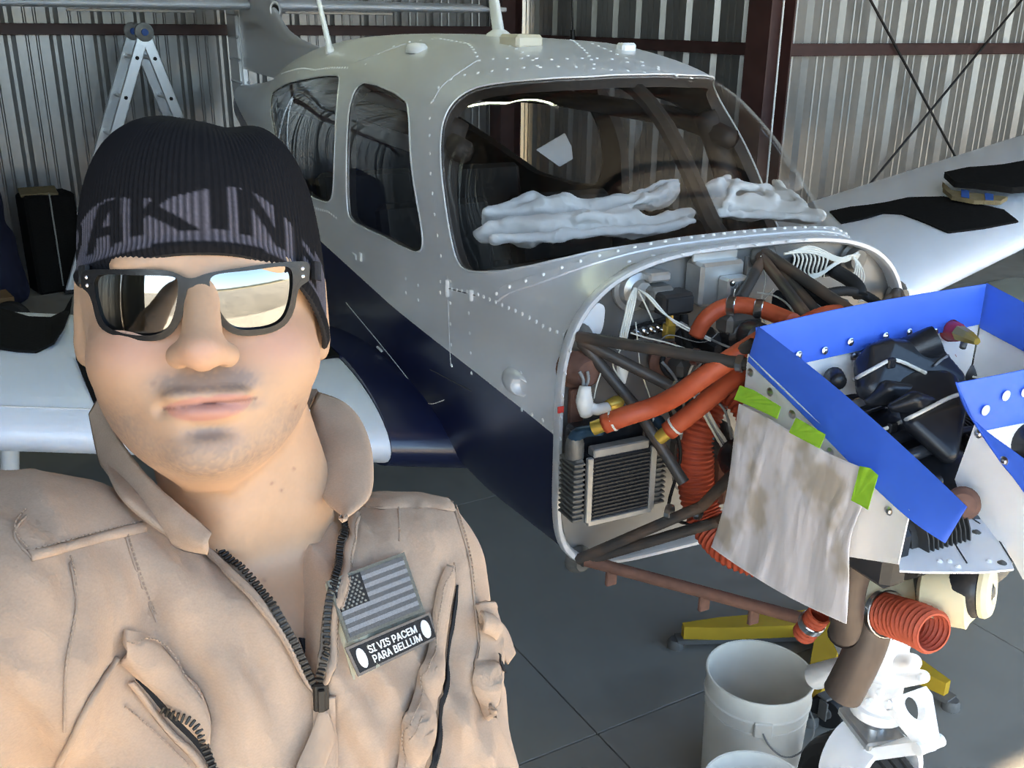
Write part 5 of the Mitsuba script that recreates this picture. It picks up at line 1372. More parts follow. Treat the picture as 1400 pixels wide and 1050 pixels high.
for q in ([(1312, 271), (1323, 273), (1323, 283), (1312, 281)], [(1344, 276), (1356, 278), (1356, 286), (1345, 285)]):
    add(k + '__blue_tape', drape(q, th=0.004, lift=0.041, step=4), 'blue_tape')
add('mat', drape([(-60, 416), (0, 424), (40, 436), (70, 437), (88, 428), (99, 408), (96, 428), (88, 450), (74, 472), (50, 484), (20, 482), (-60, 470)], up=lambda W: 0.10 * np.clip((W[:, 0] - 60) / 40, 0, 1) ** 2), 'black_cloth', label='black mat curling up on the starboard wing at the left edge', cat='mat')
add('mat', drape([(104, 492), (150, 482), (240, 470), (330, 462), (445, 452), (505, 462), (520, 472), (500, 486), (440, 492), (330, 515), (200, 545), (128, 552), (118, 528)]), 'black_cloth', label='black wing walk mat on the starboard wing, mostly behind the man', cat='mat')

# the bucket
def bucket(key, c, R, h, label, full=True):
    r0 = R * 0.90
    pr = [(0.001, 0.0), (r0 - 0.006, 0.0), (r0, 0.006), (R * 0.955, h * 0.70), (R * 0.965, h * 0.705), (R * 0.965, h * 0.725), (R * 0.955, h * 0.73), (R * 0.965, h * 0.80), (R * 0.992, h * 0.805), (R * 0.995, h * 0.825), (R * 0.97, h * 0.835), (R * 0.975, h * 0.965), (R, h * 0.97), (R, h * 0.995), (R * 0.985, h), (R * 0.955, h * 0.995), (R * 0.945, h * 0.80), (R * 0.955 - 0.006, h * 0.75), (r0 - 0.012, 0.012), (0.001, 0.010)]
    add(key, lathe(pr, 64, c), 'bucket_white', 30, label=label, cat='bucket')
    return key
d = ray_dir(1039, 917); bc = CO + d * (-1.535 / d[2]); BR = 0.1345
bucket('bucket', (bc[0], bc[1], 0.0), BR, CAM_H - 1.535, 'white plastic bucket on the floor beside the nose wheel')
to_cam = unit([CO[0] - bc[0], CO[1] - bc[1], 0]); side = np.cross([0, 0, 1], to_cam)
hb = CAM_H - 1.535
def on_bucket(ang, z, r=1.0):
    v = to_cam * math.cos(ang) + side * math.sin(ang)
    return np.array([bc[0], bc[1], z]) + v * BR * r
a0 = 0.18
add('bucket__ear', box((0.012, 0.045, 0.042), on_bucket(a0, hb * 0.78, 0.98), 0.004, frame(z=(0, 0, 1), x=on_bucket(a0, 0, 1) - np.array([bc[0], bc[1], 0]))), 'bucket_white')
add('bucket__handle', tube([on_bucket(a0, hb * 0.765, 1.04), on_bucket(a0 + .10, hb * 0.69, 1.06), on_bucket(a0 + .30, hb * 0.60, 1.08), on_bucket(a0 + .6, hb * 0.56, 1.10), on_bucket(a0 + 1.5, hb * 0.60, 1.10), on_bucket(a0 + 2.6, hb * 0.68, 1.08), on_bucket(a0 + 3.1, hb * 0.76, 1.04)], 0.0022, 6, smooth_n=6), 'wire_grey', True, label='thin wire handle')
st = np.array([[on_bucket(a, z, 0.935 + 0.03 * (z / hb) + 0.004) for a in np.linspace(-0.02, 0.26, 8)] for z in (hb * 0.37, hb * 0.55)])
add('bucket__sticker', thick_grid(st, -0.0006), 'sticker', label='small worn yellow sticker')
d2 = ray_dir(1036, 1078); b2 = CO + d2 * ((0.33 - CAM_H) / d2[2])
bucket('bucket', (b2[0], b2[1], 0), 0.12, 0.33, 'second white bucket at the bottom edge, nearer than the first')

# yellow rolling jack under the nose
def F(px, py, z=0.08):
    return CO + ray_dir(px, py) * ((z - CAM_H) / ray_dir(px, py)[2])
hub = F(1140, 838, 0.09)
tag('floor_jack', 'yellow rolling floor jack under the nose of the airplane', 'jack')
for e in (F(934, 858, 0.07), F(1296, 936, 0.07), F(1112, 955, 0.07), F(1350, 800, 0.07)):
    v = unit((e - hub) * [1, 1, 0]); L = np.linalg.norm((e - hub)[:2])
    R = np.stack([v, np.cross([0, 0, 1], v), [0, 0, 1.0]], 1)
    k = add('floor_jack__leg', prism(Polygon([(0, -0.045), (L * 0.75, -0.03), (L, -0.012), (L, 0.012), (L * .75, 0.03), (0, 0.045)]), 0.045, (hub[0], hub[1], 0.035), np.stack([v, np.cross([0, 0, 1], v) * [1, 1, 1], [0, 0, 1.0]], 1) @ np.array([[1, 0, 0], [0, 0, -1], [0, 1, 0]]) if False else R), 'jack_yellow')
    add(k + '__rail', prism(Polygon([(0, -0.05), (L + 0.02, -0.022), (L + 0.02, 0.022), (0, 0.05)]), 0.014, (hub[0], hub[1], 0.021), R), 'jack_grey')
    add(k + '__foot', lathe([(0.001, 0.03), (0.02, 0.03), (0.026, 0.02), (0.026, 0.0), (0.001, 0)], 16, (e[0] + v[0] * 0.02, e[1] + v[1] * 0.02, 0.0)), 'jack_grey', 40)
add('floor_jack__post', cat(cyl((hub[0], hub[1], 0.03), (hub[0], hub[1], 0.40), 0.03, 16), lathe([(0.001, 0.46), (0.05, 0.46), (0.05, 0.44), (0.02, 0.40), (0.001, 0.4)], 20, (hub[0], hub[1], 0))), 'jack_grey', 40)
c = F(1130, 972, 0.05)
k = add('caster', lathe([(0.02, -0.012), (0.046, -0.014), (0.05, -0.008), (0.05, 0.008), (0.046, 0.014), (0.02, 0.012)], 30, (c[0], c[1], 0.05), (0.35, -0.9, 0)), 'black_rubber', 35, label='black caster wheel on the floor right of the bucket', cat='caster')
add(k + '__fork', cat(box((0.03, 0.006, 0.06), (c[0] + 0.005, c[1] - 0.022, 0.065), 0.002), box((0.03, 0.006, 0.06), (c[0] - 0.006, c[1] + 0.022, 0.065), 0.002), box((0.035, 0.055, 0.008), (c[0], c[1], 0.105), 0.002)), 'jack_grey')
add('caster__hub', lathe([(0.001, 0.016), (0.018, 0.016), (0.022, 0.0), (0.018, -0.016), (0.001, -0.016)], 20, (c[0], c[1], 0.05), (0.35, -0.9, 0)), 'jack_grey', 35)

# ladder by the rear wall
apex = seen_on(197, 44, (-7.45, 0, 0), (1, 0, 0))
tag('ladder', 'folding aluminium ladder standing open before the rear wall', 'ladder')
def rail(a, b, w=0.075, t=0.028):
    d = unit(b - a); n = unit(np.cross(d, [1, 0, 0]))
    R = np.stack([np.cross(d, n) * -1, n, d], 1)
    return box((t, w, np.linalg.norm(b - a)), (a + b) / 2, 0.006, frame(z=d, x=(1, 0, 0)))
for s, foot in ((0, (112, 345)), (1, (300, 300))):
    e = seen_on(*foot, (-7.45, 0, 0), (1, 0, 0))
    d = unit(e - apex); e = apex + d * ((apex[2] - 0.02) / -d[2])
    for dx in (0.0, 0.42):
        off = np.array([-dx, 0, 0])
        add('ladder__rail', rail(apex + off + d * 0.03, e + off), 'aluminium')
        for i in range(1, 6):
            q = apex + off + d * (0.28 * i - 0.10)
            add('ladder__rung_end', cyl(q + [0.0165, 0, 0], q + [0.0135, 0, 0], 0.013, 12), 'black_rubber')
        add('ladder__foot', box((0.04, 0.09, 0.03), e + off, 0.006), 'black_rubber')
    for i in range(1, 6):
        q = apex + d * (0.28 * i - 0.10)
        add('ladder__rung', cyl(q + [-0.014, 0, 0], q + [-0.406, 0, 0], 0.016, 10), 'aluminium', True)
for dx in (0.0, 0.42):
    add('ladder__hinge', lathe([(0.001, 0.022), (0.03, 0.022), (0.062, 0.018), (0.062, -0.018), (0.03, -0.022), (0.001, -0.022)], 24, apex + [-dx, 0, 0], (1, 0, 0)), 'dull_metal', 35)
    add('ladder__hinge_knob', lathe([(0.001, 0.03), (0.022, 0.03), (0.024, 0.0)], 16, apex + [-dx + 0.01, 0, 0], (1, 0, 0)), 'blue_tape', 35)

# things along the wall at the left
def case_at(px, py):
    return F(px, py, 0.0)
c = case_at(88, 400)
cz = 0.70
add('tool_case', box((0.22, 0.34, cz), (c[0] - 0.12, c[1] - 0.02, cz / 2), 0.02, rot([0, 0, 1], 12)), 'black_cloth', label='tall black soft case standing by the rear wall', cat='case')
add('tool_case__zipper', tube([(c[0] + 0.0, c[1] + 0.0, 0.05), (c[0] + 0.0, c[1] + 0.0, 0.66), (c[0] - 0.03, c[1], 0.708)], 0.006, 6), 'wire_grey')
add('tool_case__flap', box((0.2, 0.24, 0.02), (c[0] - 0.12, c[1] - 0.06, cz + 0.008), 0.006, rot([0, 1, 0], 6)), 'tan_edge')
c = case_at(-30, 432)
m = surface_net(lambda p: smin(d_ell(p, (0, 0, 0.45), (0.34, 0.27, 0.60)), d_ell(p, (0, 0, 0.15), (0.36, 0.32, 0.30)), 0.1) - 0.02 * np.sin(p[:, 1] * 22 + 3 * np.sin(p[:, 2] * 6)) , (-0.6, -0.6, 0.004), (0.6, 0.6, 1.2), 0.025)
m = cat(m)
add('covered_cart', xf(m, None, (c[0] - 0.28, c[1] + 0.02, 0)), 'navy_cover', True, label='bulky thing under a dark navy cover by the rear wall', cat='cover')
c2 = case_at(10, 425)
add('carton', box((0.22, 0.24, 0.22), (c2[0] + 0.42, c2[1] - 0.10, 0.11), 0.004, rot([0, 0, 1], 8)), 'cardboard', label='brown carton in front of the navy cover', cat='carton')
c3 = F(20, 462, 0.0)
add('cart_wheel', lathe([(0.05, -0.03), (0.10, -0.036), (0.115, -0.02), (0.115, 0.02), (0.10, 0.036), (0.05, 0.03)], 30, (c3[0], c3[1], 0.115), (0.9, -0.3, 0)), 'black_rubber', 35, label='small black wheel lying near the carton', cat='wheel')
add('cart_wheel__hub', lathe([(0.001, 0.034), (0.02, 0.034), (0.05, 0.02), (0.05, -0.02), (0.001, -0.03)], 24, (c3[0], c3[1], 0.115), (0.9, -0.3, 0)), 'aluminium', 35)
c4 = seen_on(1392, 452, (0, 0, 0), (0, 0, 1.0)) if False else seen(1385, 400, 4.3)
m = lathe([(0.001, 0.82), (0.10, 0.81), (0.2, 0.77), (0.26, 0.69), (0.28, 0.58), (0.28, 0.04), (0.26, 0.0), (0.001, 0)], 36, (c4[0], c4[1] + 0.12, 0))
add('barrel', m, 'grey_green', True, label='round grey-green barrel beyond the port wing at the right edge', cat='barrel')
# ------------------------------------------------------------------ the man
tag('person', 'man in black knit cap, mirrored sunglasses and tan coverall, one arm reaching to the camera', 'person')
HC = seen(281, 425, 0.72)
_z = unit(CO - HC); _x = unit(np.cross(CU, _z)); _y = np.cross(_z, _x)
_a = math.radians(1.9)
HX = _x * math.cos(_a) + _y * math.sin(_a)
HR = np.stack([HX, np.cross(_z, HX), _z], 1)                 # head axes: right in the picture, up, towards the camera
HO = (CO - HC) @ HR
def hw(P):
    return np.asarray(P) @ HR.T + HC
def hl(P):
    return (np.asarray(P) - HC) @ HR
def hp(px, py, z):
    d = ray_dir(px, py) @ HR
    return HO + d * ((z - HO[2]) / d[2])

# body joints
S1, S2 = seen(60, 818, 0.69), seen(532, 790, 0.86)
E1 = CO - CR * 0.46 - CU * 0.27 + CF * 0.43
W1 = CO - CR * 0.265 - CU * 0.10 + CF * 0.02
E2 = seen(586, 1130, 0.845)
W2 = E2 + np.array([0.06, 0.02, -0.25])
BX = unit((S2 - S1) * [1, 1, 0.0]); BZ = unit(np.cross(BX, [0, 0, 1])); BY = np.array([0, 0, 1.0])
BR_ = np.stack([BX, BY, BZ], 1)                               # body axes: right in the picture, up, to the front
NB = seen(322, 735, 0.82)                                     # base of the neck
MID = (S1 + S2) / 2
CH = MID * [1, 1, 0] + [0, 0, MID[2] - 0.17] + BZ * 0.02
PEL = CH * [1, 1, 0] - BZ * 0.0 + [0, 0, 0.98]
def face_front(y):
    return np.interp(y, [-.135, -.122, -.112, -.102, -.09, -.075, -.055, -.04, -.02, .01, .03, .06, .10, .125], [.02, .045, .064, .077, .0845, .0815, .0845, .081, .078, .080, .088, .084, .06, .03])
def face_half(y):
    return np.interp(y, [-.135, -.120, -.110, -.100, -.085, -.065, -.045, -.02, .02, .06, .10, .125], [.012, .026, .040, .051, .0635, .0735, .0785, .0805, .0805, .077, .058, .03])
_ys = np.linspace(-.14, .13, 271)
from scipy.ndimage import gaussian_filter1d
_fF, _fW = gaussian_filter1d(face_front(_ys), 5), gaussian_filter1d(face_half(_ys), 6)
def mouth_y(x):
    t = np.clip(x / .029, -1.3, 1.3)
    return -.0600 + .0024 * t - .0012 * t * t
def f_head(q):
    x, y, z = q[:, 0] + .001, q[:, 1], q[:, 2]
    F, W = np.interp(y, _ys, _fF), np.interp(y, _ys, _fW)
    zc = np.interp(y, [-.13, -.06, 0], [.012, .0, -.008])
    Bk = np.interp(y, [-.13, -.07, -.03, .05, .13], [.04, .055, .085, .098, .05])
    D = np.where(z > zc, np.maximum(F - zc, .012), Bk)
    n = np.where(z > zc, 2.35, 2.2)
    r = (np.abs(x / W) ** n + np.abs((z - zc) / D) ** n) ** (1 / n)
    d = (r - 1) * np.minimum(W, D) * 0.85
    d = np.maximum(d, np.maximum(-.128 - y, y - .122))
    d = smin(d, d_ell(q, (0, .035, -.012), (.077, .092, .095)), .02)
    # cheeks, chin, brow
    for s in (-1, 1):
        d = smin(d, d_ell(q, (s * .044, -.032, .050), (.031, .027, .029)), .018)
        d = smin(d, d_ell(q, (s * .030, .030, .076), (.026, .009, .012)), .012)
    d = smin(d, d_ell(q, (-.001, -.0925, .0745), (.023, .0155, .0155)), .014)
    for s in (-1, 1):                                        # eye sockets, folds beside the nose
        d = smax(d, -d_ell(q, (s * .033, .008, .092), (.020, .013, .014)), .010)
        d = smax(d, -d_cone(q, (s * .024, -.032, .0935), (s * .037, -.060, .0835), .0022, .0022), .008)
    # muzzle around the mouth
    d = smin(d, d_ell(q, (-.001, -.060, .066), (.036, .026, .0235)), .014)
    # nose
    d = smin(d, d_cone(q, (-.0015, .020, .0835), (-.003, -.0235, .1075), .0095, .0135), .010)
    d = smin(d, d_ell(q, (-.003, -.0255, .1095), (.0135, .0115, .0125)), .006)
    for s in (-1, 1):
        d = smin(d, d_ell(q, (-.0025 + s * .0150, -.0285, .0975), (.0078, .0080, .0115)), .009)
        d = smax(d, -d_ell(q, (-.0025 + s * .0080, -.0375, .1045), (.0052, .0052, .0070)), .0030)
    # groove under the nose, lips
    d = smax(d, -d_cone(q, (-.002, -.0415, .0975), (-.001, -.0500, .0965), .0022, .0026), .005)
    for s in (-1, 1):
        d = smin(d, d_ell(q, (s * .0105, -.0546, .0856), (.0180, .0056, .0092)), .003)
        d = smax(d, -d_ell(q, (s * .0300, float(mouth_y(np.array([s * .030]))[0]), .0870), (.0030, .0022, .006)), .007)
    d = smin(d, d_ell(q, (.001, -.0655, .0848), (.0215, .0062, .0095)), .0035)
    my = mouth_y(x)
    cut = np.maximum(np.abs(y - my) - .0003, np.maximum(np.abs(x) - .027, np.abs(z - .094) - .005))
    d = smax(d, -cut, .0022)
    d = smax(d, -d_ell(q, (0, -.0775, .1005), (.020, .0045, .0165)), .008)
    # ears
    for s in (-1, 1):
        e = d_ell(q, (s * .0845, -.004, -.018), (.0085, .033, .019))
        e = smax(e, -d_ell(q, (s * .0935, .002, -.014), (.006, .020, .010)), .004)
        e = smin(e, d_ell(q, (s * .083, -.029, -.010), (.006, .010, .008)), .006)
        d = smin(d, e, .006)
    return d
NT = hl(NB)
def f_neck(p):
    """neck and bare chest, in the world"""
    q = hl(p)
    n = d_cone(q, (.006, -.055, -.030), (.030, -.15, -.058), .060, .066)
    d = smin(n, d_cone(p, NB - BX * 0.05 - BY * 0.05, NB + BX * 0.05 - BY * .05, .055, .055), .05)
    d = smin(d, f_torso(p) + .012, .03)
    d = smin(d, d_ell(q, (.012, -.150, .004), (.014, .022, .012)), .035)
    return d
def f_torso(p):
    d = smin(d_cone(p, S1 - BY * .030, MID - BY * .045 + BZ * .0, .066, .085), d_cone(p, MID - BY * .045, S2 - BY * .02, .085, .056), .03)
    q = (p - CH) @ BR_
    d = smin(d, d_ell(q, (0, .00, 0), (.185, .20, .118)), .05)
    for s in (-1, 1):
        d = smin(d, d_ell(q, (s * .085, .02, .062), (.085, .075, .055)), .04)
    d = smin(d, d_cone(p, CH - BY * .1, PEL, .135, .145), .06)
    d = smin(d, d_cone(p, PEL - BX * .06, PEL + BX * .06, .125, .125), .06)
    return d

# skin of the head, neck and upper chest, and two hands: one body
def hand(wrist, R, curl, thumb_in, spread=0.10):
    """joints of a hand: R's columns are across the palm (to the thumb), along the fingers, out of the palm's inside"""
    L = []
    W = np.array([0, 0, 0.0])
    palm = [((-.028, .01, 0), (-.034, .085, 0), .013, .011), ((-.010, .01, 0), (-.012, .09, 0), .015, .012), ((.010, .01, 0), (.011, .09, 0), .015, .012), ((.024, .015, .002), (.032, .085, 0), .015, .012), ((0, -.02, 0), (0, .03, 0), .022, .020)]
    for a, b, ra, rb in palm:
        L.append(([a, b], [ra, rb]))
    for i, (x, l) in enumerate(((.032, .072), (.011, .080), (-.012, .074), (-.034, .058))):
        p = np.array([x, .085 if i else .083, 0.0]); d = np.array([(x) * spread * 8 * .05, 1, 0.0]); ang = 0
        pts, rs = [p], [.0098 if i < 3 else .0085]
        for k, fr in enumerate((.45, .31, .24)):
            ang += curl[k]
            p = p + np.array([d[0], math.cos(ang), math.sin(ang)]) * l * fr
            pts.append(p); rs.append(rs[0] * (.93, .86, .74)[k])
        L.append((pts, rs))
    t = np.array([.030, .022, .006])
    L.append(([t, t + [.022, .026, .014 + thumb_in * .01], t + [.034, .052, .024 + thumb_in * .02], t + [.036, .075, .026 + thumb_in * .03]], [.0135, .0115, .0105, .0085]))
    return [(np.asarray(p) @ R.T + wrist, r) for p, r in L]
RH = np.stack([unit(-CF * .25 - CU * .1 + CR * .2 + CU * .9), unit(CR), unit(np.cross(unit(CU * 1.0), unit(CR)))], 1)
_f = unit(CR * 0.85 + CU * 0.35); _in = CF * 1.0; _th = unit(np.cross(_f, _in)); _in = np.cross(_th, _f)
if _th @ CU < 0: _th = -_th
RH = np.stack([_th, _f, _in], 1)
hand_r = hand(W1 - CR * 0.0 - CF * 0.055 + CU * .015, RH, (.25, .35, .3), 1.0)
_f = unit(W2 - E2); _in = unit(np.cross(_f, BZ)); _th = unit(np.cross(_in, _f)); RL = np.stack([BZ - _f * (BZ @ _f), _f, -_in], 1); RL[:, 0] /= np.linalg.norm(RL[:, 0])
hand_l = hand(W2 + _f * .02, RL, (.35, .45, .35), 0.6)
def f_hand(h):
    def f(p):
        d = None
        for pts, r in h:
            q = d_poly(p, pts, r)
            d = q if d is None else smin(d, q, .004)
        return d
    return f
m_head = surface_net(lambda q: np.maximum(np.maximum(smin(f_head(q), f_neck(hw(q)), .012), -.325 - q[:, 1]), np.maximum(-.19 - q[:, 0], q[:, 0] - .23)), (-.20, -.335, -.20), (.24, .128, .135), .0021)
m_head.vertices = hw(m_head.vertices)
trimesh.smoothing.filter_taubin(m_head, iterations=4)
parts_ = [m_head]
for h, a, b, sh_ in ((hand_r, E1, W1, S1), (hand_l, E2, W2, S2)):
    allp = np.vstack([p for p, _ in h] + [np.array([b, b + (a - b) * .3])])
    hh = f_hand(h); w0 = h[4][0][0]
    g = surface_net(lambda p: smin(hh(p), d_cone(p, b + (a - b) * .22, w0, .033, .026), .012), allp.min(0) - .045, allp.max(0) + .045, .0035)
    trimesh.smoothing.filter_taubin(g, iterations=3)
    parts_ += [g, tube([b + (a - b) * .10, a, sh_, (sh_ + MID) / 2 - BY * .04], [.028, .040, .048, .04], 20)]
bodym = cat(*parts_)
m_head = bodym
# colour of the skin: stubble, lips, flushed cheeks
V = np.asarray(m_head.vertices); q = hl(V)
base = np.array([.465, .288, .176])
n1 = meshkit.fbm(q * 55, 4, 3)[:, None]; n2 = meshkit.noise(q * 620, 7)[:, None]
col = base * (0.92 + 0.16 * n1) * (0.97 + .06 * n2)
def soft(c, r, p=q):
    d = (((p - np.array(c)) / np.array(r)) ** 2).sum(1)
    return np.exp(-d)[:, None]
flush = np.clip(soft((-.047, -.024, .06), (.026, .018, .04)) + soft((.047, -.022, .06), (.024, .018, .04)) + .8 * soft((-.003, -.026, .115), (.014, .010, .02)), 0, 1)
col = col * (1 - .55 * flush) + np.array([.52, .24, .175]) * .55 * flush
front = np.clip((q[:, 2:3] + .005) / .03, 0, 1)
my = mouth_y(q[:, 0])
st = np.clip(1.15 * soft((-.016, -.0465, .09), (.017, .0075, .03)) + 1.15 * soft((.015, -.0445, .09), (.018, .0075, .03)) + .9 * soft((-.001, -.0795, .09), (.012, .0045, .03)), 0, 1)
beard = np.clip(.55 * soft((0, -.100, .07), (.040, .018, .05)) + .38 * soft((-.052, -.075, .04), (.025, .03, .05)) + .38 * soft((.052, -.075, .04), (.025, .03, .05)), 0, .75)
st = np.clip((st * 1.05 + beard * 1.7) * front * (0.45 + 1.1 * n2), 0, .9)
col = col * (1 - st * .75) + np.array([.165, .145, .138]) * st * .75
dx = q[:, 0] - .0005
up_h = .0068 * np.sqrt(np.clip(1 - (dx / .030) ** 2, 0, 1)) * (1 - .22 * np.exp(-(dx / .004) ** 2)); lo_h = .0125 * np.sqrt(np.clip(1 - (dx / .027) ** 2, 0, 1))
dy = q[:, 1] - my
lip = ((dy < up_h) & (dy > -lo_h) & (np.abs(dx) < .030) & (q[:, 2] > .07)).astype(float)
edge = np.clip(np.minimum((up_h - dy) / .0018, (dy + lo_h) / .0022), 0, 1) * lip
col = col * (1 - .85 * edge[:, None]) + np.array([.40, .185, .15]) * .85 * edge[:, None]
m_ = np.exp(-((dy) / .0011) ** 2) * (np.abs(dx) < .0295) * (q[:, 2] > .07)
col = col * (1 - .6 * m_[:, None]) + np.array([.10, .04, .035]) * .6 * m_[:, None]
moles = ((-.034, -.047, .07), (-.012, .012, .09), (.058, -.068, .05), (.05, -.135, 0.0), (.043, -.128, .02), (.06, -.12, 0.0), (.028, -.215, .0), (.035, -.20, .0))
for c in moles:
    d = (((q - np.array(c))[:, :2] / .0013) ** 2).sum(1)
    k = np.exp(-d)[:, None] * .6
    col = col * (1 - k) + np.array([.2, .09, .06]) * k
scene['skin'] = {'type': 'twosided', 'bsdf': {'type': 'bumpmap', 'nested_texture': proc(lambda p, n, uv: noise(p.x * 900, p.y * 900, p.z * 900) * 0.7 + noise(p.x * 330, p.y * 330, p.z * 330), 4e-4), 'scale': 0.00016,
                 'nested_bsdf': {'type': 'principled', 'base_color': VC, 'roughness': 0.46, 'specular': 0.45, 'sheen': 0.15}}}
scene['person__body'] = mikit.ply(bodym, 'skin', True, color=np.clip(col, 0, 1))
tag('person__body', 'face and neck with dark stubble around the mouth')
# eyes behind the glasses
for s in (-1, 1):
    e = add('person__eye', lathe([(0.0001, .0115)] + [(.0115 * math.sin(a), .0115 * math.cos(a)) for a in np.linspace(.1, math.pi - .1, 14)] + [(0.0001, -.0115)], 20, hw((s * .033, .008, .0665)), HR[:, 2]), 'label_white', True)
    add(e + '__iris', lathe([(.0001, .0122), (.005, .0118), (.0056, .0105)], 18, hw((s * .033, .008, .0665)), HR[:, 2]), 'brown_trim', True)

# knit cap
mat('cap_knit', lambda p, n, uv: mi.Color3f(0.012, 0.0115, 0.013), rough=0.95)
def sup(c, e):
    return np.sign(c) * np.abs(c) ** (2 / e)
NTH, NT_ = 900, 150
th = np.linspace(0, 2 * np.pi, NTH + 1)[:-1]                  # 0: right in the picture, 90 degrees: front
def hem(t):
    """height of the hem round the head"""
    s, c = np.sin(t), np.cos(t)
    side = -.006 - .024 * c
    return side + (np.maximum(s, 0) ** 1.45) * (.0370 - side) + np.minimum(s, 0) * .035
tt = np.linspace(0, 1, NT_)
fi = np.concatenate([np.linspace(0, .75, 100) , np.linspace(.75, 1, NT_ - 99)[1:]]) * np.pi / 2
TH, FI = np.meshgrid(th, fi, indexing='ij')
r = np.maximum(np.cos(FI), 0) ** (2 / 3.3); yy = np.sin(FI) ** (2 / 2.5)
ye = hem(TH)
ytop = .1365 - .006 * np.exp(-((np.cos(TH) * r * .088 - .018) / .016) ** 2) + .002 * np.sin(3 * TH)
W_ = .0885 * (1 - .03 * (1 - yy)) ; D_ = np.where(np.sin(TH) > 0, .1075, .112)
wob = 1 + .012 * (meshkit.fbm(np.stack([np.cos(TH) * 3, np.sin(TH) * 3, FI * 2.2], -1), 3, 2) - .5)
cx, cz = sup(np.cos(TH), 2.38), sup(np.sin(TH), 2.38)
xx, zz = W_ * r * cx * wob, -.013 + D_ * r * cz * wob
h_ = ye + (ytop - ye) * yy
bulge = .0025 * np.exp(-((h_ - ye - .005) / .004) ** 2)
knit = .00045 * np.sin(TH * 150) * np.clip((1 - yy) * 6, 0, 1) ** .5
xx = xx + (bulge + knit) * cx; zz = zz + (bulge + knit) * cz
P = np.stack([xx + .001, h_, zz], -1)
arc = np.concatenate([np.zeros((NTH, 1)), np.cumsum(np.linalg.norm(np.diff(P, axis=1), axis=2), axis=1)], 1)
# letters knitted into the band: black on grey
R_ = np.hypot(W_[:, 0] * np.cos(th), D_[:, 0] * np.sin(th))
perim = np.concatenate([[0], np.cumsum(np.linalg.norm(np.diff(P[:, 12], axis=0), axis=1))])
kf = np.argmin(np.abs(th - np.pi / 2))
U = -(perim - perim[kf])[:, None] + np.zeros_like(arc)        # along the band, to the picture's right
Lt = {'D': [[(0, 0), (0, 1), (.55, 1), (1, .7), (1, .3), (.55, 0)], [(.32, .28), (.55, .28), (.7, .4), (.7, .6), (.55, .72), (.32, .72)]],
      'A': [[(0, 0), (.42, 1.1), (.95, 1.1), (1, 0), (.72, 0), (.72, .30), (.40, .30), (.30, 0)], [(.50, .50), (.72, .50), (.72, .85)]],
      'K': [[(0, 0), (0, 1.1), (.24, 1.1), (.24, .62), (.62, 1.1), (1.0, 1.1), (.46, .60), (1.06, -.05), (.76, -.05), (.30, .42), (.24, .36), (.24, 0)]],
      'I': [[(0, 0), (0, 1.1), (1, 1.1), (1, 0)]],
      'N': [[(0, 0), (0, 1.1), (.3, 1.1), (.74, .42), (.74, 1.1), (1, 1.1), (1, 0), (.72, 0), (.26, .68), (.26, 0)]],
      'E': [[(0, 0), (0, 1.1), (1, 1.1), (1, .8), (.32, .8), (.32, .64), (.9, .64), (.9, .40), (.32, .40), (.32, .26), (1, .26), (1, 0)]]}
polys = []
for ch, u0, u1, s0 in (('D', -.150, -.112, .016), ('A', -.104, -.058, .014), ('K', -.0525, -.004, .016), ('I', .004, .0165, .016), ('N', .0235, .062, .015), ('E', .071, .108, .014)):
    g = Polygon(Lt[ch][0], Lt[ch][1:])
    polys.append(shapely.affinity.translate(shapely.affinity.scale(g, u1 - u0, .027, origin=(0, 0)), u0, s0))
letters = unary_union([g.buffer(0) for g in polys])
inl = shapely.contains_xy(letters, U.ravel(), arc.ravel()).reshape(arc.shape)
topline = .041 + .004 * np.sin(U * 60)
grey = (arc > .0075) & (arc < topline) & ~inl & (np.abs(U) < .17)
sm_ = gaussian_filter1d(grey.astype(float), 1.0, axis=0)[..., None]
ribl = (0.5 + 0.5 * np.sin(TH * 150))[..., None]
fuzz = meshkit.noise(P * 900, 4)[..., None]
ccol = np.array([.0085, .0082, .0095]) * (0.75 + .5 * fuzz) * (1 - sm_) + np.array([.085, .078, .092]) * (0.40 + .8 * ribl) * (0.8 + .4 * fuzz) * sm_
scene['cap'] = {'type': 'twosided', 'bsdf': {'type': 'bumpmap', 'nested_texture': proc(lambda p, n, uv: noise(p.x * 1300, p.y * 1300, p.z * 1300), 3e-4), 'scale': 0.0004, 'nested_bsdf': {'type': 'principled', 'base_color': VC, 'roughness': 0.95, 'specular': 0.15, 'sheen': 0.4}}}
mc = grid_mesh(hw(P.reshape(-1, 3)).reshape(P.shape), closed_u=True)
inner = P[:, :30] * [1, 1, 1] - np.stack([cx * .0035, cx * 0, cz * .0035], -1)[:, :30]
m_in = grid_mesh(hw(inner.reshape(-1, 3)).reshape(inner.shape), closed_u=True)
lipm = grid_mesh(hw(np.stack([P[:, 0], P[:, 0] * .5 + inner[:, 0] * .5 - [0, .0015, 0], inner[:, 0]], 1).reshape(-1, 3)).reshape(NTH, 3, 3), closed_u=True)
scene['person__knit_cap'] = mikit.ply(mc, 'cap', True, color=np.clip(ccol.reshape(-1, 3), 0, 1))
tag('person__knit_cap', 'black knit cap with a grey band of knitted letters')
add('person__knit_cap__hem', cat(m_in, lipm), 'cap_knit', True)

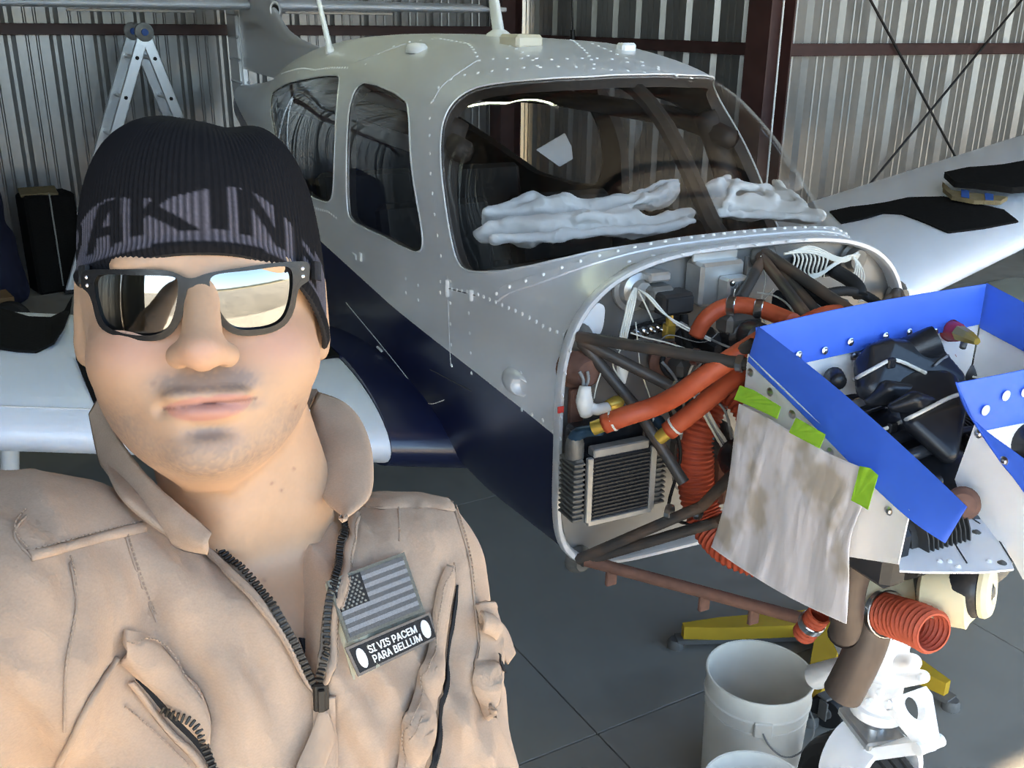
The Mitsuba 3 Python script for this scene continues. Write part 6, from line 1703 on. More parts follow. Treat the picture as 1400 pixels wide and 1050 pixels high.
# mirrored sunglasses
mat('glasses_black', (0.010, 0.010, 0.011), rough=0.32, spec=0.5)
scene['mirror_lens'] = {'type': 'twosided', 'bsdf': {'type': 'conductor', 'specular_reflectance': rgb(0.80, 0.81, 0.80), 'material': 'none'}}
scene['mirror_lens'] = {'type': 'twosided', 'bsdf': {'type': 'principled', 'base_color': rgb(0.30, 0.31, 0.31), 'metallic': 1.0, 'roughness': 0.02, 'specular': 0.5}}
GT = math.tan(math.radians(12.0))
def gz(x, y, off=0.0, cy=3.2):
    return .0945 - 5.2 * x * x + GT * (y - .012) - cy * (y - .005) ** 2 + off
def gpoly(pts):
    out = []
    for px, py in pts:
        z = .09
        for _ in range(6):
            q = hp(px, py, z); z = gz(q[0], q[1])
        out.append(q[:2])
    return smooth_poly(out, 4)
fr_out = gpoly([(111, 380), (113, 372), (128, 368.5), (180, 368.5), (235, 371.5), (252, 379), (265, 380), (280, 375), (330, 366), (380, 359), (412, 357.5), (422, 360), (423, 372), (421, 384), (410, 393), (404, 416), (393, 441), (373, 454), (345, 459), (318, 456), (300, 441), (285, 413), (276, 396), (265, 392.5), (256, 396), (255, 411), (248, 436), (235, 456), (215, 465.5), (185, 464.5), (155, 458), (137, 447), (129, 426), (120, 400), (112, 393)])
lens_L = gpoly([(132, 378), (180, 375.5), (238, 378), (243.5, 384), (244, 400), (240, 425), (230, 448), (215, 457.5), (190, 459.5), (160, 454), (143, 443), (135, 425), (129, 398)])
lens_R = gpoly([(286, 384), (292, 376), (340, 369), (392, 364), (399, 370), (401, 385), (398, 410), (388, 436), (370, 447.5), (345, 451.5), (322, 449.5), (306, 435), (294, 412), (287, 396)])
def sheet2(g, f, step, th, edge=None):
    """a polygon in x, y raised onto z = f(x, y), th thick"""
    from scipy.spatial import Delaunay
    g = g.segmentize(step)
    rings = [np.array(g.exterior.coords)[:-1]] + [np.array(i.coords)[:-1] for i in g.interiors]
    x0, y0, x1, y1 = g.bounds
    gx, gy = np.meshgrid(np.arange(x0, x1, step), np.arange(y0, y1, step))
    c = np.stack([gx.ravel(), gy.ravel()], 1)
    ins = g.buffer(-step * .5)
    c = c[shapely.contains_xy(ins, c[:, 0], c[:, 1])]
    W = np.vstack(rings + [c]); t = Delaunay(W).simplices
    cc = W[t].mean(1); t = t[shapely.contains_xy(g.buffer(1e-6), cc[:, 0], cc[:, 1])]
    a, b = W[t[:, 1]] - W[t[:, 0]], W[t[:, 2]] - W[t[:, 0]]
    fl = a[:, 0] * b[:, 1] - a[:, 1] * b[:, 0] < 0
    t[fl] = t[fl][:, ::-1]
    A = np.stack([W[:, 0], W[:, 1], f(W[:, 0], W[:, 1])], 1); B = A - [0, 0, th]
    n = len(W)
    e = {(i, j) for q in t for i, j in ((q[0], q[1]), (q[1], q[2]), (q[2], q[0]))}
    rim = [(i, j) for i, j in e if (j, i) not in e]
    F = np.vstack([t, t[:, ::-1] + n, np.array([(i, i + n, j + n) for i, j in rim]), np.array([(i, j + n, j) for i, j in rim])])
    return trimesh.Trimesh(np.vstack([A, B]), F, process=False)
ring = fr_out.difference(lens_L.buffer(-.0004)).difference(lens_R.buffer(-.0004))
tag('person__sunglasses', 'black framed sunglasses with mirrored lenses')
mf = sheet2(ring, lambda x, y: gz(x, y, .0018), .0025, .0045)
sg = 'person__sunglasses__frame'
def temple(s):
    a = np.array([s * .0705, .024, gz(.0705, .024) - .001]) if s < 0 else np.array([.0700, .027, gz(.07, .027) - .001])
    P = rounded_path(np.array([a + [0, 0, -.002], a + [s * .004, 0, -.010], [s * .0785, a[1] - .002, .02], [s * .0825, a[1] - .006, -.03], [s * .082, a[1] - .03, -.06]]), 6)
    hgt = np.linspace(.0062, .0045, len(P))[:, None]
    return thick_grid(np.stack([P - np.array([0, 1, 0]) * hgt * t for t in (-1, -.33, .33, 1)], 1), .0030 * s)
add(sg, xf(cat(mf, temple(-1), temple(1)), HR, HC), 'glasses_black', 35)
for nm, g in (('L', lens_L), ('R', lens_R)):
    ml = sheet2(g, lambda x, y: gz(x, y, -.0004, 4.6) + 0.0, .0016, .0012)
    v = np.asarray(ml.vertices); k = len(v) // 2
    x, y = v[:, 0], v[:, 1]
    nn_ = np.stack([10.4 * x, -(GT - 9.2 * (y - .005)), np.ones_like(x)], 1); nn_ /= np.linalg.norm(nn_, axis=1, keepdims=True)
    nn_[k:] *= -1
    path = meshkit.write_ply(xf(ml, HR, HC), False, normals=nn_ @ HR.T)
    kk, i = 'person__sunglasses__lens', 0
    while kk in scene:
        i += 1; kk = f'person__sunglasses__lens_{i:03d}'
    scene[kk] = {'type': 'ply', 'filename': path, 'face_normals': False, 'bsdf': {'type': 'ref', 'id': 'mirror_lens'}}
    tag(kk, 'mirrored lens')
for px, py in ((118, 379), (119, 390), (413.5, 367), (414, 377.5)):
    z = .07
    for _ in range(6):
        qq = hp(px, py, z); z = gz(qq[0], qq[1], .0019)
    add('person__sunglasses__rivet', xf(lathe([(.0001, .0006), (.0011, .0004), (.0014, 0)], 10, qq, (0, 0, 1)), HR, HC), 'chrome', True)
# ------------------------------------------------------------------ the coverall
def bl(p):
    return (p - CH) @ BR_
def fold(p):
    q = bl(p)
    u, v, w = q[:, 0], q[:, 1], q[:, 2]
    # long soft folds that fall from the shoulders and lean towards the zip, finer creases on the sleeves
    lean = u * 1.0 + v * 0.38
    a = meshkit.noise(np.stack([lean * 17, v * 2.6, w * 5], 1), 11) - .5
    b = np.abs(meshkit.noise(np.stack([lean * 30 + 9, v * 5.5, w * 8], 1), 12) - .5)
    c = meshkit.noise(np.stack([u * 70, v * 34, w * 60], 1), 13) - .5
    return a * .036 + (.2 - b) * .032 + c * .0022
EP1, EP2 = E1, E2
def f_suit0(p):
    d = f_torso(p)
    d = smin(d, d_poly(p, [S1, S1 * .5 + E1 * .5, E1, W1 - (W1 - E1) * .06], [.078, .072, .064, .046]), .035)
    d = smin(d, d_poly(p, [S2, S2 * .5 + E2 * .5, E2, W2], [.064, .062, .062, .046]), .03)
    return d
def f_legs(p):
    d = None
    for s in (-1, 1):
        h = PEL + BX * s * .085; k = h * [1, 1, 0] + [0, 0, .52] + BZ * .01; a = h * [1, 1, 0] + [0, 0, .11] + BX * s * .02
        q = d_poly(p, [h, k, a], [.105, .080, .070])
        d = q if d is None else smin(d, q, .02)
    return d
# opening at the throat: the open zip's edges, seen from the front
def bplane(px, py, dep):
    return bl(seen(px, py, dep)[None])[0]
VL = [(284, 741, .70), (318, 770, .69), (352, 805, .685), (385, 845, .685), (410, 885, .685), (428, 925, .69), (438, 950, .695)]
VR = [(470, 705, .745), (464, 745, .735), (455, 785, .725), (445, 830, .715), (438, 875, .705), (437, 915, .70), (438, 950, .695)]
vp = [bplane(*q)[:2] for q in VL] + [bplane(*q)[:2] for q in VR[::-1]]
top_u = np.linspace(vp[-1][0], vp[0][0], 8)
vpoly = Polygon(vp + [(vp[-1][0] + .0, .26), (vp[0][0] - .0, .26)]).buffer(0)
_ed = np.array(vpoly.exterior.coords)
def poly_sd(P, E):
    """signed distance in the plane to a closed outline, negative inside"""
    d = np.full(len(P), 9.0); ins = np.zeros(len(P), bool)
    for a, b in zip(E[:-1], E[1:]):
        e = b - a; w = P - a
        t = np.clip((w @ e) / max(e @ e, 1e-12), 0, 1)
        d = np.minimum(d, np.hypot(*(w - t[:, None] * e).T))
        c = ((a[1] > P[:, 1]) != (b[1] > P[:, 1])) & (P[:, 0] < (b[0] - a[0]) * (P[:, 1] - a[1]) / np.where(b[1] == a[1], 1e-12, b[1] - a[1]) + a[0])
        ins ^= c
    return np.where(ins, -d, d)
# folds that the photograph shows, as soft ridges lying along the cloth
RIDGE_PX = [([(247, 748), (275, 805), (300, 870), (326, 960), (336, 1040)], .010), ([(205, 745), (226, 800), (246, 870), (258, 900)], .009), ([(225, 752), (262, 830), (286, 900)], .007), ([(150, 770), (166, 815), (172, 850)], .008), ([(120, 760), (134, 830), (128, 920), (112, 1000)], .008),
            ([(2, 715), (40, 750), (84, 800)], .011), ([(-10, 760), (40, 800), (92, 850)], .010), ([(-10, 820), (50, 870), (98, 930)], .010), ([(10, 900), (60, 950), (96, 1010)], .009), ([(102, 790), (112, 860), (100, 950), (92, 1040)], .012),
            ([(320, 790), (352, 860), (380, 930), (392, 1000)], .007), ([(300, 900), (340, 960), (372, 1030)], .008), ([(520, 700), (534, 740), (536, 790)], .007), ([(575, 702), (588, 740), (596, 775)], .008), ([(606, 702), (624, 752), (632, 810)], .008), ([(634, 770), (642, 830), (640, 900), (634, 980), (632, 1040)], .009),
            ([(470, 940), (490, 985), (500, 1050)], .009), ([(520, 930), (524, 980), (512, 1050)], .008), ([(480, 720), (490, 745), (486, 768)], .006), ([(655, 985), (666, 1020), (670, 1050)], .008)]
RIDGES = []
def f_suit(p):
    d = f_suit0(p) - .010 - fold(p)
    for pts, rs in RIDGES:
        lo_, hi_ = pts.min(0) - .05, pts.max(0) + .05
        m = ((p > lo_) & (p < hi_)).all(1)
        if m.any():
            d[m] = smin(d[m], d_poly(p[m], pts, rs), .009)
    return d
def f_suit_cut(p):
    d = f_suit(p)
    q = bl(p)
    near = (q[:, 2] > -.03) & (q[:, 1] > -.3) & (np.abs(q[:, 0]) < .3)
    cut = np.full(len(p), 1.0)
    if near.any():
        cut[near] = np.maximum(poly_sd(q[near][:, :2], _ed), -.03 - q[near][:, 2])
    d = np.maximum(d, -cut)
    nk = d_cone(p, NB - BY * .16, NB + BY * .25, .070, .074)
    d = smax(d, -nk, .01)
    inner = f_suit0(p) + .004
    return np.where(near & (cut < .02), np.maximum(d, -inner - .0) if False else d, d)
def m_suit(p, n, uv):
    weave = noise(p.x * 900, p.y * 900, p.z * 900)
    c = mix((0.375, 0.266, 0.19), (0.445, 0.322, 0.232), fbm(p.x * 13, p.y * 13, p.z * 13, octaves=3))
    return c * (0.94 + 0.12 * weave)
mat('suit_cloth', m_suit, rough=0.85, spec=0.15, sheen=0.25, bump=lambda p, n, uv: noise(p.x * 1100, p.y * 1100, p.z * 1100) * .6 + fbm(p.x * 160, p.y * 160, p.z * 90) , bscale=0.0007, eps=5e-4)
mat('suit_trim', lambda p, n, uv: mix((0.345, 0.25, 0.18), (0.42, 0.308, 0.225), fbm(p.x * 60, p.y * 60, p.z * 60)), rough=0.85, spec=0.15, sheen=0.2, bump=lambda p, n, uv: noise(p.x * 1100, p.y * 1100, p.z * 1100), bscale=0.0006, eps=5e-4)
mat('stitch', (0.33, 0.24, 0.175), rough=0.9)
mat('zip_dark', (0.030, 0.026, 0.022), rough=0.35, metal=0.5)
mat('zip_tape', (0.17, 0.13, 0.095), rough=0.9)
mat('shirt_black', (0.012, 0.012, 0.013), rough=0.9)

def march(px, py, f=None, t0=.45, t1=1.15, n=70):
    """points of the coverall seen at many picture points, with the surface normals"""
    f = f or f_suit
    px, py = np.broadcast_arrays(np.asarray(px, float), np.asarray(py, float))
    D = CF + CR * ((px.ravel() - 700) / FOC)[:, None] - CU * ((py.ravel() - 525) / FOC)[:, None]
    L = np.linalg.norm(D, axis=1)
    t = np.full(len(D), t0)
    best, tb = np.full(len(D), 9.0), t.copy()
    for _ in range(n):
        v = f(CO + D * t[:, None])
        k = v < best
        best[k], tb[k] = v[k], t[k]
        t = np.minimum(t + np.clip(v, -.02, .05) * .6 / L, t1)
    t = np.where(t >= t1 - 1e-6, tb, t)                      # where the line of sight misses: the nearest pass
    P = CO + D * t[:, None]
    e = .004
    N = np.stack([f(P + [e, 0, 0]) - f(P - [e, 0, 0]), f(P + [0, e, 0]) - f(P - [0, e, 0]), f(P + [0, 0, e]) - f(P - [0, 0, e])], 1)
    N /= np.linalg.norm(N, axis=1, keepdims=True) + 1e-9
    return P.reshape(px.shape + (3,)), N.reshape(px.shape + (3,))
for _px, _r in RIDGE_PX:
    _q = rounded_path(np.array(_px, float), 4)
    _P, _N = march(_q[:, 0], _q[:, 1])
    _t = np.sin(np.pi * np.linspace(.06, .94, len(_P)))
    RIDGES.append((_P - _N * .003, 1.25 * _r * (.35 + .65 * _t)))
# upper body at fine step; the lower body and legs at a coarser one, sharing a belt line below the frame
fine_lo = np.min([S1, S2, E2, W2], 0) - .13
def clipz(f, z, up):
    return lambda p: np.maximum(f(p), (z - p[:, 2]) if up else (p[:, 2] - z))
ZB = CH[2] - .30
ms = surface_net(clipz(f_suit_cut, ZB, True), np.minimum(np.min([S1, S2, E2, CH - [.24, .24, 0], E1, W1], 0) - .12, [9, 9, ZB - .02]), np.max([S1, S2, E2, CH + [.24, .24, 0], E1, W1], 0) + .12, .0062)
def f_low(p):
    return smin(f_suit0(p) - .012 - fold(p), f_legs(p) - .008 - fold(p), .05)
ml = surface_net(clipz(f_low, ZB, False), [PEL[0] - .42, PEL[1] - .42, .09], [PEL[0] + .42, PEL[1] + .42, ZB + .03], .014)
scene['person__coverall'] = mikit.ply(cat(ms, ml), 'suit_cloth', True)
tag('person__coverall', 'tan flight coverall with zips and pockets')
# boots
for s in (-1, 1):
    a = PEL * [1, 1, 0] + BX * s * .105 + [0, 0, .08]
    bt = surface_net(lambda p: smin(d_cone(p, a + [0, 0, .10], a, .056, .05), np.maximum(d_cone(p, a - BZ * .02 + [0, 0, -.035], a + BZ * .16 + [0, 0, -.04], .045, .04), .004 - p[:, 2]), .03), a - [.25, .25, .08], a + [.25, .25, .17], .008)
    add('person__boot', bt, 'brown_trim', True)
# dark shirt seen in the opening
sh = surface_net(lambda p: np.maximum(np.maximum(f_neck(p) - .003, np.minimum((bl(p)[:, 1] + .02), 9)), -.03 - bl(p)[:, 2]) , CH - [.22, .22, .12], CH + [.22, .22, .10], .006) if False else None

def line_on(pts, n=8, lift=.001, f=None):
    q = rounded_path(np.array(pts, float), n)
    P, N = march(q[:, 0], q[:, 1], f)
    return P + N * lift, N
def band_on(a, b, lift=.002, th=.0025, n=8, m=5, belly=.0, f=None):
    """a strip of cloth lying on the coverall between two lines of the picture"""
    A, B = rounded_path(np.array(a, float), n), rounded_path(np.array(b, float), n)
    k = max(len(A), len(B))
    rs = lambda q: np.stack([np.interp(np.linspace(0, 1, k), np.linspace(0, 1, len(q)), q[:, i]) for i in range(2)], 1)
    A, B = rs(A), rs(B)
    t = np.linspace(0, 1, m)
    Q = A[:, None] * (1 - t)[None, :, None] + B[:, None] * t[None, :, None]
    P, N = march(Q[..., 0], Q[..., 1], f)
    P = P + N * (lift + belly * 4 * t * (1 - t))[None, :, None]
    a_, b_ = P[1, 0] - P[0, 0], P[0, 1] - P[0, 0]
    s = 1 if np.cross(a_, b_) @ N[0, 0] > 0 else -1
    return thick_grid(P, th * s) if s > 0 else thick_grid(P[::-1], th)
def stitches(pts, lift=.0012, r=.0007, pitch=.0035, f=None):
    P, N = line_on(pts, 10, lift, f)
    L = np.r_[0, np.cumsum(np.linalg.norm(np.diff(P, axis=0), axis=1))]
    ms = []
    for s in np.arange(0, L[-1] - pitch * .6, pitch):
        a, b = [np.array([np.interp(x, L, P[:, i]) for i in range(3)]) for x in (s, s + pitch * .6)]
        ms.append(tube([a, b], r, 4))
    return cat(ms)
S = 'person__coverall__'
def zipper(pts, key, lift=.003, pitch=.0042, side=None, f=None, w=.0030):
    P, N = line_on(pts, 10, lift, f)
    return zipper3(P, N, key, pitch, w)
def zipper3(P, N, key, pitch=.0042, w=.003):
    L = np.r_[0, np.cumsum(np.linalg.norm(np.diff(P, axis=0), axis=1))]
    ms = []
    for s in np.arange(0, L[-1], pitch):
        c = np.array([np.interp(s, L, P[:, i]) for i in range(3)]); n = unit([np.interp(s, L, N[:, i]) for i in range(3)])
        d = unit(np.array([np.interp(min(s + .003, L[-1]), L, P[:, i]) for i in range(3)]) - np.array([np.interp(max(s - .003, 0), L, P[:, i]) for i in range(3)]))
        ms.append(box((w * 1.9, pitch * .52, .0022), c, .0004, frame(z=n, x=np.cross(d, n))))
    return add(S + key, cat(ms), 'zip_dark', kind='stuff', label='dark zip teeth')

def march_depth(P):
    """how far points must come forward, each along its own sight line to the front, to lie clear of the coverall"""
    to = CO - P; L = np.linalg.norm(to, axis=2, keepdims=True); to /= L
    need = np.zeros(P.shape[:2])
    for s in np.linspace(0, .16, 60):
        d = f_suit((P + to * s).reshape(-1, 3)).reshape(P.shape[:2])
        need = np.where(d < .006, s + .002, need)
    need = gaussian_filter1d(gaussian_filter1d(need, 2, axis=0, mode='nearest'), 1, axis=1, mode='nearest')
    return to * need[..., None]
# collar: two leaves turned out round the neck
def leaf(up, lo, th=.0035, bulge=.010, n=8):
    U = rounded_path(np.array([seen(*q) for q in up]), n); Lw = rounded_path(np.array([seen(*q) for q in lo]), n)
    k = max(len(U), len(Lw))
    rs = lambda q: np.stack([np.interp(np.linspace(0, 1, k), np.linspace(0, 1, len(q)), q[:, i]) for i in range(3)], 1)
    U, Lw = rs(U), rs(Lw)
    P = []
    for t in np.linspace(0, 1, 12):
        c = U * (1 - t) + Lw * t
        to = CO - c; to /= np.linalg.norm(to, axis=1, keepdims=True)
        P.append(c + to * bulge * (math.sin(math.pi * t) ** .8))
    P = np.stack(P, 1)
    w = meshkit.fbm(P * 45, 3, 8)[..., None] - .5
    to = CO - P; to /= np.linalg.norm(to, axis=2, keepdims=True)
    P = P + to * w * .005
    t = march_depth(P)
    return P + t
Pl = leaf([(139, 548, .79), (158, 590, .752), (184, 628, .725), (226, 678, .700), (262, 712, .688), (284, 734, .684)], [(128, 566, .80), (138, 615, .765), (160, 675, .735), (208, 720, .703), (250, 746, .688), (286, 752, .682)], bulge=.007)
Pr = leaf([(424, 560, .85), (428, 620, .82), (436, 668, .785), (450, 692, .762), (468, 706, .745)], [(436, 536, .865), (474, 552, .855), (504, 598, .825), (511, 650, .795), (502, 686, .768), (470, 712, .744)], bulge=.012)
for P in (Pl, Pr):
    g = thick_grid(P, .004)
    k = add(S + 'collar', g, 'suit_cloth', True, label='turned-out collar leaf')
    e = P[:, -1]
    add(k + '__edge', tube(e, .0030, 8), 'suit_trim', True) if False else None
# the back of the collar behind the neck
bk = np.array([[Pl[0, 0] * (1 - t) + Pr[0, 0] * t - (CO - HC) / np.linalg.norm(CO - HC) * .075 * math.sin(math.pi * t) - BY * .0 for t in np.linspace(0, 1, 14)], [Pl[0, -1] * (1 - t) + Pr[0, -1] * t - (CO - HC) / np.linalg.norm(CO - HC) * .085 * math.sin(math.pi * t) for t in np.linspace(0, 1, 14)]])
add(S + 'collar_back', thick_grid(bk, .004), 'suit_cloth', True)

# the open front: zip tapes and teeth along both edges
def edge3(pts, n=10):
    return rounded_path(np.array([seen(*q) for q in pts]), n)
for V_, sgn, lab in ((VL, -1, 'l'), (VR, 1, 'r')):
    q = np.array(V_)[:, :2]
    off = np.array([[-7, 5]] * len(q)) if sgn < 0 else np.array([[8, 1]] * len(q))
    out = np.array([[-17, 13]] * len(q)) if sgn < 0 else np.array([[22, 3]] * len(q))
    out[-1] = out[-1] * .35; off[-1] = off[-1] * .35; out[-2] = out[-2] * .8
    add(S + 'zip_tape', band_on(q + off * -.35, q + off * 1.1, lift=.0035, th=.0015), 'zip_tape', True)
    add(S + 'placket', band_on(q + off * .95, q + out, lift=.0035, th=.003, belly=.0025), 'suit_trim', True)
    add(S + 'stitching', stitches(q[:-1] + out[:-1] * .9, lift=.0052), 'stitch', kind='stuff')
    zipper(q + off * .25, 'zip_teeth', lift=.0055)
P, N = march(np.array([438.0]), np.array([948.0]))
fr_ = frame(z=N[0], x=CR)
k = add(S + 'zip_slider', cat(box((.011, .020, .006), P[0] + N[0] * .006, .0025, fr_), box((.005, .016, .003), P[0] + N[0] * .011 - CU * .001, .001, fr_)), 'zip_dark')
add(S + 'zip_pull', band_on([(430, 968), (418, 1000), (402, 1040), (392, 1075)], [(454, 968), (450, 1005), (438, 1045), (428, 1080)], lift=.008, th=.002, belly=.003), 'suit_trim', True, label='cloth pull tab on the zip')
zp = [(438, 950), (440, 975), (438, 1010), (436, 1060), (434, 1100)]
add(S + 'fly', band_on(np.array(zp) - [14, 0], np.array(zp) + [22, 0], lift=.003, th=.002, belly=.003), 'suit_cloth', True)

# yokes, seams
for pts in ([(42, 762), (80, 752), (130, 738), (196, 722)], [(36, 706), (20, 730), (44, 764)], [(498, 680), (503, 692), (530, 693), (575, 690), (622, 697)], [(545, 690), (546, 740)], [(172, 735), (190, 790), (215, 850)], [(96, 770), (104, 830), (92, 900), (88, 1000)], [(622, 700), (640, 760), (648, 820), (654, 880)]):
    P, N = line_on(pts, 10, .0004)
    add(S + 'seam', tube(P, .0010, 6), 'stitch', True)
    add(S + 'stitching', stitches(np.array(pts) + [0, -9], lift=.0012), 'stitch', kind='stuff')
for a, b in (([(36, 752), (80, 744), (130, 730), (194, 714)], [(44, 768), (82, 758), (132, 744), (200, 728)]), ([(496, 672), (530, 676), (580, 676), (612, 682)], [(498, 694), (530, 696), (580, 694), (622, 700)])):
    add(S + 'yoke_seam', band_on(a, b, lift=.0008, th=.0018, belly=.002), 'suit_cloth', True)

# chest pocket with an open zip, at the left
k = add(S + 'pocket_flap', band_on([(168, 858), (200, 874), (240, 905), (280, 948), (290, 985)], [(158, 906), (180, 922), (214, 946), (250, 984), (284, 1020)], lift=.004, th=.003, belly=.006), 'suit_cloth', True, label='slanting chest pocket flap')
add(S + 'pocket_seam', tube(line_on([(158, 900), (120, 960), (88, 1030), (60, 1080)], 10, .0015)[0], .0022, 8), 'suit_trim', True)
add(S + 'stitching', stitches([(166, 866), (200, 882), (238, 912), (276, 954)], lift=.0095), 'stitch', kind='stuff')
add(S + 'stitching', stitches([(170, 965), (200, 990), (232, 1020), (262, 1050)], lift=.0015), 'stitch', kind='stuff')
add(S + 'pocket_mouth', band_on([(184, 928), (206, 938), (232, 962), (262, 984), (282, 1012), (296, 1052)], [(186, 930), (206, 952), (226, 976), (252, 1002), (276, 1030), (290, 1056)], lift=.0012, th=.001), 'shirt_black', True)
zipper([(228, 964), (250, 976), (274, 998), (286, 1024), (296, 1060)], 'zip_teeth', lift=.0075, pitch=.0036)
add(S + 'pocket_edge', band_on([(180, 928), (200, 950), (222, 976), (250, 1006), (276, 1034), (292, 1070)], [(170, 934), (190, 958), (214, 986), (240, 1014), (266, 1044), (284, 1080)], lift=.0035, th=.002, belly=.002), 'suit_cloth', True)
# long slanting pocket at the right
a = [(606, 772), (596, 800), (588, 845), (580, 890), (562, 945), (548, 1000), (536, 1060), (530, 1090)]
b = [(622, 790), (614, 830), (611, 860), (606, 905), (600, 950), (592, 1000), (580, 1060), (574, 1090)]
add(S + 'pocket_welt', band_on(a, b, lift=.004, th=.003, belly=.006), 'suit_cloth', True, label='long slanting chest pocket welt')
add(S + 'pocket_mouth', band_on([(623, 800), (615, 850), (610, 900), (603, 950), (594, 1010), (582, 1090)], [(626, 800), (619, 850), (614, 900), (608, 955), (600, 1012), (590, 1090)], lift=.0035, th=.002), 'shirt_black', True)
for o in (6, 16):
    add(S + 'stitching', stitches(np.array(a) + [o, 0], lift=.0085), 'stitch', kind='stuff')
# utility pocket on the sleeve
add(S + 'sleeve_pocket', band_on([(646, 828), (652, 850), (650, 900), (644, 930), (650, 960), (660, 985)], [(658, 824), (672, 862), (680, 905), (678, 938), (670, 968), (664, 988)], lift=.003, th=.004, belly=.013), 'suit_cloth', True, label='zipped pocket on the sleeve')
add(S + 'sleeve_flap', band_on([(648, 866), (656, 872), (668, 890), (676, 908)], [(646, 840), (656, 844), (668, 858), (678, 892)], lift=.0125, th=.003, belly=.006), 'suit_cloth', True)
add(S + 'pocket_mouth', band_on([(654, 898), (658, 910), (662, 926)], [(657, 897), (663, 909), (666, 924)], lift=.018, th=.001), 'shirt_black', True)

# velcro panel and patches
def quad_on(TL, TR, BR, BL):
    TL, TR, BR, BL = (np.array(q, float) for q in (TL, TR, BR, BL))
    def at(u, v):                                            # u to the right, v upwards, 0..1
        u, v = np.asarray(u)[..., None], np.asarray(v)[..., None]
        return (1 - u) * v * TL + u * v * TR + u * (1 - v) * BR + (1 - u) * (1 - v) * BL
    return at
def patch_surface(at, lift):
    """(u, v) -> a point on a smooth sheet over the coverall"""
    g = np.linspace(0, 1, 7)
    Ug, Vg = np.meshgrid(g, g, indexing='ij')
    Q = at(Ug, Vg); P, N = march(Q[..., 0], Q[..., 1])
    A = np.stack([np.ones(49), Ug.ravel(), Vg.ravel(), Ug.ravel() * Vg.ravel(), Ug.ravel() ** 2], 1)
    co = np.linalg.lstsq(A, P.reshape(-1, 3), rcond=None)[0]
    n0 = unit(N.mean((0, 1)))
    need = ((P.reshape(-1, 3) - A @ co) @ n0).max() * .6
    def f(u, v, h=0.0):
        u, v = np.asarray(u, float), np.asarray(v, float)
        B = np.stack([np.ones_like(u), u, v, u * v, u * u], -1)
        return B @ co + n0 * (lift + max(need, 0) + np.asarray(h)[..., None])
    return f, n0
def tile(f, u0, u1, v0, v1, h, th, n=8):
    U_, V_ = np.meshgrid(np.linspace(u0, u1, n), np.linspace(v0, v1, n), indexing='ij')
    P = f(U_, V_, np.full(U_.shape, h))
    return P, th
def tmesh(f, n0, u0, u1, v0, v1, h, th, n=8):
    P, _ = tile(f, u0, u1, v0, v1, h, th, n)
    s = 1 if np.cross(P[1, 0] - P[0, 0], P[0, 1] - P[0, 0]) @ n0 > 0 else -1
    return thick_grid(P if s > 0 else P[::-1], th)
mat('velcro', (0.42, 0.38, 0.27), rough=0.95)
mat('patch_border', lambda p, n, uv: mix((0.11, 0.105, 0.085), (0.17, 0.165, 0.135), noise(p.x * 900, p.y * 900, p.z * 900)), rough=0.9)
mat('patch_light', lambda p, n, uv: mix((0.20, 0.20, 0.205), (0.27, 0.27, 0.275), noise(p.x * 1400, p.y * 300, p.z * 1400)), rough=0.8)
mat('patch_dark', lambda p, n, uv: mix((0.085, 0.083, 0.083), (0.12, 0.118, 0.118), noise(p.x * 1400, p.y * 300, p.z * 1400)), rough=0.8)
mat('patch_black', (0.012, 0.012, 0.013), rough=0.85)
mat('patch_star', (0.24, 0.24, 0.21), rough=0.8)
mat('thread_white', (0.66, 0.66, 0.64), rough=0.7)
mat('name_border', (0.16, 0.135, 0.115), rough=0.9)
add(S + 'velcro', band_on([(444, 800), (500, 786), (556, 789), (563, 789)], [(482, 930), (530, 905), (584, 876), (592, 868)], lift=.0012, th=.001), 'velcro', True)
fa = quad_on((441, 798), (546.5, 758), (573.5, 838.5), (470, 881))
ff, fn = patch_surface(fa, .0030)
tag('person__flag_patch', 'grey flag patch with stars and stripes')
add('person__flag_patch__backing', tmesh(ff, fn, 0, 1, 0, 1, 0, .0018, 10), 'patch_border', 30)
nst = 13
for i in range(nst):
    v0 = .055 + (.89 / nst) * i; v1 = v0 + .89 / nst
    u0 = .40 if i >= 6 else .035
    add('person__flag_patch__stripe', tmesh(ff, fn, u0, .955, v0, v1, .0009 if i % 2 else .0006, .0012, 6), 'patch_light' if i % 2 else 'patch_dark')
add('person__flag_patch__canton', tmesh(ff, fn, .035, .40, .055 + .89 * 6 / 13, .945, .0009, .0013, 8), 'patch_black')
stars = []
for r_ in range(9):
    for c_ in range(6 if r_ % 2 == 0 else 5):
        u = .058 + .0585 * (c_ + (.5 if r_ % 2 else 0)); v = .93 - .0505 * (r_ + .55)
        w, hgt = .020, .026
        pts = [(u + w * (1 if k % 2 == 0 else .42) * math.sin(k * math.pi / 5), v + hgt * (1 if k % 2 == 0 else .42) * math.cos(k * math.pi / 5)) for k in range(10)]
        P = ff(np.array([u] + [q[0] for q in pts]), np.array([v] + [q[1] for q in pts]), np.full(11, .0014))
        F_ = np.array([(0, k + 1, (k + 1) % 10 + 1) for k in range(10)])
        m = trimesh.Trimesh(np.vstack([P, P - fn * .0006]), np.vstack([F_, F_[:, ::-1] + 11, [(k + 1, k + 12, (k + 1) % 10 + 12) for k in range(10)], [(k + 1, (k + 1) % 10 + 12, (k + 1) % 10 + 1) for k in range(10)]]), process=False)
        add('person__flag_patch__star', m, 'patch_star')
na = quad_on((464, 886), (580, 837), (592, 872), (482, 925))
nf, nn0 = patch_surface(na, .0042)
tag('person__name_patch', 'black patch lettered in white')
add('person__name_patch__backing', tmesh(nf, nn0, 0, 1, 0, 1, 0, .0018, 10), 'name_border', 30)
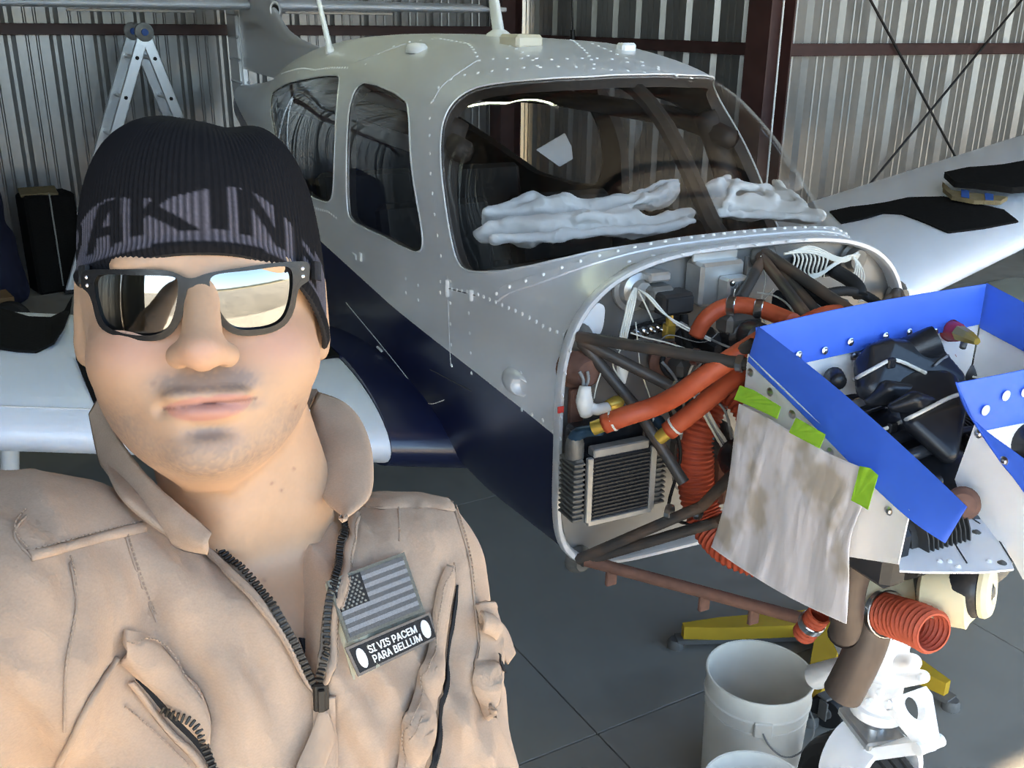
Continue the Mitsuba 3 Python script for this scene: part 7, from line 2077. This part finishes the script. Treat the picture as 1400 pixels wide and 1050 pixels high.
add('person__name_patch__field', tmesh(nf, nn0, .03, .97, .09, .91, .0004, .0012, 10), 'patch_black')
asp = np.linalg.norm(nf(1., .5) - nf(0., .5)) / np.linalg.norm(nf(.5, 1.) - nf(.5, 0.))
def lettering(text, u0, u1, v0, hv):
    m = meshkit.text_mesh(text, 1.0, depth=.3, bold=True)
    v = np.asarray(m.vertices)
    w = v[:, 0].max() - v[:, 0].min()
    u = u0 + (v[:, 0] - v[:, 0].min()) / w * (u1 - u0)
    P = nf(u, v0 + v[:, 1] * hv, .0005 + np.where(v[:, 2] > .1, .0007, 0))
    add('person__name_patch__lettering', trimesh.Trimesh(P, m.faces, process=False), 'thread_white')
lettering('SI VIS PACEM', .215, .785, .53, .25)
lettering('PARA BELLUM', .225, .805, .19, .25)
for uc in (.118, .885):
    for (du, dv, ru, rv) in ((0, .0, .050, .34),):
        a = np.linspace(0, 2 * np.pi, 25)[:-1]
        u = uc + du + ru * np.cos(a); v = .5 + dv + rv * np.sin(a)
        P = nf(np.r_[uc + du, u], np.r_[.5 + dv, v], np.full(25, .0011))
        F_ = np.array([(0, k + 1, (k + 1) % 24 + 1) for k in range(24)])
        add('person__name_patch__emblem', trimesh.Trimesh(np.vstack([P, P - nn0 * .0009]), np.vstack([F_, F_[:, ::-1] + 25, [(k + 1, k + 26, (k + 1) % 24 + 26) for k in range(24)], [(k + 1, (k + 1) % 24 + 26, (k + 1) % 24 + 1) for k in range(24)]]), process=False), 'thread_white')
# strap of a dark undershirt at the neck and in the opening
add('person__undershirt', band_on([(408, 872), (426, 872), (446, 856)], [(424, 915), (436, 935), (444, 900)], lift=.002, th=.002, f=lambda p: f_neck(p)), 'shirt_black', True, label='edge of a black undershirt')
# the phone that takes the picture, in the raised hand
mat('phone_white', (0.55, 0.55, 0.56), rough=0.2, cc=0.6)
mat('phone_glass', (0.01, 0.01, 0.011), rough=0.05)
pc = CO - CR * .066 - CF * .010
k = add('phone', box((.138, .067, .007), pc, .003, np.stack([CR, CU, CF], 1)), 'phone_white', label='slim phone held up at arm\'s length in the man\'s raised hand', cat='phone')
add(k + '__screen', box((.104, .060, .0006), pc + CF * .0037, 0, np.stack([CR, CU, CF], 1)), 'phone_glass')
